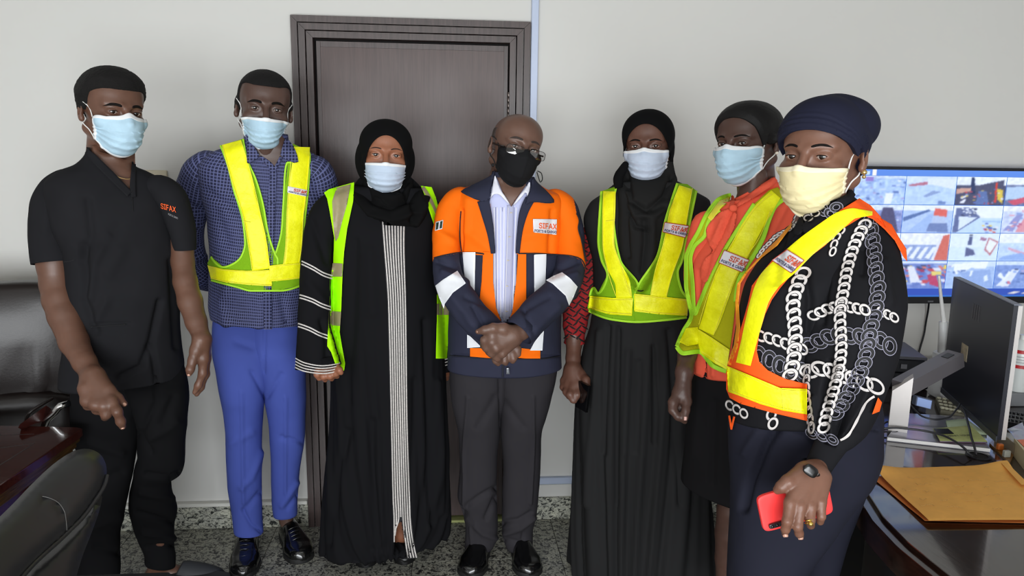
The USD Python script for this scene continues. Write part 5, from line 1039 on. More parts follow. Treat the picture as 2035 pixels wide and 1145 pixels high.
def uvtube(rows, m, n, folds, **k):
    mesh = tube(rows, m, n, **k); v = mesh[0]; P = np.array([W(*q[:3]) for q in rows]); z = np.array([q[3] for q in rows]) * proj(P)[1] / FPX
    seg = np.concatenate([[0], np.cumsum(np.linalg.norm(np.diff(P, axis=0), axis=1))]); tt = np.linspace(0, seg[-1], 80); C = PchipInterpolator(seg, P, axis=0)(tt); T = unit(np.gradient(C, axis=0)); _, i = cKDTree(C).query(v)
    d = v - C[i]; e1 = unit(np.cross(T[i], unit(C[i] - EYE))); e2 = np.cross(e1, T[i]); a = np.arctan2((d * e1).sum(1), -(d * e2).sum(1)); uv = np.column_stack([a * z.mean() + 3.0, 2 - tt[i] - ((d * T[i]).sum(1))])
    return cloth(mesh, *folds), uv
torso, uvT = uvloft([(485, 262, 572, 268, 2.62, .05, .065), (483, 278, 576, 286, 2.64, .055, .065), (446, 291, 614, 300, 2.66, .075, .075), (408, 309, 640, 318, 2.68, .095, .09), (393, 335, 652, 340, 2.69, .11, .1), (398, 385, 655, 388, 2.70, .12, .11), (412, 440, 650, 440, 2.70, .13, .11), (416, 500, 640, 500, 2.70, .13, .11), (414, 560, 626, 560, 2.70, .13, .11), (414, 605, 612, 610, 2.71, .13, .11), (418, 632, 604, 640, 2.71, .13, .11)], 130, 170,
  (0.004, (8, 8, 6), 21, [([(455, 560), (440, 600), (450, 650)], 9, 6), ([(520, 590), (515, 650)], 12, 5), ([(560, 590), (570, 640)], 8, -5), ([(430, 420), (450, 480)], 10, -5), ([(412, 380), (440, 400), (470, 420)], 8, -6)]))
sL, uvL = uvtube([(450, 326, 2.68, 24), (415, 326, 2.68, 28), (394, 352, 2.70, 36), (378, 415, 2.73, 35), (371, 476, 2.76, 32), (380, 518, 2.80, 30), (400, 546, 2.84, 27), (438, 555, 2.90, 24)], 80, 70, (0.005, (12, 12, 10), 5, [([(365, 400), (400, 420)], 6, -7), ([(360, 440), (400, 450)], 6, 6), ([(350, 480), (395, 490)], 6, -8), ([(365, 520), (405, 510)], 6, 7), ([(385, 350), (395, 400)], 8, 5)]))
sR, uvR = uvtube([(590, 336, 2.68, 22), (622, 334, 2.68, 26), (640, 360, 2.70, 30), (650, 420, 2.74, 28), (648, 500, 2.80, 27)], 50, 60, (0.004, (12, 12, 10), 6))
dmT = Drape(torso, blur=3); Vn = [(492, 270), (515, 312), (541, 340), (560, 316), (572, 284), (560, 270)]
hole, _t = split(torso, Polygon(Vn), 1); plug = dmT.poly(Polygon(Vn).buffer(5), -0.008, 0.01, 5)
part(p2, 'body', join(body([[(528, 275, 2.60, 55), (525, 360, 2.70, 95), (520, 520, 2.71, 90), (510, 680, 2.73, 95)], [(480, 720, 2.74, 62), (486, 960, 2.82, 42), (494, 1070, 2.87, 34), (492, 1095, 2.86, 33)], [(560, 720, 2.75, 62), (567, 960, 2.88, 38), (568, 1030, 2.95, 32), (575, 1060, 2.94, 33)], [(525, 360, 2.70, 70), (400, 340, 2.69, 45), (371, 476, 2.77, 36), (400, 546, 2.86, 30), (450, 556, 2.92, 24)], [(525, 360, 2.70, 70), (640, 340, 2.69, 42), (648, 500, 2.82, 34), (600, 560, 2.92, 26), (500, 565, 2.96, 26)]], H), plug), sk2)
H.features(p2, (-0.003, 1.45)); H.mask(p2, blue_mask, white_edge, (-0.030, -0.034), (-0.138, -0.088), (0.062, 0.050), seed=2, nose=0.2, label='light blue pleated face mask')
hl = lambda x, y, z: np.interp(y, [-.12, -.07, -.05, -.028, -.008, .01, .03, .06, .12], [.070, .070, .066, .056, .010, -.016, -.012, -.055, -.06]) - z + 0.35 * np.maximum(np.abs(x) - 0.040, 0) * (y < -0.03)
part(p2, 'hair', H.cut_shell(lambda x, y, z: 0.003 + 0.003 * np.clip((z - 0.0) / 0.08, 0, 1), hl, noise=(0.0006, 220)), hair_m, label='very short cropped black hair')
def with_uv(meshes, uvs): return join(*meshes), np.vstack(uvs)
m, uv = with_uv((torso, sL, sR), (uvT, uvL, uvR)); sh = part(p2, 'checked_shirt', m, check_m, uv=uv)
# opened collar: the skin shows above it
col = dmT.poly(Vn, 0.004, 0.004, 4); part(p2, 'open_neck', col, sk2)
def flapuv(mesh, sc=0.00168):
    px, z = proj(mesh[0]); return mesh, px * sc * np.array([1, -1]) + 3
c1, u1 = flapuv(dmT.poly(smooth_poly([(486, 264), (491, 284), (490, 322), (494, 326), (518, 311), (508, 296), (497, 276)], 1), 0.017, 0.010, 3)); c2, u2 = flapuv(dmT.poly(smooth_poly([(567, 272), (560, 296), (556, 312), (594, 328), (590, 304), (578, 282)], 1), 0.017, 0.010, 3)); c3, u3 = flapuv(dmT.strip([(516, 311), (543, 342), (540, 400), (536, 470), (532, 600), (533, 655)], [6, 13, 16, 17, 17, 17], 0.006, 0.005)); c4, u4 = flapuv(dmT.strip([(559, 312), (543, 342)], 6, 0.007, 0.005))
part(sh, 'collar_and_placket', join(c1, c2, c3, c4), check_m, uv=np.vstack([u1, u2, u3, u4]))
btn = mat('dark_button', (30, 36, 60), rough=0.3)
for x, y in ((538, 353), (539, 404), (537, 450)): part(sh, 'button', dmT.poly(Point(x, y).buffer(3.0), 0.009, 0.003, 2), btn)
trousers_m = mat('royal_blue_trouser', (68, 83, 160), rough=0.8, spec=0.2, bump=(400, 0.0005, 0.4), var=(5, 0.94, 1.04))
tr = join(cloth(loft([(430, 610, 552, 612, 2.72, .05, .10), (421, 655, 558, 660, 2.725, .085, .12), (421, 695, 552, 700, 2.73, .115, .13), (428, 735, 541, 740, 2.74, .115, .13), (436, 785, 528, 785, 2.75, .105, .12), (442, 815, 524, 815, 2.77, .095, .10), (447, 860, 521, 860, 2.79, .078, .08), (452, 960, 520, 960, 2.83, .066, .066), (460, 1025, 521, 1025, 2.86, .06, .06), (465, 1058, 523, 1054, 2.87, .057, .057)], 130, 110), 0.003, (8, 8, 5), 3, [([(470, 680), (500, 690)], 7, -4), ([(520, 900), (500, 950), (480, 970)], 6, 5), ([(516, 980), (490, 1010), (484, 1015)], 5, -6), ([(484, 1018), (500, 1045), (518, 1056)], 4, -5), ([(460, 880), (500, 860)], 8, 4), ([(480, 780), (484, 1000)], 3, 4), ([(500, 740), (528, 790)], 5, -5)]),
  cloth(loft([(490, 610, 596, 612, 2.73, .05, .10), (488, 655, 604, 657, 2.735, .085, .12), (494, 695, 606, 697, 2.74, .115, .13), (512, 740, 607, 745, 2.76, .115, .13), (523, 785, 608, 788, 2.78, .105, .12), (529, 815, 607, 818, 2.80, .095, .10), (535, 860, 606, 862, 2.82, .078, .08), (539, 960, 593, 960, 2.89, .058, .06), (541, 1000, 591, 1000, 2.92, .054, .055), (543, 1024, 591, 1018, 2.94, .052, .052)], 130, 110), 0.003, (8, 8, 5), 4, [([(527, 640), (524, 740)], 2.5, -5), ([(600, 880), (560, 870)], 5, -5), ([(590, 960), (560, 1005)], 5, 5), ([(590, 985), (570, 1010)], 4, -5), ([(568, 790), (567, 980)], 3, 4), ([(560, 745), (530, 790)], 5, -5)]))
part(p2, 'trousers', tr, trousers_m)
shoe_m = mat('polished_black_leather', (12, 12, 13), rough=0.16, spec=0.6, coat=0.4); sole_m = mat('black_sole', (18, 18, 18), rough=0.6)
shoe(p2, atz(483, 1153, 0), atz(497, 1066, 0), 0.115, 0.085, shoe_m, sole_m); shoe(p2, atz(604, 1121, 0), atz(568, 1062, 0), 0.115, 0.085, shoe_m, sole_m)
# vest
dm2 = Drape(torso, sL, sR, c1, c2, blur=2)
left = [(438, 289), (453, 330), (466, 382), (472, 400), (483, 442), (487, 484), (480, 509), (466, 523), (444, 531), (419, 510), (412, 523), (419, 556), (472, 569), (500, 577), (545, 578), (550, 560), (552, 516), (547, 506), (533, 464), (523, 408), (508, 356), (493, 322), (487, 300), (483, 276)]
right = [(581, 285), (590, 305), (580, 323), (572, 323), (563, 408), (560, 456), (547, 506), (538, 540), (540, 578), (556, 577), (601, 566), (602, 521), (606, 506), (604, 470), (610, 400), (612, 382), (616, 309), (613, 300)]
vest = part(p2, 'safety_vest', join(dmT.poly(Polygon(left), 0.006, 0.004, 4), dmT.poly(Polygon(right), 0.0075, 0.004, 4)), lime_mesh, label='lime mesh vest with yellow reflective tapes')
piping(dmT, vest, [left[0:10], left[15:], right[1:7], right[11:], [(419, 557), (472, 571), (500, 578), (556, 578), (600, 567)]], lime_edge, 4, 0.008)
tape(dmT, vest, [(460, 283), (470, 320), (482, 362), (492, 400), (501, 428), (512, 484), (519, 536)], [40, 40, 40, 36, 34, 36, 36], 0.011)
tape(dmT, vest, [(600, 292), (597, 330), (593, 356), (589, 408), (586, 428), (584, 484), (579, 530)], [32, 34, 35, 37, 33, 32, 31], 0.012)
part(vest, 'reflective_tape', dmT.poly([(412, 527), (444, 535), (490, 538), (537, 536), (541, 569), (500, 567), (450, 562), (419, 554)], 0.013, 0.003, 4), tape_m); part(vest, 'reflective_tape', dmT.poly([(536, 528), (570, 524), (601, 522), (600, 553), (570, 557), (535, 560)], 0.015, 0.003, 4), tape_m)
part(vest, 'tape_stitching', join(*[dmT.strip(l, 1.6, 0.0145, 0.002, nx=3) for l in ([(442, 290), (464, 370), (483, 430), (493, 484), (501, 536)], [(479, 280), (500, 350), (518, 428), (530, 484), (536, 536)], [(581, 296), (575, 356), (570, 428), (568, 484), (563, 526)], [(615, 310), (610, 372), (603, 428), (600, 484), (595, 522)])], *[dmT.strip(l, 1.6, 0.017, 0.002, nx=3) for l in ([(414, 529), (444, 537), (490, 540), (536, 538)], [(420, 553), (450, 560), (500, 565), (539, 567)], [(538, 530), (600, 524)], [(537, 558), (570, 555), (599, 551)], [(497, 442), (483, 440)])]), tape_edge)
badge(dmT, vest, [(572, 370), (611, 378), (608.5, 391), (571, 383)], 0.015, tail=True, border=False)
# ---------------------------------------------------------------- person 3: black abaya with a striped front panel
abaya_m = mat('black_abaya_crepe', (18, 18, 21), rough=0.88, spec=0.14, bump=(380, 0.0004, 0.35)); scarf_m = mat('black_scarf_cotton', (12, 12, 13), rough=0.92, spec=0.12, bump=(300, 0.0005, 0.4))
p3 = thing('person', 'smiling woman in black hijab and long black robe with white striped front panel', 'person', W(765, 1120, 2.78) * [1, 1, 0])
sk3 = skin('skin_woman_robe', (150, 97, 72))
H = Head(767, 308, 2.50, 1, 0, 3, (1.03, 0.98, 0.93), (-1, 0), ears=False)
handL = arm_skin([[(640, 700, 2.47, 26), (642, 724, 2.46, 26), (650, 736, 2.46, 22)], [(638, 726, 2.46, 20), (630, 744, 2.45, 10.5), (634, 752, 2.46, 9)], [(645, 728, 2.46, 20), (643, 748, 2.44, 11), (646, 755, 2.46, 9)], [(652, 728, 2.46, 20), (656, 747, 2.44, 11), (659, 753, 2.46, 9)], [(660, 728, 2.46, 18), (668, 742, 2.44, 10.5), (670, 748, 2.46, 9)], [(664, 724, 2.46, 16), (675, 736, 2.43, 10), (678, 741, 2.43, 8)]])
handR = arm_skin([[(880, 700, 2.72, 25), (879, 728, 2.72, 24)], [(878, 726, 2.71, 18), (874, 742, 2.70, 10), (875, 752, 2.71, 8.5)], [(880, 728, 2.71, 18), (882, 746, 2.70, 10), (882, 756, 2.71, 8.5)], [(882, 728, 2.72, 18), (888, 744, 2.71, 9.5), (888, 753, 2.72, 8.5)]])
dress = pleats(cloth(loft([(704, 370, 842, 374, 2.60, .06, .07), (668, 383, 858, 388, 2.62, .09, .09), (655, 410, 868, 414, 2.63, .11, .1), (650, 460, 872, 460, 2.64, .14, .11), (655, 520, 870, 520, 2.64, .15, .12), (658, 600, 876, 600, 2.65, .155, .13), (660, 680, 881, 680, 2.66, .155, .14), (658, 785, 886, 780, 2.69, .16, .15), (648, 933, 892, 930, 2.73, .165, .17), (640, 1030, 894, 1020, 2.77, .17, .18), (634, 1092, 893, 1050, 2.80, .165, .17)], 210, 220),
  0.006, (8, 8, 3), 31, [([(690, 860), (670, 960), (655, 1080)], 8, -10), ([(742, 840), (740, 960), (745, 1090)], 9, -8), ([(846, 640), (852, 860), (858, 1040)], 7, -12), ([(870, 760), (876, 900), (880, 1020)], 7, 8), ([(826, 760), (832, 900), (838, 1060)], 9, -7), ([(705, 480), (700, 640), (690, 800)], 10, -7), ([(735, 500), (740, 620)], 12, 5)]), 0.007, 17, 640, 1080, 3)
slit = [(783, 1032), (789, 1020), (800, 1040), (806, 1085), (803, 1112), (784, 1112)]
dm3 = Drape(dress, blur=2)
hole, dress = split(dress, Polygon([(784, 1076), (790, 1028), (799, 1042), (806, 1090), (807, 1200), (784, 1200)]), 1)
legR = arm_skin([[(797, 900, 2.74, 46), (797, 1010, 2.72, 36), (797, 1062, 2.72, 28), (797, 1080, 2.73, 26)]], h=0.005)
sleeveL = cloth(tube([(692, 412, 2.60, 22), (664, 410, 2.58, 27), (644, 440, 2.56, 33), (632, 480, 2.54, 31), (628, 520, 2.52, 30), (626, 584, 2.50, 31), (624, 643, 2.48, 32), (629, 690, 2.47, 39), (633, 729, 2.46, 45)], 110, 80, cap1='hollow', ratio=0.75), 0.005, (9, 9, 7), 9, [([(640, 640), (652, 680), (650, 720)], 7, -8), ([(610, 560), (645, 600)], 9, 5), ([(620, 440), (650, 520)], 8, -6)])
sleeveR = cloth(tube([(830, 412, 2.62, 24), (856, 420, 2.64, 26), (868, 470, 2.67, 26), (875, 540, 2.70, 24), (878, 620, 2.72, 22), (880, 690, 2.72, 20), (878, 735, 2.72, 20)], 80, 60, cap1='hollow'), 0.004, (9, 9, 7), 10)
part(p3, 'body', body([[(768, 380, 2.60, 50), (765, 460, 2.65, 85), (765, 640, 2.67, 95), (765, 800, 2.71, 100)], [(735, 800, 2.72, 70), (730, 1000, 2.77, 45), (728, 1085, 2.80, 36)], [(800, 800, 2.72, 70), (798, 1000, 2.75, 42)], [(765, 440, 2.64, 60), (652, 440, 2.57, 36), (626, 600, 2.50, 32), (640, 705, 2.47, 26)], [(765, 440, 2.64, 60), (862, 440, 2.65, 36), (877, 600, 2.71, 30), (880, 705, 2.72, 25)]], H, [handL, handR, legR]), sk3)
H.features(p3, (-0.001, 0.85), brow_mat=mat('brown_brow', (58, 36, 26), rough=0.8)); H.mask(p3, mat('mask_pale_blue', (190, 205, 224), rough=0.75, spec=0.2, bump=(140, 0.0006, 0.4), var=(22, 0.94, 1.03)), white_edge, (-0.028, -0.034), (-0.138, -0.094), (0.069, 0.058), seed=3, nose=0.2, label='pale blue pleated face mask')
op = lambda x, y, z: np.where(y < 0.03, 1, -1) * 0.03 * (1 - np.sqrt((x / 0.0625) ** 2 + ((z + 0.040) / 0.108) ** 2)) - np.where(y < 0.03, 0, 0.0)
part(p3, 'hijab_hood', H.cut_shell(0.009, op, extra=ellip((0, 0.020, -0.020), (0.098, 0.095, 0.118))), scarf_m, label='close black hijab hood')
cowl = cloth(loft([(724, 346, 806, 346, 2.60, .01, .07), (710, 360, 824, 358, 2.60, .03, .08), (702, 380, 840, 376, 2.60, .075, .1), (699, 402, 850, 400, 2.60, .12, .11), (704, 420, 851, 420, 2.605, .13, .11), (716, 434, 847, 436, 2.61, .125, .11), (735, 440, 838, 446, 2.61, .115, .1)], 110, 180, p=2.2), 0.004, (9, 9, 12), 14,
  [([(715, 365), (740, 400), (775, 415), (815, 395), (830, 362)], 7, -14), ([(705, 385), (735, 425), (780, 436), (830, 420), (846, 395)], 6, 10), ([(700, 405), (730, 435), (770, 448)], 5, -11), ([(728, 362), (756, 392), (790, 395), (815, 372)], 6, 9), ([(800, 380), (822, 400), (820, 440)], 6, -10), ([(830, 385), (838, 420), (826, 444)], 6, 9), ([(745, 385), (775, 404), (805, 398)], 4, -8)])
part(p3, 'draped_scarf', cowl, scarf_m, label='black scarf draped round neck and chest')
part(p3, 'robe', join(dress, sleeveL, sleeveR), abaya_m); rb = '/World/person_002/robe'
stripe_m = mat('white_sequin_stripe', (214, 208, 204), rough=0.4, spec=0.6, var=(180, 0.72, 1.1)); panel_m = mat('dark_stripe_ground', (40, 39, 42), rough=0.7)
dm3b = Drape(dress, cowl, blur=2)
ly, lx, rx = [440, 480, 600, 838, 995, 1028], [759, 762, 771, 777, 780.5, 782], [805, 804, 807, 810, 815, 816]
pan = [(lx[i] - 1, ly[i]) for i in range(6)] + [(783, 1078), (790, 1044), (798, 1034), (809, 1112), (828, 1109)] + [(rx[i] + 1, ly[i]) for i in range(5, -1, -1)]
part(rb, 'front_panel', dm3.poly(Polygon(pan), 0.003, 0.003, 5), panel_m)
for k in range(8):
    t = k / 7; l = [(a + (b - a) * (0.04 + 0.92 * t), y) for a, b, y in zip(lx, rx, ly)]
    l += [(783.5 + 9 * t, 1078 - 90 * t)] if k < 3 else [(806 + 24 * (k - 3) / 4.4 + 0.0, 1109)] if k > 3 else []
    part(rb, 'white_stripe', dm3.strip(l, 2.8, 0.005, 0.003, nx=3), stripe_m)
dms = Drape(sleeveL, blur=1.5)
for l in ([(599, 519), (622, 530), (645, 543), (661, 548)], [(595, 586), (620, 594), (640, 604), (658, 610)], [(592, 643), (615, 651), (635, 661), (655, 668)]):
    for o in (0, 6): part(rb, 'sleeve_stripe', dms.strip([(x, y + o) for x, y in l], 3.0, 0.004, 0.003, nx=3), stripe_m)
for o in range(4): part(rb, 'sleeve_stripe', dms.strip([(587 - 0.3 * o, 712 + 6 * o), (608, 722 + 5.6 * o), (640, 727 + 5.2 * o), (676, 721 + 5 * o)], 2.6, 0.004, 0.003, nx=3), stripe_m)
dmr = Drape(sleeveR, blur=1.5)
for o in range(3): part(rb, 'sleeve_stripe', dmr.strip([(866, 714 + 6 * o), (880, 715 + 6 * o), (892, 712 + 6 * o)], 2.4, 0.004, 0.003, nx=3), stripe_m)
# open waistcoat in fluorescent lime
dm3v = Drape(dress, sleeveL, sleeveR, blur=2)
vl = [(644, 383), (654, 376), (704, 362), (702, 400), (690, 455), (684, 500), (681, 540), (678, 618), (675, 660), (680, 690), (686, 722), (684, 737), (671, 737), (658, 700), (650, 688), (652, 652), (655, 618), (656, 551), (662, 523), (664, 473), (655, 420), (650, 395)]
vest = part(p3, 'safety_waistcoat', dm3v.poly(vl, 0.010, 0.004, 4), hivis_lime, label='open fluorescent lime waistcoat with khaki bands')
vr = [(836, 369), (858, 372), (866, 392), (872, 415), (874, 432), (866, 458), (860, 440), (852, 416), (849, 400)]
part(vest, 'right_front', dm3v.poly(vr, 0.010, 0.004, 4), hivis_lime); part(vest, 'right_front', dm3v.poly([(868, 585), (893, 585), (892, 640), (890, 690), (888, 713), (866, 713), (868, 640)], 0.014, 0.004, 4), hivis_lime)
for q in ([(669, 373), (697, 366), (690, 405), (680, 440), (672, 472), (667, 480), (664, 465), (661, 425), (660, 400)], [(661, 523), (681, 524), (680, 550), (657, 550)], [(654, 618), (678, 620), (676, 648), (652, 646)]): part(vest, 'khaki_band', dm3v.poly(q, 0.013, 0.003, 4), khaki_tape)
part(vest, 'khaki_band', dm3v.strip([(840, 372), (856, 398), (868, 426)], [7, 7, 5], 0.013, 0.003, nx=4), khaki_tape); part(vest, 'khaki_band', dm3v.poly([(868, 604), (893, 604), (892, 626), (868, 626)], 0.016, 0.003, 4), khaki_tape)
shoe(p3, atz(806, 1124, 0), atz(796, 1068, 0), 0.09, 0.05, mat('black_flat_shoe', (16, 16, 17), rough=0.35), laces=False); shoe(p3, atz(728, 1130, 0), atz(728, 1072, 0), 0.09, 0.05, '/World/Looks/black_flat_shoe', laces=False)
# ---------------------------------------------------------------- person 4: orange and navy work jacket
navy_m = mat('navy_jacket_twill', (44, 46, 64), rough=0.8, spec=0.2, bump=(420, 0.0005, 0.45), var=(8, 0.93, 1.06)); orange_m = mat('orange_jacket_twill', (252, 112, 4), rough=0.75, spec=0.2, bump=(420, 0.0005, 0.45), var=(6, 0.95, 1.02))
white_refl = mat('white_reflective_band', (236, 238, 244), rough=0.45, spec=0.5, bump=(30, 0.0015, 0.4)); dark_pipe = mat('dark_seam', (24, 26, 38), rough=0.8)
p4 = thing('person', 'bald man with glasses and black mask in an orange and navy work jacket, hands clasped', 'person', W(1000, 1110, 2.75) * [1, 1, 0])
sk4 = skin('skin_man_jacket', (106, 78, 66))
H = Head(1043, 294, 2.44, 20, -4, 13, (1.02, 1.02, 0.93), (-16, 3))
handL = arm_skin([[(1060, 634, 2.30, 34), (1036, 658, 2.28, 28), (1018, 668, 2.265, 25)],
  [(1020, 664, 2.265, 24), (978, 666, 2.245, 15), (963, 676, 2.25, 12.5), (960, 688, 2.275, 10)], [(1020, 668, 2.265, 24), (978, 680, 2.24, 15), (967, 691, 2.25, 12.5), (971, 701, 2.28, 10)],
  [(1020, 672, 2.265, 23), (986, 692, 2.24, 14.5), (977, 702, 2.255, 12), (983, 711, 2.28, 9.5)], [(1022, 676, 2.27, 22), (998, 702, 2.25, 13.5), (989, 711, 2.265, 11), (995, 718, 2.285, 9)],
  [(1018, 660, 2.265, 22), (1000, 654, 2.25, 18), (980, 652, 2.24, 14), (963, 656, 2.24, 12), (950, 659, 2.25, 9)]], k=0.010)
handR = arm_skin([[(966, 650, 2.335, 24), (980, 666, 2.32, 26), (1000, 684, 2.31, 25)], [(995, 685, 2.31, 22), (985, 704, 2.295, 13), (986, 716, 2.285, 11.5), (990, 723, 2.29, 8.5)], [(1003, 686, 2.31, 22), (1003, 706, 2.295, 13), (1003, 717, 2.29, 11), (1005, 722, 2.295, 8.5)], [(1010, 684, 2.31, 22), (1018, 703, 2.295, 13), (1020, 712, 2.29, 11), (1019, 718, 2.295, 8.5)], [(1014, 680, 2.31, 20), (1028, 694, 2.30, 12), (1030, 704, 2.295, 9.5)]], k=0.009)
base = cloth(loft([(978, 340, 1062, 352, 2.50, .055, .07), (972, 354, 1068, 362, 2.53, .06, .075), (940, 367, 1084, 375, 2.55, .085, .085), (910, 381, 1112, 388, 2.56, .105, .1), (897, 404, 1122, 408, 2.57, .12, .11), (893, 450, 1122, 450, 2.57, .135, .12), (895, 520, 1118, 520, 2.57, .145, .13), (893, 600, 1116, 600, 2.57, .155, .13), (890, 690, 1115, 690, 2.57, .15, .13), (889, 728, 1116, 728, 2.57, .14, .13)], 170, 210), 0.004, (8, 8, 6), 41, [([(918, 420), (916, 470), (914, 500)], 5, -9), ([(930, 400), (925, 460)], 9, 5), ([(1098, 420), (1094, 500)], 6, -6), ([(940, 470), (980, 500)], 10, 4), ([(1040, 470), (1080, 460)], 10, 4), ([(900, 706), (1000, 712), (1112, 708)], 2.5, -5)])
dm0 = Drape(base, blur=3)
opening = Polygon([(988, 352), (976, 374), (973, 400), (980, 460), (979, 520), (979, 560), (984, 610), (1000, 645), (1018, 625), (1025, 560), (1027, 510), (1030, 460), (1046, 400), (1048, 372), (1040, 356)])
hole, jacket = split(base, opening, 1)
shirt4 = mat('pale_blue_shirt', (196, 200, 234), rough=0.75, spec=0.2, bump=(400, 0.0004, 0.3))
sh = part(p4, 'dress_shirt', cloth(dm0.poly(opening.buffer(10), -0.012, 0.012, 4), 0.001, (10, 10, 5), 2, [([(1000, 420), (998, 620)], 3, 2), ([(990, 560), (986, 620)], 4, -3)]), shirt4, label='pale blue striped shirt')
dmS = Drape(dm0.poly(opening.buffer(10), -0.012, 0.012, 4), blur=2)
stripe4 = mat('shirt_white_stripe', (232, 232, 244), rough=0.75); stripe4b = mat('shirt_grey_stripe', (150, 152, 184), rough=0.75)
for k, (xt, xb) in enumerate(((982, 984), (988, 989), (995, 995), (1002, 1000), (1019, 1013), (1026, 1019))):
    part(sh, 'shirt_stripe', dmS.strip([(xt, 412), (xt * .5 + xb * .5, 520), (xb, 632)], 2.3, 0.002, 0.002, nx=3), stripe4)
for xt, xb in ((985, 986.5), (998.5, 998), (1022, 1016)): part(sh, 'shirt_stripe', dmS.strip([(xt, 412), (xt * .5 + xb * .5, 520), (xb, 632)], 1.2, 0.002, 0.002, nx=3), stripe4b)
part(sh, 'button_placket', dmS.strip([(1014, 408), (1011, 520), (1006, 640)], 13, 0.003, 0.004), mat('placket_shade', (176, 178, 206), rough=0.75)); part(sh, 'placket_stripe', dmS.strip([(1010, 412), (1007, 520), (1003, 636)], 1.5, 0.005, 0.002, nx=3), stripe4)
for x, y in ((1015, 423), (1012, 471), (1009, 518), (1007, 569), (1006, 619)): part(sh, 'button', dmS.poly(Point(x, y).buffer(3.2), 0.006, 0.003, 2), mat('cream_button', (214, 202, 170), rough=0.3) if y == 423 else '/World/Looks/cream_button')
Vn = [(984, 345), (1000, 385), (1016, 411), (1030, 390), (1050, 362), (1040, 345)]
neck4 = dm0.poly(Vn, -0.004, 0.006, 4)
part(p4, 'body', join(body([[(1020, 345, 2.49, 55), (1008, 420, 2.58, 85), (1004, 560, 2.58, 105), (1000, 720, 2.62, 100)], [(955, 770, 2.64, 65), (948, 960, 2.74, 42), (952, 1092, 2.80, 34)], [(1038, 770, 2.64, 65), (1036, 960, 2.74, 42), (1034, 1090, 2.80, 34)], [(1005, 430, 2.57, 70), (900, 420, 2.55, 40), (890, 545, 2.45, 36), (950, 630, 2.34, 33)], [(1005, 430, 2.57, 70), (1120, 430, 2.55, 40), (1132, 545, 2.44, 36), (1060, 634, 2.31, 33)]], H, [handL, handR]), neck4), sk4)
nail((951, 659), 2.2405, .011, .011, 3.0, p4, nail_m)
H.features(p4, (0.003, 1.35), brow_mat=mat('greying_brow', (52, 42, 38), rough=0.8))
mk = H.mask(p4, black_mask, None, (-0.010, -0.016), (-0.140, -0.088), (0.068, 0.060), pleats=0, seam=True, seed=4, loop_mat=loop_black, label='fitted black cotton face mask')
part(mk, 'cord_end', wire([W(1068, 340, 2.47), W(1076, 345, 2.47), W(1078, 356, 2.47), W(1074, 362, 2.47), W(1070, 352, 2.47), W(1067, 342, 2.47)], 0.0016), loop_black); part(mk, 'cord_toggle', ball(W(980, 328, 2.5), 0.006, 8), loop_black)
hl = lambda x, y, z: np.interp(y, [-.12, -.02, 0.0, .02, .05, .12], [.14, .12, .05, .055, .03, .03]) - z
part(p4, 'hair', H.cut_shell(0.0016, lambda x, y, z: np.maximum(np.abs(z - 0.015) - 0.04 + 0 * x, 0.0 - y + 0 * x), noise=(0.0004, 260)), mat('grey_stubble_hair', (58, 46, 42), rough=0.9, var=(300, 0.6, 1.5)), label='shaved greying hair at the back and sides')
# glasses
gl = part(p4, 'glasses', H.m(join(wire([(-0.078, 0.0, -0.004), (-0.074, -0.05, -0.010), (-0.066, -0.088, -0.013)], 0.0030), wire([(0.078, 0.0, -0.004), (0.074, -0.05, -0.010), (0.066, -0.088, -0.013)], 0.0030), wire([(-0.009, -0.117, -0.008), (0.0, -0.120, -0.005), (0.009, -0.117, -0.008)], 0.0014))), mat('glasses_frame', (34, 28, 26), rough=0.25, metal=0.5), label='rectangular half-rim glasses')
lens_m = usdkit.material(stage, '/World/Looks/lens_glass', {'f': ('fresnel', {'IOR': 1.5}), 'm': ('math', {'math_type': 'multiply_add', 'value2': 1.6, 'value3': 0.06}), 't': ('transparent_bsdf', {'color': (0.93, 0.93, 0.93)}), 'g': ('glossy_bsdf', {'color': (1, 1, 1), 'roughness': 0.03}), 'x': ('mix_closure', {})}, [('f.fac', 'm.value1'), ('m.value', 'x.fac'), ('t.BSDF', 'x.closure1'), ('g.BSDF', 'x.closure2')], surface='x.closure')
for s in (-1, 1):
    o = np.array([(s * (0.038 + 0.0285 * np.sign(np.cos(a)) * abs(np.cos(a)) ** 0.5), np.sign(np.sin(a)) * abs(np.sin(a)) ** 0.5 * 0.016 - 0.0165) for a in TH(40)]); P = np.column_stack([o[:, 0], -0.1155 + 0.9 * np.maximum(np.abs(o[:, 0]) - 0.01, 0) ** 1.6, o[:, 1]])
    part(gl, 'rim', H.m(wire(np.vstack([P, P[:2]]), 0.0009, 6, 90)), '/World/Looks/glasses_frame')
    c = P.mean(0); G = np.stack([c + (P - c) * k for k in (0.02, 0.35, 0.7, 0.97)]); G[:, :, 1] -= 0.0015 * (1 - np.array([0.02, .35, .7, .97]) ** 2)[:, None]; v = G.reshape(-1, 3); part(gl, 'lens', H.m((v, tri(grid_faces(4, 40, True)))), lens_m)
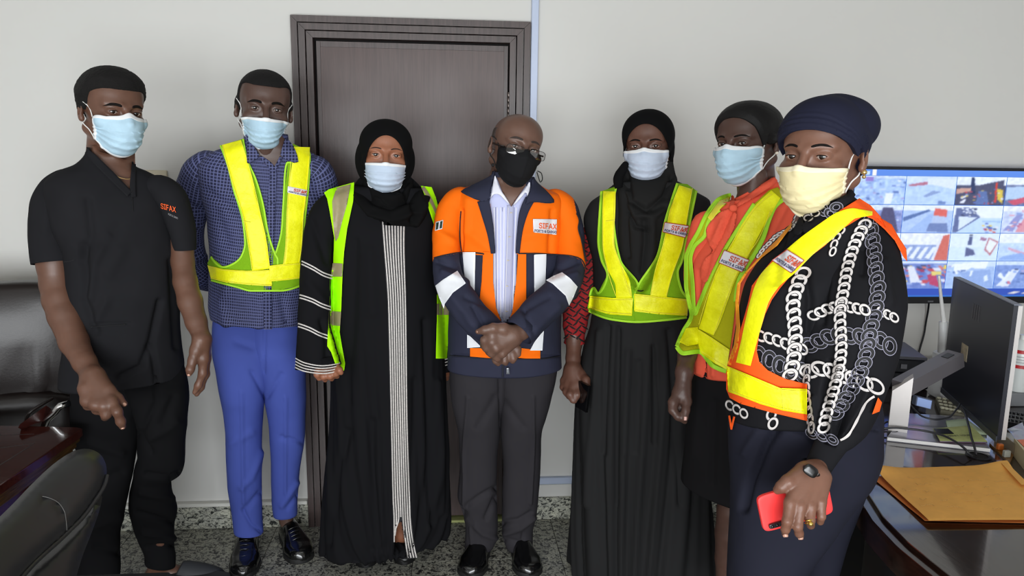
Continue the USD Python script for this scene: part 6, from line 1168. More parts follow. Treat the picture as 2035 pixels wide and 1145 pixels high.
# jacket colours: split at the seams
yoke = Polygon([(850, 340), (860, 360), (995, 330), (992, 420), (992, 502), (992, 506), (962, 508), (918, 502), (895, 506), (863, 512), (850, 545)]).union(Polygon([(1040, 330), (1180, 350), (1180, 560), (1163, 535), (1154, 515), (1125, 508), (1099, 505), (1060, 505), (1015, 506), (1020, 440)]))
top, low = split(jacket, yoke.difference(Polygon([(955, 325), (1085, 335), (1072, 380), (1058, 404), (1030, 425), (1000, 425), (965, 400), (950, 370)])))
sl1 = tube([(945, 398, 2.56, 22), (917, 396, 2.555, 25), (896, 422, 2.545, 29), (888, 470, 2.52, 28), (886, 515, 2.48, 27), (893, 560, 2.43, 30), (914, 593, 2.39, 33), (943, 632, 2.35, 31), (966, 652, 2.325, 30), (980, 664, 2.315, 29)], 150, 90, cap1='hollow')
sl2 = tube([(1080, 404, 2.56, 22), (1104, 402, 2.555, 26), (1123, 428, 2.545, 29), (1132, 472, 2.52, 29), (1134, 520, 2.48, 29), (1125, 562, 2.42, 30), (1098, 594, 2.37, 34), (1066, 624, 2.32, 34), (1045, 648, 2.285, 33), (1032, 662, 2.27, 31)], 150, 90, cap1='hollow')
sl1 = cloth(sl1, 0.005, (11, 11, 9), 42, [([(868, 520), (905, 530)], 6, -7), ([(880, 540), (930, 560)], 6, 6), ([(925, 590), (975, 610)], 7, -5), ([(900, 590), (955, 665)], 8, 5), ([(870, 460), (900, 480)], 8, 5), ([(940, 610), (960, 650)], 5, -6)]); sl2 = cloth(sl2, 0.005, (11, 11, 9), 43, [([(1150, 520), (1110, 535)], 6, -7), ([(1145, 545), (1095, 560)], 6, 6), ([(1090, 590), (1040, 615)], 7, -5), ([(1110, 610), (1050, 670)], 8, 5), ([(1040, 615), (1060, 660)], 5, -5)])
sideR = Polygon([(1146, 425), (1152, 440), (1150, 452), (1156, 476), (1166, 520), (1190, 520), (1190, 400), (1140, 395)])
sl1t, sl1b = split(sl1, yoke); sl2t, sl2b = split(sl2, yoke.difference(sideR))
jk = part(p4, 'work_jacket', join(low, sl1b, sl2b), navy_m, label='navy lower part and sleeves of the jacket'); part(jk, 'orange_yoke', join(top, sl1t, sl2t), orange_m, label='orange shoulders and upper sleeves')
dmJ = Drape(base, blur=2); dmA = Drape(sl1, blur=2); dmB = Drape(sl2, blur=2); dmAll = Drape(base, sl1, sl2, blur=1.5)
for q in ([(960, 500), (980, 502), (980, 560), (986, 612), (996, 638), (982, 632), (952, 604), (957, 560)], [(1030, 500), (1046, 505), (1046, 606), (1020, 628), (1010, 640), (1018, 620), (1026, 558)], [(934, 692), (960, 692), (980, 713), (934, 711)], [(1030, 691), (1074, 697), (1074, 715), (1022, 711)]): part(jk, 'orange_panel', dmJ.poly(q, 0.004, 0.003, 4), orange_m)
for q in ([(919, 501), (945, 501), (944, 540), (943, 586), (926, 572), (922, 540)], [(1061, 506), (1086, 505), (1084, 566), (1062, 588)], [(928, 665), (934, 668), (957, 690), (928, 692)], [(1081, 656), (1078, 697), (1053, 697), (1062, 680)]): part(jk, 'reflective_band', dmJ.poly(q, 0.006, 0.003, 4), white_refl)
part(jk, 'reflective_band', dmA.poly([(865, 568), (880, 556), (909, 538), (926, 563), (900, 582), (884, 604), (882, 614), (872, 590)], 0.004, 0.003, 4), white_refl); part(jk, 'reflective_band', dmB.poly([(1085, 557), (1100, 548), (1117, 541), (1133, 553), (1148, 570), (1140, 590), (1131, 608), (1124, 588), (1098, 564)], 0.004, 0.003, 4), white_refl)
for d, l, w in ((dmAll, [(862, 513), (890, 506), (918, 502), (962, 505)], 2.5), (dmAll, [(1031, 504), (1060, 504), (1099, 506), (1128, 508), (1154, 515), (1164, 534)], 2.5), (dmAll, [(916, 420), (914, 460), (917, 500)], 2.2), (dmJ, [(892, 707), (935, 710), (1000, 714), (1070, 714), (1113, 708)], 2), (dmJ, [(1000, 716), (999, 750)], 4), (dmB, [(1146, 424), (1152, 440), (1150, 452), (1156, 476), (1165, 520)], 3.5)): part(jk, 'dark_seam', d.strip(l, w, 0.005, 0.003, nx=3), dark_pipe)
part(jk, 'front_facing', join(dmJ.strip([(960, 398), (968, 430), (976, 470), (980, 504)], [24, 20, 13, 9], 0.006, 0.006), dmJ.strip([(1053, 396), (1040, 425), (1033, 460), (1029, 504)], [20, 17, 11, 8], 0.006, 0.006)), navy_m)
for q in (smooth_poly([(985, 334), (978, 348), (950, 362), (914, 379), (920, 385), (950, 399), (966, 401), (973, 396), (976, 370)], 1), smooth_poly([(1058, 352), (1067, 362), (1090, 382), (1105, 402), (1090, 405), (1060, 401), (1044, 408), (1046, 396), (1056, 370)], 1)): part(jk, 'collar', dmJ.poly(q, 0.012, 0.012, 4), navy_m)
part(sh, 'shirt_collar', join(dmJ.poly(smooth_poly([(983, 346), (987, 356), (994, 376), (1004, 390), (1016, 410), (1003, 398), (992, 386), (980, 386), (974, 398), (979, 370)], 1), 0.006, 0.010, 3), dmJ.poly(smooth_poly([(1053, 358), (1046, 372), (1032, 388), (1017, 411), (1026, 404), (1037, 392), (1046, 380), (1048, 394), (1054, 376)], 1), 0.006, 0.010, 3)), stripe4)
b = [(1059, 435), (1107, 436), (1106, 467), (1060, 462)]; part(jk, 'badge', dmJ.poly(b, 0.006, 0.003, 4), badge_w, label='white chest badge with orange and navy lettering')
part(jk, 'badge_lettering', dmJ.text('SIFAX', (1070.5, 453.5), (8.6, 0.6), (0.0, -10.5), 0.0075), text_orange); part(jk, 'badge_lettering', dmJ.text('PORTS & CARGO', (1062, 460.8), (4.0, 0.3), (0, -4.8), 0.0075), text_bl)
f4 = [(866, 441), (881, 437), (879, 455), (864, 459)]; part(jk, 'arm_flag', dmA.poly(f4, 0.004, 0.003, 3), badge_w, label='small flag patch on the sleeve'); part(jk, 'flag_bars', join(dmA.poly([(867, 443), (872, 441.5), (870, 455.5), (866, 457)], 0.005, 0.002, 3), dmA.poly([(875, 440.5), (879.5, 439), (878, 453.5), (873.5, 454.5)], 0.005, 0.002, 3)), mat('flag_green', (28, 52, 40), rough=0.7))
part(jk, 'zip_pull', dmJ.poly([(1006, 731), (1012, 731), (1013, 744), (1006, 744)], 0.010, 0.004, 3), mat('zip_metal', (150, 154, 162), rough=0.3, metal=0.7))
part(p4, 'trousers', join(cloth(loft([(894, 690, 1032, 690, 2.58, .115, .12), (893, 750, 1022, 750, 2.60, .12, .13), (896, 790, 1008, 790, 2.62, .115, .13), (905, 830, 997, 830, 2.64, .105, .12), (911, 856, 994, 856, 2.66, .092, .1), (913, 923, 988, 923, 2.71, .075, .08), (909, 984, 987, 984, 2.75, .07, .07), (918, 1012, 988, 1012, 2.77, .066, .066), (925, 1045, 989, 1045, 2.79, .06, .06), (924, 1076, 985, 1076, 2.80, .056, .056), (924, 1090, 981, 1086, 2.80, .054, .054)], 140, 110), 0.004, (8, 8, 5), 6, [([(993, 755), (995, 800), (996, 850)], 3, -5), ([(930, 790), (922, 900), (922, 1010)], 3, 6), ([(985, 970), (950, 990), (928, 1005)], 5, -8), ([(985, 990), (965, 1030)], 5, -8), ([(930, 1030), (960, 1060), (985, 1070)], 6, 7), ([(915, 1010), (940, 1040)], 5, -6), ([(935, 1050), (938, 1088)], 3, 4), ([(985, 790), (950, 850)], 8, -5)]),
  cloth(loft([(974, 690, 1112, 692, 2.58, .115, .12), (982, 750, 1106, 750, 2.60, .12, .13), (990, 790, 1096, 790, 2.62, .115, .13), (994, 830, 1086, 830, 2.64, .105, .12), (995, 858, 1078, 858, 2.66, .092, .1), (1000, 935, 1073, 935, 2.72, .072, .08), (998, 1000, 1069, 1000, 2.77, .068, .07), (997, 1030, 1065, 1030, 2.78, .064, .064), (998, 1056, 1059, 1056, 2.80, .058, .058), (1008, 1088, 1059, 1084, 2.80, .052, .052)], 140, 110), 0.004, (8, 8, 5), 7, [([(1060, 790), (1060, 900), (1054, 1000)], 3, 6), ([(1000, 1040), (1030, 1035), (1055, 1020)], 5, -8), ([(1005, 1060), (1035, 1050), (1060, 1030)], 5, 8), ([(1005, 1072), (1030, 1078)], 5, -6), ([(1040, 1060), (1034, 1090)], 3, -5), ([(1000, 800), (1040, 850)], 8, -5)])), mat('charcoal_trouser', (48, 46, 50), rough=0.85, spec=0.15, bump=(420, 0.0004, 0.4)))
shoe(p4, atz(930, 1151, 0), atz(962, 1086, 0), 0.115, 0.07, shoe_m, sole_m, laces=False); shoe(p4, atz(1056, 1150, 0), atz(1028, 1086, 0), 0.115, 0.07, shoe_m, sole_m, laces=False)
# ---------------------------------------------------------------- person 5: black pinafore dress, red patterned sleeves
black_dress = mat('black_dress_crepe', (33, 33, 34), rough=0.85, spec=0.18, bump=(380, 0.0004, 0.35)); red_m = mat('red_print_cotton', (150, 36, 38), rough=0.8, spec=0.2, var=(60, 0.75, 1.15)); print_black = mat('black_print', (16, 12, 12), rough=0.85)
p5 = thing('person', 'woman in black hijab and black dress over red printed sleeves, holding a black phone', 'person', W(1280, 1140, 2.6) * [1, 1, 0])
sk5 = skin('skin_woman_dress', (98, 66, 54))
H = Head(1282, 290, 2.44, -7, 1, -2, (1.03, 1.0, 0.96), (5, 0), ears=False)
hand5 = arm_skin([[(1142, 640, 2.62, 34), (1141, 680, 2.61, 29), (1139, 712, 2.58, 26), (1139, 738, 2.555, 27)], [(1139, 735, 2.555, 27), (1148, 764, 2.515, 16), (1147, 784, 2.49, 12.5), (1142, 797, 2.485, 9)], [(1138, 735, 2.555, 27), (1138, 768, 2.515, 15), (1133, 784, 2.49, 12), (1137, 796, 2.485, 9)], [(1136, 735, 2.56, 26), (1128, 764, 2.53, 14), (1125, 779, 2.51, 11), (1130, 789, 2.50, 8.5)], [(1134, 735, 2.565, 24), (1121, 757, 2.55, 13), (1119, 770, 2.535, 10.5), (1124, 778, 2.525, 8)], [(1145, 735, 2.555, 22), (1156, 744, 2.53, 17), (1165, 755, 2.495, 13), (1169, 768, 2.475, 9)]], k=0.010)
dress = pleats(cloth(loft([(1226, 360, 1346, 360, 2.49, .055, .07), (1196, 385, 1384, 381, 2.51, .085, .085), (1172, 404, 1412, 401, 2.52, .105, .1), (1160, 436, 1414, 440, 2.53, .125, .11), (1168, 480, 1400, 480, 2.53, .135, .11), (1178, 520, 1388, 520, 2.53, .14, .11), (1180, 590, 1374, 590, 2.53, .135, .12), (1174, 640, 1372, 640, 2.54, .135, .13), (1160, 690, 1378, 690, 2.55, .145, .14), (1148, 776, 1388, 776, 2.57, .16, .15), (1144, 900, 1400, 900, 2.60, .18, .17), (1137, 1030, 1412, 1030, 2.63, .195, .18), (1133, 1130, 1422, 1130, 2.65, .205, .19), (1131, 1185, 1426, 1190, 2.66, .21, .19)], 220, 230), 0.004, (8, 8, 3), 51,
  [([(1209, 650), (1206, 760), (1203, 900)], 5, -9), ([(1228, 655), (1226, 800), (1222, 1000)], 5, -9), ([(1298, 690), (1302, 800), (1302, 880)], 4, -10), ([(1250, 700), (1246, 900)], 7, 6), ([(1270, 720), (1268, 900)], 6, -6), ([(1330, 660), (1340, 800), (1350, 1000)], 7, -9), ([(1190, 660), (1180, 800), (1170, 1000)], 6, 7)]), 0.010, 15, 640, 1000, 8)
def red_sleeve(rows, seed): return cloth(tube(rows, 90, 80, cap1='hollow'), 0.006, (16, 16, 12), seed)
sL = red_sleeve([(1206, 452, 2.56, 20), (1186, 456, 2.58, 23), (1176, 480, 2.59, 25), (1172, 515, 2.60, 29), (1168, 548, 2.615, 32), (1157, 590, 2.62, 32), (1145, 625, 2.62, 27), (1142, 655, 2.62, 23), (1142, 671, 2.62, 19), (1142, 681, 2.62, 21)], 52)
sR = red_sleeve([(1368, 452, 2.55, 20), (1384, 456, 2.56, 22), (1388, 480, 2.57, 24), (1388, 520, 2.58, 28), (1380, 580, 2.58, 28), (1372, 640, 2.57, 26)], 53)
part(p5, 'body', body([[(1286, 380, 2.48, 50), (1284, 460, 2.53, 85), (1278, 600, 2.54, 85), (1275, 760, 2.57, 100)], [(1240, 780, 2.60, 70), (1235, 1000, 2.63, 48), (1232, 1190, 2.65, 40)], [(1320, 780, 2.60, 70), (1325, 1000, 2.63, 48), (1328, 1190, 2.65, 40)], [(1284, 440, 2.53, 60), (1185, 440, 2.57, 34), (1168, 550, 2.61, 32), (1143, 640, 2.62, 30)], [(1284, 440, 2.53, 60), (1392, 450, 2.56, 34), (1380, 580, 2.58, 32), (1372, 680, 2.56, 26), (1370, 760, 2.55, 26)]], H, [hand5]), sk5)
H.features(p5, (-0.003, 1.0)); H.mask(p5, mat('mask_grey_blue', (190, 202, 220), rough=0.75, spec=0.2, bump=(140, 0.0006, 0.4), var=(22, 0.93, 1.03)), white_edge, (-0.012, -0.020), (-0.136, -0.090), (0.068, 0.056), seed=5, nose=0.9, ear=(0.080, 0.0), label='pale grey-blue pleated face mask')
op = lambda x, y, z: 0.03 * (1 - np.sqrt((x / 0.0715) ** 2 + ((z + 0.036) / 0.110) ** 2)) * np.where(y < 0.02, 1, -1)
part(p5, 'hijab_hood', H.cut_shell(0.008, op, extra=ellip((0, 0.022, -0.010), (0.0845, 0.094, 0.122))), scarf_m, label='close black hijab hood')
scarf = cloth(loft([(1240, 326, 1338, 320, 2.50, .02, .07), (1236, 345, 1342, 345, 2.50, .045, .08), (1224, 362, 1346, 358, 2.50, .085, .09), (1222, 390, 1345, 385, 2.50, .125, .09), (1222, 430, 1338, 430, 2.50, .145, .08), (1224, 480, 1325, 480, 2.50, .15, .06), (1240, 530, 1306, 530, 2.49, .145, .04), (1262, 566, 1284, 566, 2.48, .135, .02)], 130, 150), 0.004, (9, 9, 9), 15,
  [([(1246, 350), (1252, 400), (1285, 418), (1322, 390), (1336, 352)], 6, -12), ([(1244, 380), (1262, 430), (1300, 430), (1328, 405)], 6, 8), ([(1246, 420), (1262, 450), (1286, 456)], 5, -10), ([(1240, 360), (1242, 440), (1246, 510)], 6, -9), ([(1280, 440), (1282, 480), (1276, 540)], 6, -9), ([(1296, 440), (1296, 500), (1284, 550)], 7, 7), ([(1300, 418), (1318, 410)], 5, -8)])
part(p5, 'long_scarf', scarf, mat('charcoal_scarf', (31, 31, 31), rough=0.9, spec=0.14, bump=(300, 0.0005, 0.4)), label='long black scarf end hanging over the chest')
part(p5, 'scarf_knot', cloth(tube([(1244, 326, 2.47, 6), (1236, 340, 2.46, 9), (1229, 356, 2.46, 10), (1230, 374, 2.46, 8)], 30, 30), 0.003, (20, 20, 20), 3), scarf_m)
part(p5, 'pinafore_dress', dress, black_dress)
for sm, lab, (u0, u1) in ((sL, 'red and black printed puff sleeve', (1100, 1215)), (sR, 'red and black printed puff sleeve', (1340, 1420))):
    sp = part(p5, 'printed_sleeve', sm, red_m, label=lab); d5 = Drape(sm, blur=1.5); out = []
    ok = d5.hit; k = 0
    for j, y in enumerate(np.arange(430, 682, 8.5)):
        for i, x in enumerate(np.arange(u0, u1, 12.5)):
            xx = x + (6.2 if j % 2 else 0); ix, iy = int(xx - d5.lo[0]), int(y - d5.lo[1])
            if not (4 < iy < ok.shape[0] - 4 and 4 < ix < ok.shape[1] - 4) or not ok[iy - 3:iy + 4, ix - 3:ix + 4].all(): continue
            a = 0.55 if (i + j) % 2 else -0.75; d = np.array([math.cos(a), math.sin(a)]) * 7.2
            out.append(d5.strip([(xx - d[0], y - d[1]), (xx + 0.6, y + 0.8), (xx + d[0], y + d[1])], [1.6, 3.6, 1.6], 0.0015, 0.001, nx=3))
    part(sp, 'black_dashes', join(*out), print_black, kind='stuff')
dm5 = Drape(dress, sL, sR, scarf, blur=2)
vl = [(1195, 380), (1192, 420), (1189, 480), (1195, 516), (1207, 546), (1188, 583), (1180, 572), (1172, 590), (1167, 611), (1170, 618), (1216, 634), (1262, 639), (1262, 575), (1268, 569), (1232, 516), (1219, 437), (1218, 420), (1225, 370)]
vr = [(1346, 364), (1334, 400), (1321, 443), (1322, 420), (1308, 504), (1268, 569), (1256, 600), (1262, 639), (1325, 635), (1365, 630), (1370, 596), (1354, 575), (1347, 541), (1355, 520), (1369, 452), (1384, 379), (1366, 366)]
vr = [(1346, 364), (1334, 400), (1322, 440), (1308, 504), (1268, 569), (1256, 600), (1262, 639), (1325, 635), (1365, 630), (1370, 596), (1354, 575), (1347, 541), (1355, 520), (1369, 452), (1384, 379), (1366, 366)]
vest = part(p5, 'safety_vest', join(dm5.poly(vl, 0.007, 0.004, 4), dm5.poly(vr, 0.009, 0.004, 4)), lime_mesh, label='lime mesh vest with yellow reflective tapes')
piping(dm5, vest, [vl[0:8], vl[12:], vr[0:6], vr[9:15], [(1170, 618), (1216, 635), (1266, 640), (1325, 636), (1365, 631)]], lime_edge, 4.5, 0.010)
tape(dm5, vest, [(1211, 380), (1210, 420), (1208.5, 483), (1219, 525), (1238, 567), (1240, 592)], [25, 26, 22, 29, 30, 32], 0.013)
tape(dm5, vest, [(1363, 372), (1349, 424), (1338, 484), (1318, 546), (1308, 592)], [27, 38, 40, 36, 33], 0.014)
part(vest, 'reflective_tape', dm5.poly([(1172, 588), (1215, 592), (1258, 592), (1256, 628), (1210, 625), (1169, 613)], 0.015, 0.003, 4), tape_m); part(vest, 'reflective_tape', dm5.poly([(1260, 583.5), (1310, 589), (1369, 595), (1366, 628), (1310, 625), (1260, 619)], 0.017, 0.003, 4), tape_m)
part(vest, 'tape_stitching', join(*[dm5.strip(l, 1.5, 0.018, 0.002, nx=3) for l in ([(1199, 384), (1198, 480), (1206, 530), (1224, 588)], [(1222, 384), (1220, 480), (1233, 525), (1254, 588)], [(1350, 370), (1331, 424), (1319, 484), (1301, 546), (1293, 586)], [(1376, 374), (1367, 424), (1357, 484), (1336, 546), (1324, 588)])], *[dm5.strip(l, 1.5, 0.020, 0.002, nx=3) for l in ([(1172, 592), (1215, 596), (1256, 595)], [(1171, 609), (1210, 621), (1254, 624)], [(1262, 587), (1310, 592), (1367, 598)], [(1262, 616), (1310, 622), (1364, 625)], [(1204, 440), (1222, 438)])]), tape_edge)
badge(dm5, vest, [(1321, 442), (1369, 449), (1362, 472.5), (1317, 461)], 0.019)
# the phone in her hand
q = [W(1150, 757, 2.50), W(1171, 768, 2.435), W(1167, 828, 2.435), W(1143, 808, 2.50)]; q[2] = q[1] + (q[3] - q[0]); nq = unit(np.cross(q[1] - q[0], q[3] - q[0])); nq = nq if nq[1] > 0 else -nq
ph = thing('black_phone', 'black mobile phone held low in a hand below a red printed cuff', 'phone', sum(q) / 4)
part(ph, 'body', hexa(q, [x + nq * 0.009 for x in q]), mat('phone_black', (10, 10, 11), rough=0.18, spec=0.5), smooth=False)
part(ph, 'glass_front', hexa([x + (sum(q) / 4 - x) * 0.06 - nq * 0.0006 for x in q], [x + (sum(q) / 4 - x) * 0.06 for x in q]), mat('phone_glass', (6, 6, 8), rough=0.05, spec=0.6), smooth=False)
# ---------------------------------------------------------------- person 6: coral blouse
coral_m = mat('coral_crepe', (238, 96, 70), rough=0.75, spec=0.2, bump=(420, 0.0004, 0.35), var=(6, 0.94, 1.04)); olive_mesh = mat('yellow_olive_mesh', (180, 178, 16), rough=0.8, spec=0.2, bump=(700, 0.0008, 0.7))
p6 = thing('person', 'woman with short black hair in coral bow blouse and black skirt', 'person', W(1450, 1140, 2.15) * [1, 1, 0])
sk6 = skin('skin_woman_coral', (82, 58, 50))
H = Head(1453, 285, 2.05, -33, 3, -3, (1.0, 1.0, 0.89), (22, 0))
arm6 = arm_skin([[(1410, 520, 2.21, 34), (1400, 600, 2.21, 32), (1379, 668, 2.15, 29), (1366, 705, 2.08, 27), (1360, 740, 2.03, 25), (1357, 768, 2.02, 22), (1355, 784, 2.015, 23)], [(1352, 780, 2.015, 20), (1338, 800, 2.0, 14), (1337, 815, 1.99, 11.5), (1347, 828, 1.98, 10), (1361, 838, 1.98, 7.5)], [(1350, 782, 2.02, 20), (1343, 806, 2.02, 12.5), (1344, 820, 2.01, 11), (1354, 828, 2.0, 9)], [(1354, 784, 2.025, 20), (1352, 806, 2.02, 16), (1353, 818, 2.01, 12), (1358, 824, 2.0, 9)], [(1360, 780, 2.01, 19), (1365, 798, 1.995, 13), (1363, 815, 1.98, 10.5), (1362, 832, 1.968, 8.5)]], k=0.010)
leg6 = arm_skin([[(1462, 950, 2.15, 52), (1453, 1015, 2.15, 44), (1450, 1060, 2.16, 46), (1446, 1110, 2.17, 40), (1442, 1190, 2.18, 30)], [(1500, 950, 2.22, 52), (1500, 1060, 2.22, 44), (1495, 1190, 2.22, 30)]], h=0.004)
blouse = cloth(loft([(1460, 394, 1540, 350, 2.09, .05, .065), (1456, 400, 1548, 364, 2.095, .06, .07), (1424, 403, 1570, 380, 2.10, .085, .085), (1402, 430, 1590, 410, 2.11, .11, .1), (1390, 470, 1592, 458, 2.12, .13, .11), (1374, 520, 1586, 520, 2.12, .14, .12), (1370, 580, 1575, 580, 2.12, .135, .12), (1376, 640, 1562, 640, 2.12, .125, .12), (1378, 690, 1556, 690, 2.12, .13, .13), (1372, 716, 1560, 716, 2.12, .135, .13), (1374, 733, 1562, 733, 2.12, .135, .13)], 150, 170), 0.004, (8, 8, 6), 61, [([(1399, 705), (1400, 750)], 3, -9), ([(1385, 700), (1388, 740)], 5, 6), ([(1420, 700), (1418, 745)], 5, 5), ([(1540, 420), (1520, 460)], 6, -5), ([(1560, 410), (1530, 470)], 7, 5), ([(1390, 540), (1384, 620)], 6, -6)])
shoulder = cloth(tube([(1420, 440, 2.12, 24), (1404, 450, 2.12, 30), (1394, 500, 2.14, 32), (1392, 570, 2.16, 30)], 40, 50, cap1='hollow'), 0.003, (10, 10, 8), 62)
far = cloth(tube([(1560, 420, 2.12, 30), (1590, 440, 2.13, 34), (1600, 500, 2.16, 34), (1600, 580, 2.18, 32)], 40, 50, cap1='hollow'), 0.003, (10, 10, 8), 63)
skirt = cloth(loft([(1380, 690, 1552, 690, 2.12, .11, .12), (1374, 746, 1562, 746, 2.12, .13, .14), (1366, 820, 1568, 820, 2.13, .14, .15), (1359, 900, 1566, 905, 2.15, .14, .15), (1354, 934, 1564, 985, 2.16, .14, .15), (1353, 944, 1562, 1000, 2.16, .14, .15)], 100, 150), 0.004, (8, 8, 4), 64, [([(1420, 800), (1415, 960)], 8, -5), ([(1390, 760), (1380, 900)], 10, 4)])
part(p6, 'body', body([[(1500, 350, 2.07, 48), (1490, 440, 2.11, 80), (1475, 580, 2.13, 85), (1470, 740, 2.13, 90)], [(1450, 800, 2.14, 66), (1458, 950, 2.15, 50)], [(1500, 800, 2.16, 66), (1500, 950, 2.21, 50)], [(1480, 450, 2.11, 60), (1405, 470, 2.13, 36), (1396, 590, 2.16, 34)], [(1480, 450, 2.11, 60), (1594, 470, 2.15, 36), (1600, 620, 2.19, 32), (1590, 740, 2.17, 28)]], H, [arm6, leg6]), sk6)
nail((1362, 832), 1.9595, .010, .011, 1.6, p6, mat('pink_nail', (214, 170, 160), rough=0.3))
H.features(p6, (-0.001, 1.05)); H.mask(p6, blue_mask, white_edge, (-0.008, -0.018), (-0.136, -0.086), (0.064, 0.054), seed=6, nose=1.0, label='light blue pleated face mask')
hl = lambda x, y, z: np.interp(y, [-.12, -.078, -.064, -.050, -.036, -.02, -.004, .01, .03, .06, .12], [.079, .077, .066, .040, .012, -.010, -.014, -.004, -.03, -.07, -.085]) - 6.0 * x ** 2 * (y < -0.03) - z
part(p6, 'hair', H.cut_shell(lambda x, y, z: 0.003 + 0.007 * np.clip(-hl(x, y, z) / 0.03, 0, 1), hl, noise=(0.0005, 120)), mat('sleek_black_hair', (15, 14, 15), rough=0.6, spec=0.3, bump=(500, 0.001, 0.6)), label='sleek short black hair combed back')
part(p6, 'earring', H.m(ball((0.086, 0.002, -0.040), 0.0052, 10)), mat('pearl', (226, 216, 200), rough=0.2, spec=0.6))
dm6 = Drape(blouse, shoulder, far, blur=2)
bl = part(p6, 'coral_blouse', join(blouse, shoulder, far), coral_m)
part(bl, 'collar', dm6.poly(smooth_poly([(1538, 350), (1548, 362), (1500, 392), (1474, 408), (1462, 414), (1464, 404), (1490, 384), (1520, 362)], 1), 0.010, 0.010, 4), coral_m); part(bl, 'collar', dm6.poly(smooth_poly([(1454, 386), (1452, 400), (1448, 414), (1458, 416), (1460, 404), (1460, 392)], 1), 0.010, 0.010, 3), coral_m)
bow = part(bl, 'bow_ribbon', cloth(dm6.poly(smooth_poly([(1450, 414), (1432, 420), (1405, 447), (1402, 466), (1410, 490), (1416, 500), (1400, 514), (1391, 535), (1391, 555), (1402, 566), (1416, 536), (1432, 503), (1440, 488), (1453, 467), (1463, 440), (1464, 420)], 1), 0.018, 0.008, 4), 0.002, (12, 12, 9), 4, [([(1452, 420), (1430, 470), (1412, 500)], 4, -6), ([(1460, 424), (1450, 460)], 3, 4), ([(1436, 440), (1418, 480)], 5, 5), ([(1410, 510), (1400, 550)], 4, -4)]), coral_m)
part(bl, 'bow_knot', cushion(dm6.at([(1457, 414)], 0.028)[0], CR, CF, CU, 0.011, 0.008, 0.010, 2.6, 16), coral_m)
part(p6, 'pencil_skirt', skirt, mat('black_skirt', (22, 21, 23), rough=0.88, spec=0.14, bump=(400, 0.0004, 0.35)))
dm6v = Drape(arm6, blouse, shoulder, far, skirt, bow and dm6.poly([(1450, 414), (1402, 466), (1391, 555), (1402, 566), (1464, 420)], 0.0, 0.004, 6), blur=2.5)
vl = [(1453, 388), (1430, 395), (1417, 408), (1402, 430), (1387, 462), (1371, 490), (1363, 515), (1363, 563), (1369, 600), (1374, 626), (1358, 658), (1349, 678), (1345, 689), (1358, 702), (1388, 699), (1418, 728), (1444, 738), (1450, 700), (1458, 640), (1462, 600), (1468, 560), (1484, 529), (1501, 503), (1517, 472), (1528, 438), (1541, 410), (1562, 394), (1546, 372), (1528, 378), (1499, 405), (1474, 443), (1438, 499), (1413, 547), (1392, 598), (1381, 624), (1376, 560), (1372, 515), (1378, 493), (1401, 467), (1407, 443), (1430, 417), (1449, 401)]
vest = part(p6, 'safety_vest', dm6v.poly(vl, 0.008, 0.004, 4), olive_mesh, label='lime and yellow mesh vest with reflective tapes')
piping(dm6v, vest, [vl[:13]], lime_edge, 8, 0.011); piping(dm6v, vest, [vl[29:41]], lime_edge, 8, 0.011); piping(dm6v, vest, [vl[19:27]], lime_edge, 9, 0.011); piping(dm6v, vest, [vl[12:17]], lime_edge, 9, 0.011)
tape(dm6v, vest, [(1542, 386), (1518, 416), (1494, 452), (1466, 505), (1442, 549), (1428, 590), (1414, 634), (1403, 660)], [24, 36, 40, 42, 42, 40, 36, 33], 0.014)
part(vest, 'reflective_tape', dm6v.poly([(1450, 391), (1430, 399), (1421, 410), (1406, 432), (1414, 440), (1434, 412), (1449, 398)], 0.013, 0.003, 4), mat('pale_tape', (232, 222, 60), rough=0.35, spec=0.5))
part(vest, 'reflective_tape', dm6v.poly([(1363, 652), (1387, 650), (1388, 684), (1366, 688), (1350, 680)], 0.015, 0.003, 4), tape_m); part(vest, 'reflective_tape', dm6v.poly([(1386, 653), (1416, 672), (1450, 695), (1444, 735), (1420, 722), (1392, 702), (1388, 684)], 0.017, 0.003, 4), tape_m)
part(vest, 'tape_stitching', join(*[dm6v.strip(l, 1.5, 0.018, 0.002, nx=3) for l in ([(1534, 386), (1505, 409), (1478, 446), (1446, 499), (1421, 549), (1405, 591), (1389, 645)], [(1530, 420), (1509, 472), (1482, 513), (1463, 547), (1447, 586), (1418, 666)], [(1388, 657), (1449, 699)], [(1394, 699), (1444, 730)])]), tape_edge)
badge(dm6v, vest, [(1439, 497), (1489, 517), (1474.5, 541), (1428, 522)], 0.019)
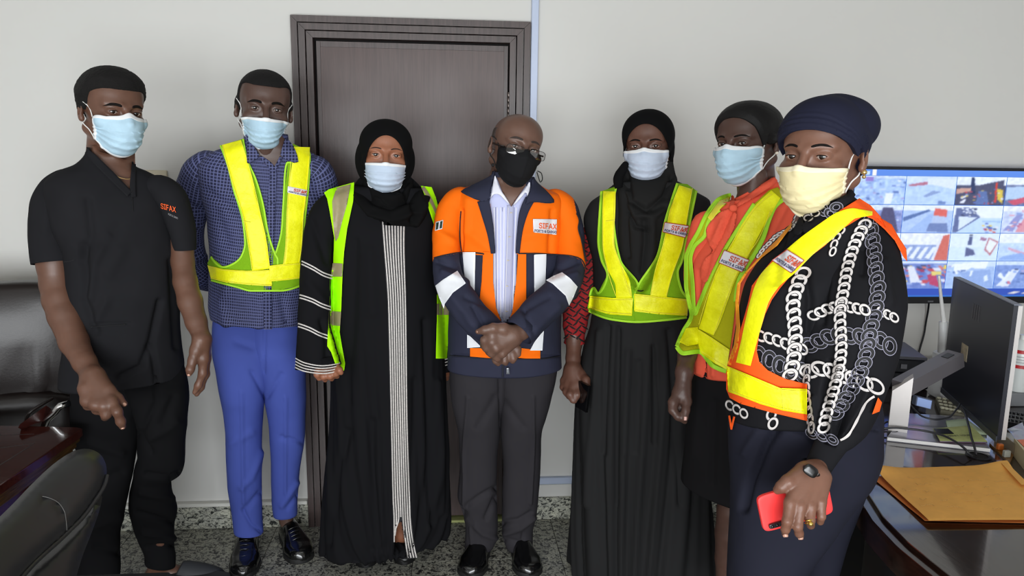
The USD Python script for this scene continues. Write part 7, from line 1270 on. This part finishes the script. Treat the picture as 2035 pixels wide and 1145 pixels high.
# ---------------------------------------------------------------- person 7: navy turban, chain print blouse
YOFF = -0.13
blouse_m = mat('black_chain_blouse', (19, 19, 23), rough=0.8, spec=0.18, bump=(380, 0.0004, 0.35)); turban_m = mat('navy_turban_jersey', (27, 29, 48), rough=0.8, spec=0.2, bump=(420, 0.0005, 0.4)); navy_tr = mat('navy_trouser', (31, 32, 44), rough=0.85, spec=0.15, bump=(420, 0.0004, 0.35))
p7 = thing('person', 'woman in navy turban, cream mask and black chain print blouse, holding a red phone', 'person', W(1580, 1140, 1.75) * [1, 1, 0])
sk7 = skin('skin_woman_turban', (118, 82, 66))
H = Head(1601, 311, 1.66, -24, 4, 0, (1.00, 0.99, 0.94), (12, 1))
hand7 = arm_skin([[(1648, 892, 1.542, 12), (1634, 914, 1.53, 13), (1622, 937, 1.502, 23)], [(1612, 934, 1.50, 20), (1594, 950, 1.485, 19)],
  [(1604, 940, 1.49, 25), (1570, 1000, 1.452, 12), (1564, 1036, 1.437, 9.6), (1561, 1052, 1.442, 8.6), (1560, 1061, 1.452, 6.8)], [(1612, 944, 1.49, 26), (1590, 1006, 1.447, 12), (1585, 1046, 1.435, 9.6), (1588, 1060, 1.442, 8.4), (1591, 1067, 1.452, 6.6)],
  [(1622, 946, 1.49, 26), (1611, 1006, 1.45, 11.5), (1610, 1034, 1.438, 9.4), (1611, 1044, 1.455, 8.5)], [(1632, 950, 1.49, 21), (1631, 998, 1.455, 11), (1632, 1026, 1.446, 8.6), (1630, 1037, 1.46, 7.5)],
  [(1596, 940, 1.49, 20), (1566, 958, 1.475, 14.5), (1553, 968, 1.475, 12), (1545, 974, 1.48, 9)]], h=0.0028, k=0.010, palm=2)
torso = cloth(loft([(1600, 412, 1690, 384, 1.68, .05, .065), (1592, 430, 1700, 393, 1.69, .055, .07), (1560, 455, 1736, 424, 1.70, .085, .085), (1524, 498, 1752, 468, 1.71, .105, .1), (1498, 530, 1735, 520, 1.72, .125, .11), (1480, 562, 1705, 562, 1.72, .135, .12), (1466, 620, 1690, 620, 1.72, .135, .12), (1458, 680, 1690, 680, 1.72, .13, .12), (1452, 740, 1705, 740, 1.72, .13, .13), (1447, 790, 1740, 790, 1.72, .14, .14), (1444, 815, 1748, 820, 1.72, .14, .14)], 150, 190), 0.004, (8, 8, 6), 71, [([(1560, 460), (1545, 520), (1540, 560)], 7, -6), ([(1600, 540), (1610, 600), (1604, 660)], 8, -8)])
sleeve = tube([(1680, 478, 1.70, 30), (1706, 466, 1.685, 42), (1718, 494, 1.645, 60), (1714, 545, 1.605, 80), (1704, 610, 1.58, 90), (1694, 680, 1.57, 89), (1682, 740, 1.565, 83), (1672, 800, 1.555, 71), (1663, 845, 1.55, 55), (1656, 872, 1.54, 40), (1651, 884, 1.535, 30), (1640, 904, 1.525, 27.5), (1622, 934, 1.51, 26)], 170, 150, ratio=0.62, cap1='hollow', hollow=0.01)
sleeve = cloth(sleeve, 0.007, (9, 9, 5), 72, [([(1640, 860), (1636, 780), (1650, 720)], 5, -8), ([(1652, 868), (1654, 800), (1668, 730)], 5, 7), ([(1664, 868), (1690, 790), (1708, 740)], 5, -9), ([(1672, 864), (1706, 810), (1730, 760)], 6, 7), ([(1625, 850), (1618, 790)], 4, 6), ([(1720, 470), (1714, 540)], 8, -6), ([(1760, 520), (1770, 600)], 9, 5), ([(1640, 560), (1632, 640)], 8, -6), ([(1660, 884), (1640, 878)], 3, -6)])
trs = cloth(loft([(1450, 780, 1744, 780, 1.715, .13, .14), (1447, 838, 1757, 845, 1.72, .145, .16), (1449, 888, 1757, 900, 1.72, .145, .16), (1452, 935, 1742, 950, 1.72, .14, .16), (1453, 990, 1704, 1000, 1.72, .13, .15), (1450, 1050, 1666, 1055, 1.72, .115, .13), (1444, 1140, 1604, 1145, 1.72, .10, .11), (1440, 1250, 1570, 1255, 1.73, .085, .09), (1440, 1330, 1550, 1335, 1.73, .075, .08)], 150, 170), 0.004, (7, 7, 4), 73, [([(1545, 850), (1520, 890), (1490, 960), (1478, 1010)], 8, -13), ([(1570, 850), (1600, 860), (1620, 880)], 6, -6), ([(1505, 860), (1480, 900)], 8, 5), ([(1700, 850), (1745, 855)], 3, -5)])
leg2 = cloth(tube([(1690, 900, 1.82, 55), (1662, 1000, 1.84, 46), (1640, 1090, 1.86, 38), (1622, 1180, 1.87, 34), (1610, 1330, 1.88, 30)], 60, 60), 0.003, (8, 8, 5), 74)
part(p7, 'body', body([[(1650, 390, 1.68, 48), (1630, 470, 1.71, 85), (1600, 620, 1.72, 90), (1600, 800, 1.73, 100)], [(1560, 850, 1.73, 75), (1550, 1050, 1.73, 55), (1500, 1330, 1.73, 40)], [(1660, 860, 1.78, 70), (1655, 1030, 1.85, 46), (1612, 1330, 1.88, 34)], [(1630, 480, 1.71, 60), (1705, 490, 1.67, 36), (1715, 620, 1.60, 34), (1690, 780, 1.58, 28)], [(1630, 480, 1.73, 50), (1545, 540, 1.76, 30), (1540, 660, 1.80, 28), (1550, 780, 1.8, 24)]], H, [hand7]), sk7)
H.features(p7, (0.001, 1.05)); H.mask(p7, cream_mask, mat('mask_cream_edge', (238, 228, 196), rough=0.75), (-0.022, -0.028), (-0.144, -0.094), (0.068, 0.060), seed=7, nose=0.7, ear=(0.083, 0.004), label='cream pleated face mask')
hl = lambda x, y, z: np.interp(y, [-.12, -.08, -.05, -.02, .005, .03, .06, .13], [.058, .057, .046, .022, .000, -.035, -.055, -.06]) - 4.0 * x ** 2 * (y < -0.02) - z
tb = H.cut_shell(lambda x, y, z: 0.013 + 0.0016 * np.sin(-hl(x, y, z) * 2 * np.pi / 0.0115) * np.clip(1.3 - np.abs(-hl(x, y, z) - 0.024) / 0.02, 0, 1), hl, ears=False, extra=ellip((0, 0.048, 0.058), (0.092, 0.104, 0.076)))
v, f = tb; tb = (v, f)
part(p7, 'turban', cloth(tb, 0.003, (9, 9, 9), 75), turban_m, label='pleated navy jersey turban')
part(p7, 'earring', H.m(join(ball((0.0875, 0.004, -0.040), 0.0062, 10), ball((0.0885, 0.002, -0.050), 0.0042, 10))), mat('earring_gold', (206, 178, 120), rough=0.2, metal=0.8))
chain_bl = part(p7, 'chain_print_blouse', join(torso, sleeve), blouse_m)
dmT = Drape(torso, blur=2); dm7 = Drape(torso, sleeve, blur=1.6); dmS = Drape(sleeve, blur=1.6)
part(chain_bl, 'collar', dmT.poly(smooth_poly([(1690, 372), (1704, 392), (1660, 424), (1622, 452), (1602, 470), (1590, 452), (1604, 436), (1640, 414), (1668, 394)], 1), 0.010, 0.010, 4), blouse_m); part(chain_bl, 'collar', dmT.poly(smooth_poly([(1592, 424), (1584, 440), (1574, 462), (1588, 470), (1600, 452)], 1), 0.010, 0.010, 4), blouse_m)
part(chain_bl, 'placket', dmT.strip([(1592, 462), (1560, 500), (1520, 560), (1500, 610), (1488, 690)], [10, 12, 14, 14, 12], 0.004, 0.004), blouse_m)
wh = mat('white_chain_print', (206, 200, 198), rough=0.7); gy = mat('grey_chain_print', (140, 138, 156), rough=0.7)
dmC = Drape(torso, sleeve, dmT.poly(smooth_poly([(1690, 372), (1704, 392), (1602, 470), (1590, 452), (1640, 414)], 1), 0.012, 0.004, 6), blur=1.6)
WHITE = [(dm7, [(1719, 446), (1705, 471), (1694, 498), (1686, 525), (1680, 553), (1676, 580), (1672, 600), (1669, 628), (1671, 662), (1672, 693), (1670, 714), (1665, 746), (1657, 775), (1650, 798), (1641, 830), (1637, 850)], 24, 14.5, 4.6),
 (dm7, [(1617, 627), (1630, 621), (1651, 612), (1673, 609), (1696, 612), (1719, 616)], 22, 14.5, 4.2), (dm7, [(1752, 620), (1764, 625), (1777, 631)], 18, 13, 3.6),
 (dm7, [(1596, 543), (1588, 559), (1582, 578), (1577, 593), (1576, 612), (1578, 631), (1580, 653), (1581, 673), (1579, 690), (1578, 707), (1575, 727), (1570, 746)], 29, 17, 5.2), (dm7, [(1512, 668), (1531, 673), (1553, 680), (1572, 688), (1594, 694)], 22, 15, 4.2),
 (dm7, [(1608, 738), (1633, 733), (1652, 738), (1688, 751), (1717, 761), (1740, 768)], 30, 23, 5), (dm7, [(1603, 740), (1602, 770), (1604, 795), (1609, 830), (1612, 850)], 15, 15, 4), (dmC, [(1606, 433), (1620, 424)], 15, 11, 3), (dm7, [(1671, 459), (1662, 473), (1657, 488), (1655, 500)], 14, 12, 3.4),
 (dm7, [(1533, 824), (1536, 842)], 22, 14, 4.4), (dm7, [(1450, 806), (1466, 815), (1478, 822)], 18, 12, 3.6), (dm7, [(1500, 664), (1497, 690)], 10, 9, 3), (dm7, [(1582, 432), (1573, 451), (1556, 462), (1544, 468), (1530, 482), (1517, 495), (1509, 507)], 8, 9, 3)]
GREY = [(dm7, [(1728, 441), (1733, 471), (1737, 498), (1739, 525), (1742, 553), (1745, 573), (1742, 600), (1738, 625), (1731, 649), (1726, 675), (1722, 704), (1715, 727), (1704, 751), (1691, 775), (1675, 801), (1660, 822)], 32, 19, 6), (dm7, [(1508, 708), (1533, 719), (1553, 729), (1575, 736), (1594, 741)], 40, 21, 6.5), (dm7, [(1608, 686), (1628, 678), (1646, 670), (1664, 667), (1696, 668), (1728, 672), (1754, 678), (1768, 688)], 34, 20, 6), (dmC, [(1636, 417), (1649, 425), (1662, 412)], 24, 15, 4.5), (dm7, [(1613, 862), (1636, 868), (1654, 874)], 20, 16, 4)]
G_ = [chain_print(d, l, w, g, s, grey=True) for d, l, w, g, s in GREY]; W_ = [chain_print(d, l, w, g, s, 0.0035) for d, l, w, g, s in WHITE]
part(chain_bl, 'dark_chain_print', join(*[x[1] for x in G_ + W_]), mat('black_chain_ground', (15, 15, 18), rough=0.7), kind='stuff')
part(chain_bl, 'grey_chain_print', join(*[x[0] for x in G_]), gy, kind='stuff')
part(chain_bl, 'white_chain_print', join(*[x[0] for x in W_], dmS.strip([(1738, 788), (1722, 800), (1715, 812), (1708, 826), (1702, 838), (1692, 856), (1686, 865), (1670, 875)], [5, 4, 6, 4, 6, 4, 6, 4], 0.003, 0.001, nx=3)), wh, kind='stuff')
part(p7, 'trousers', join(trs, leg2), navy_tr)
# vest
outer = [(1708, 394), (1674, 415), (1636, 439), (1590, 474), (1534, 518), (1513, 543), (1494, 568), (1487, 600), (1477, 636), (1462, 685), (1447, 724), (1443, 740), (1443, 773), (1450, 791), (1472, 803), (1536, 821), (1600, 836), (1640, 842), (1640, 770), (1597, 762), (1560, 753), (1526, 736), (1509, 719), (1504, 697), (1509, 663), (1521, 624), (1534, 596), (1551, 572), (1574, 545), (1609, 511), (1640, 488), (1674, 455), (1717, 429), (1733, 430), (1745, 434), (1760, 452), (1750, 430), (1730, 408)]
vest = part(p7, 'safety_vest', dm7.poly(outer[:16] + [(1604, 837), (1604, 763)] + outer[19:], 0.010, 0.004, 4), orange_vest, label='orange vest with yellow reflective tapes')
part(vest, 'back_strap', dm7.poly([(1726, 408), (1748, 432), (1772, 446), (1786, 471), (1801, 494), (1803, 520), (1796, 512), (1778, 478), (1758, 456), (1735, 436), (1716, 428)], 0.008, 0.006, 4), orange_vest)
strapL = [(1574, 441), (1544, 476), (1509, 511), (1482, 540), (1465, 565), (1461, 600), (1463, 650), (1458, 686), (1445, 724), (1452, 726), (1466, 690), (1471, 650), (1468, 600), (1472, 563), (1487, 540), (1513, 513), (1545, 488), (1572, 452)]
part(vest, 'left_strap', dm7.poly(strapL, 0.010, 0.004, 3), mat('orange_yellow_strap', (240, 150, 20), rough=0.6))
tape(dm7, vest, [(1734, 424), (1700, 424), (1672, 436), (1640, 461), (1602, 490), (1566, 524), (1528, 560), (1510, 596), (1498, 640), (1488, 680), (1477, 724)], [8, 20, 33, 40, 42, 46, 44, 36, 34, 31, 30], 0.015)
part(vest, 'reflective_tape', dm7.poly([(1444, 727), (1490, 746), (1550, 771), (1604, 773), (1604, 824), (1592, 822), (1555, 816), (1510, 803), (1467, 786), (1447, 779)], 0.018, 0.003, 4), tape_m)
part(vest, 'tape_stitching', join(*[dm7.strip(l, 1.5, 0.020, 0.002, nx=3) for l in ([(1446, 731), (1490, 750), (1550, 775), (1602, 777)], [(1449, 775), (1510, 799), (1555, 812), (1600, 819)], [(1553, 772), (1557, 815)])]), tape_edge)
badge(dm7, vest, [(1564, 496), (1598.5, 517.5), (1572.6, 543), (1534, 517.5)], 0.021, tail=True)
b = part(vest, 'side_tab', dm7.poly([(1745, 790), (1753, 800), (1748, 818), (1733, 824)], 0.012, 0.004, 3), orange_vest)
part(vest, 'hanging_tie', join(dm7.strip([(1449, 826), (1453, 852)], 4, 0.012, 0.003), dm7.strip([(1459, 828), (1453, 854)], 4, 0.012, 0.003)), orange_vest)
# watch, ring, phone
wt = part(p7, 'wristwatch', wire([W(1598, 924, 1.50), W(1604, 934, 1.468), W(1614, 941, 1.462), W(1626, 944, 1.470), W(1636, 940, 1.50), W(1630, 926, 1.535), W(1608, 916, 1.54), W(1598, 924, 1.50)], 0.0045, 10), mat('watch_black', (10, 10, 12), rough=0.2, spec=0.6)); fc = W(1611, 936, 1.458)
part(wt, 'dial', cushion(fc, unit(CR - 0.7 * CU), CF, unit(CU + 0.7 * CR), 0.015, 0.004, 0.011, 3, 14), '/World/Looks/watch_black'); part(wt, 'lug', ball(W(1623, 942, 1.458), 0.004, 8), chrome)
part(p7, 'ring', join(*[wire([W(1610 + 9.6 * math.cos(a), 1034 + dy + 2.5 * math.sin(a) * 0 - 1.6 * math.cos(a), 1.440 - 0.0105 * math.sin(a)) for a in np.linspace(0, 2 * np.pi, 17)], 0.0016, 8) for dy in (0, 5)], ball(W(1611, 1041, 1.4265), 0.005, 10)), mat('ring_gold', (226, 190, 96), rough=0.2, metal=0.9))
for x, y, a in ((1561, 1065, 1.4), (1591, 1070, 1.4)): nail((x, y), 1.4375, 0.011, 0.006, a, p7, nail_m)
q = [W(1497, 991, 1.486), W(1637, 952, 1.492), W(1668, 1015, 1.486), W(1522, 1059, 1.48)]
red = mat('red_silicone_case', (252, 62, 62), rough=0.45, spec=0.4)
ph = thing('red_phone', 'phone in a bright red case held under the hand of the turbaned woman', 'phone', sum(q) / 4)
uu, vv = q[1] - q[0], q[3] - q[0]; C = sum(q) / 4; nn = unit(np.cross(uu, vv)); nn = nn if nn[1] > 0 else -nn; eu = unit(uu); ev = np.cross(nn, eu)
part(ph, 'case', cushion(C + nn * 0.004, eu, nn, ev, np.linalg.norm(uu) / 2, 0.0055, np.linalg.norm(vv) / 2, 9, 40), red)
cmr = (W(1530, 1047, 1.478) + W(1556, 1038, 1.478)) / 2; part(ph, 'camera_bump', cushion(cmr - nn * 0.001, eu, nn, ev, 0.0165, 0.003, 0.0050, 5, 20), mat('camera_dark', (40, 34, 38), rough=0.2))
for k in (-1, 0, 1): part(ph, 'camera_lens', ball(cmr - nn * 0.003 + eu * 0.0105 * k, 0.0034, 8), mat('camera_lens_glass%d' % (k + 1), (14, 14, 18), rough=0.05, spec=0.8))
YOFF = 0.0
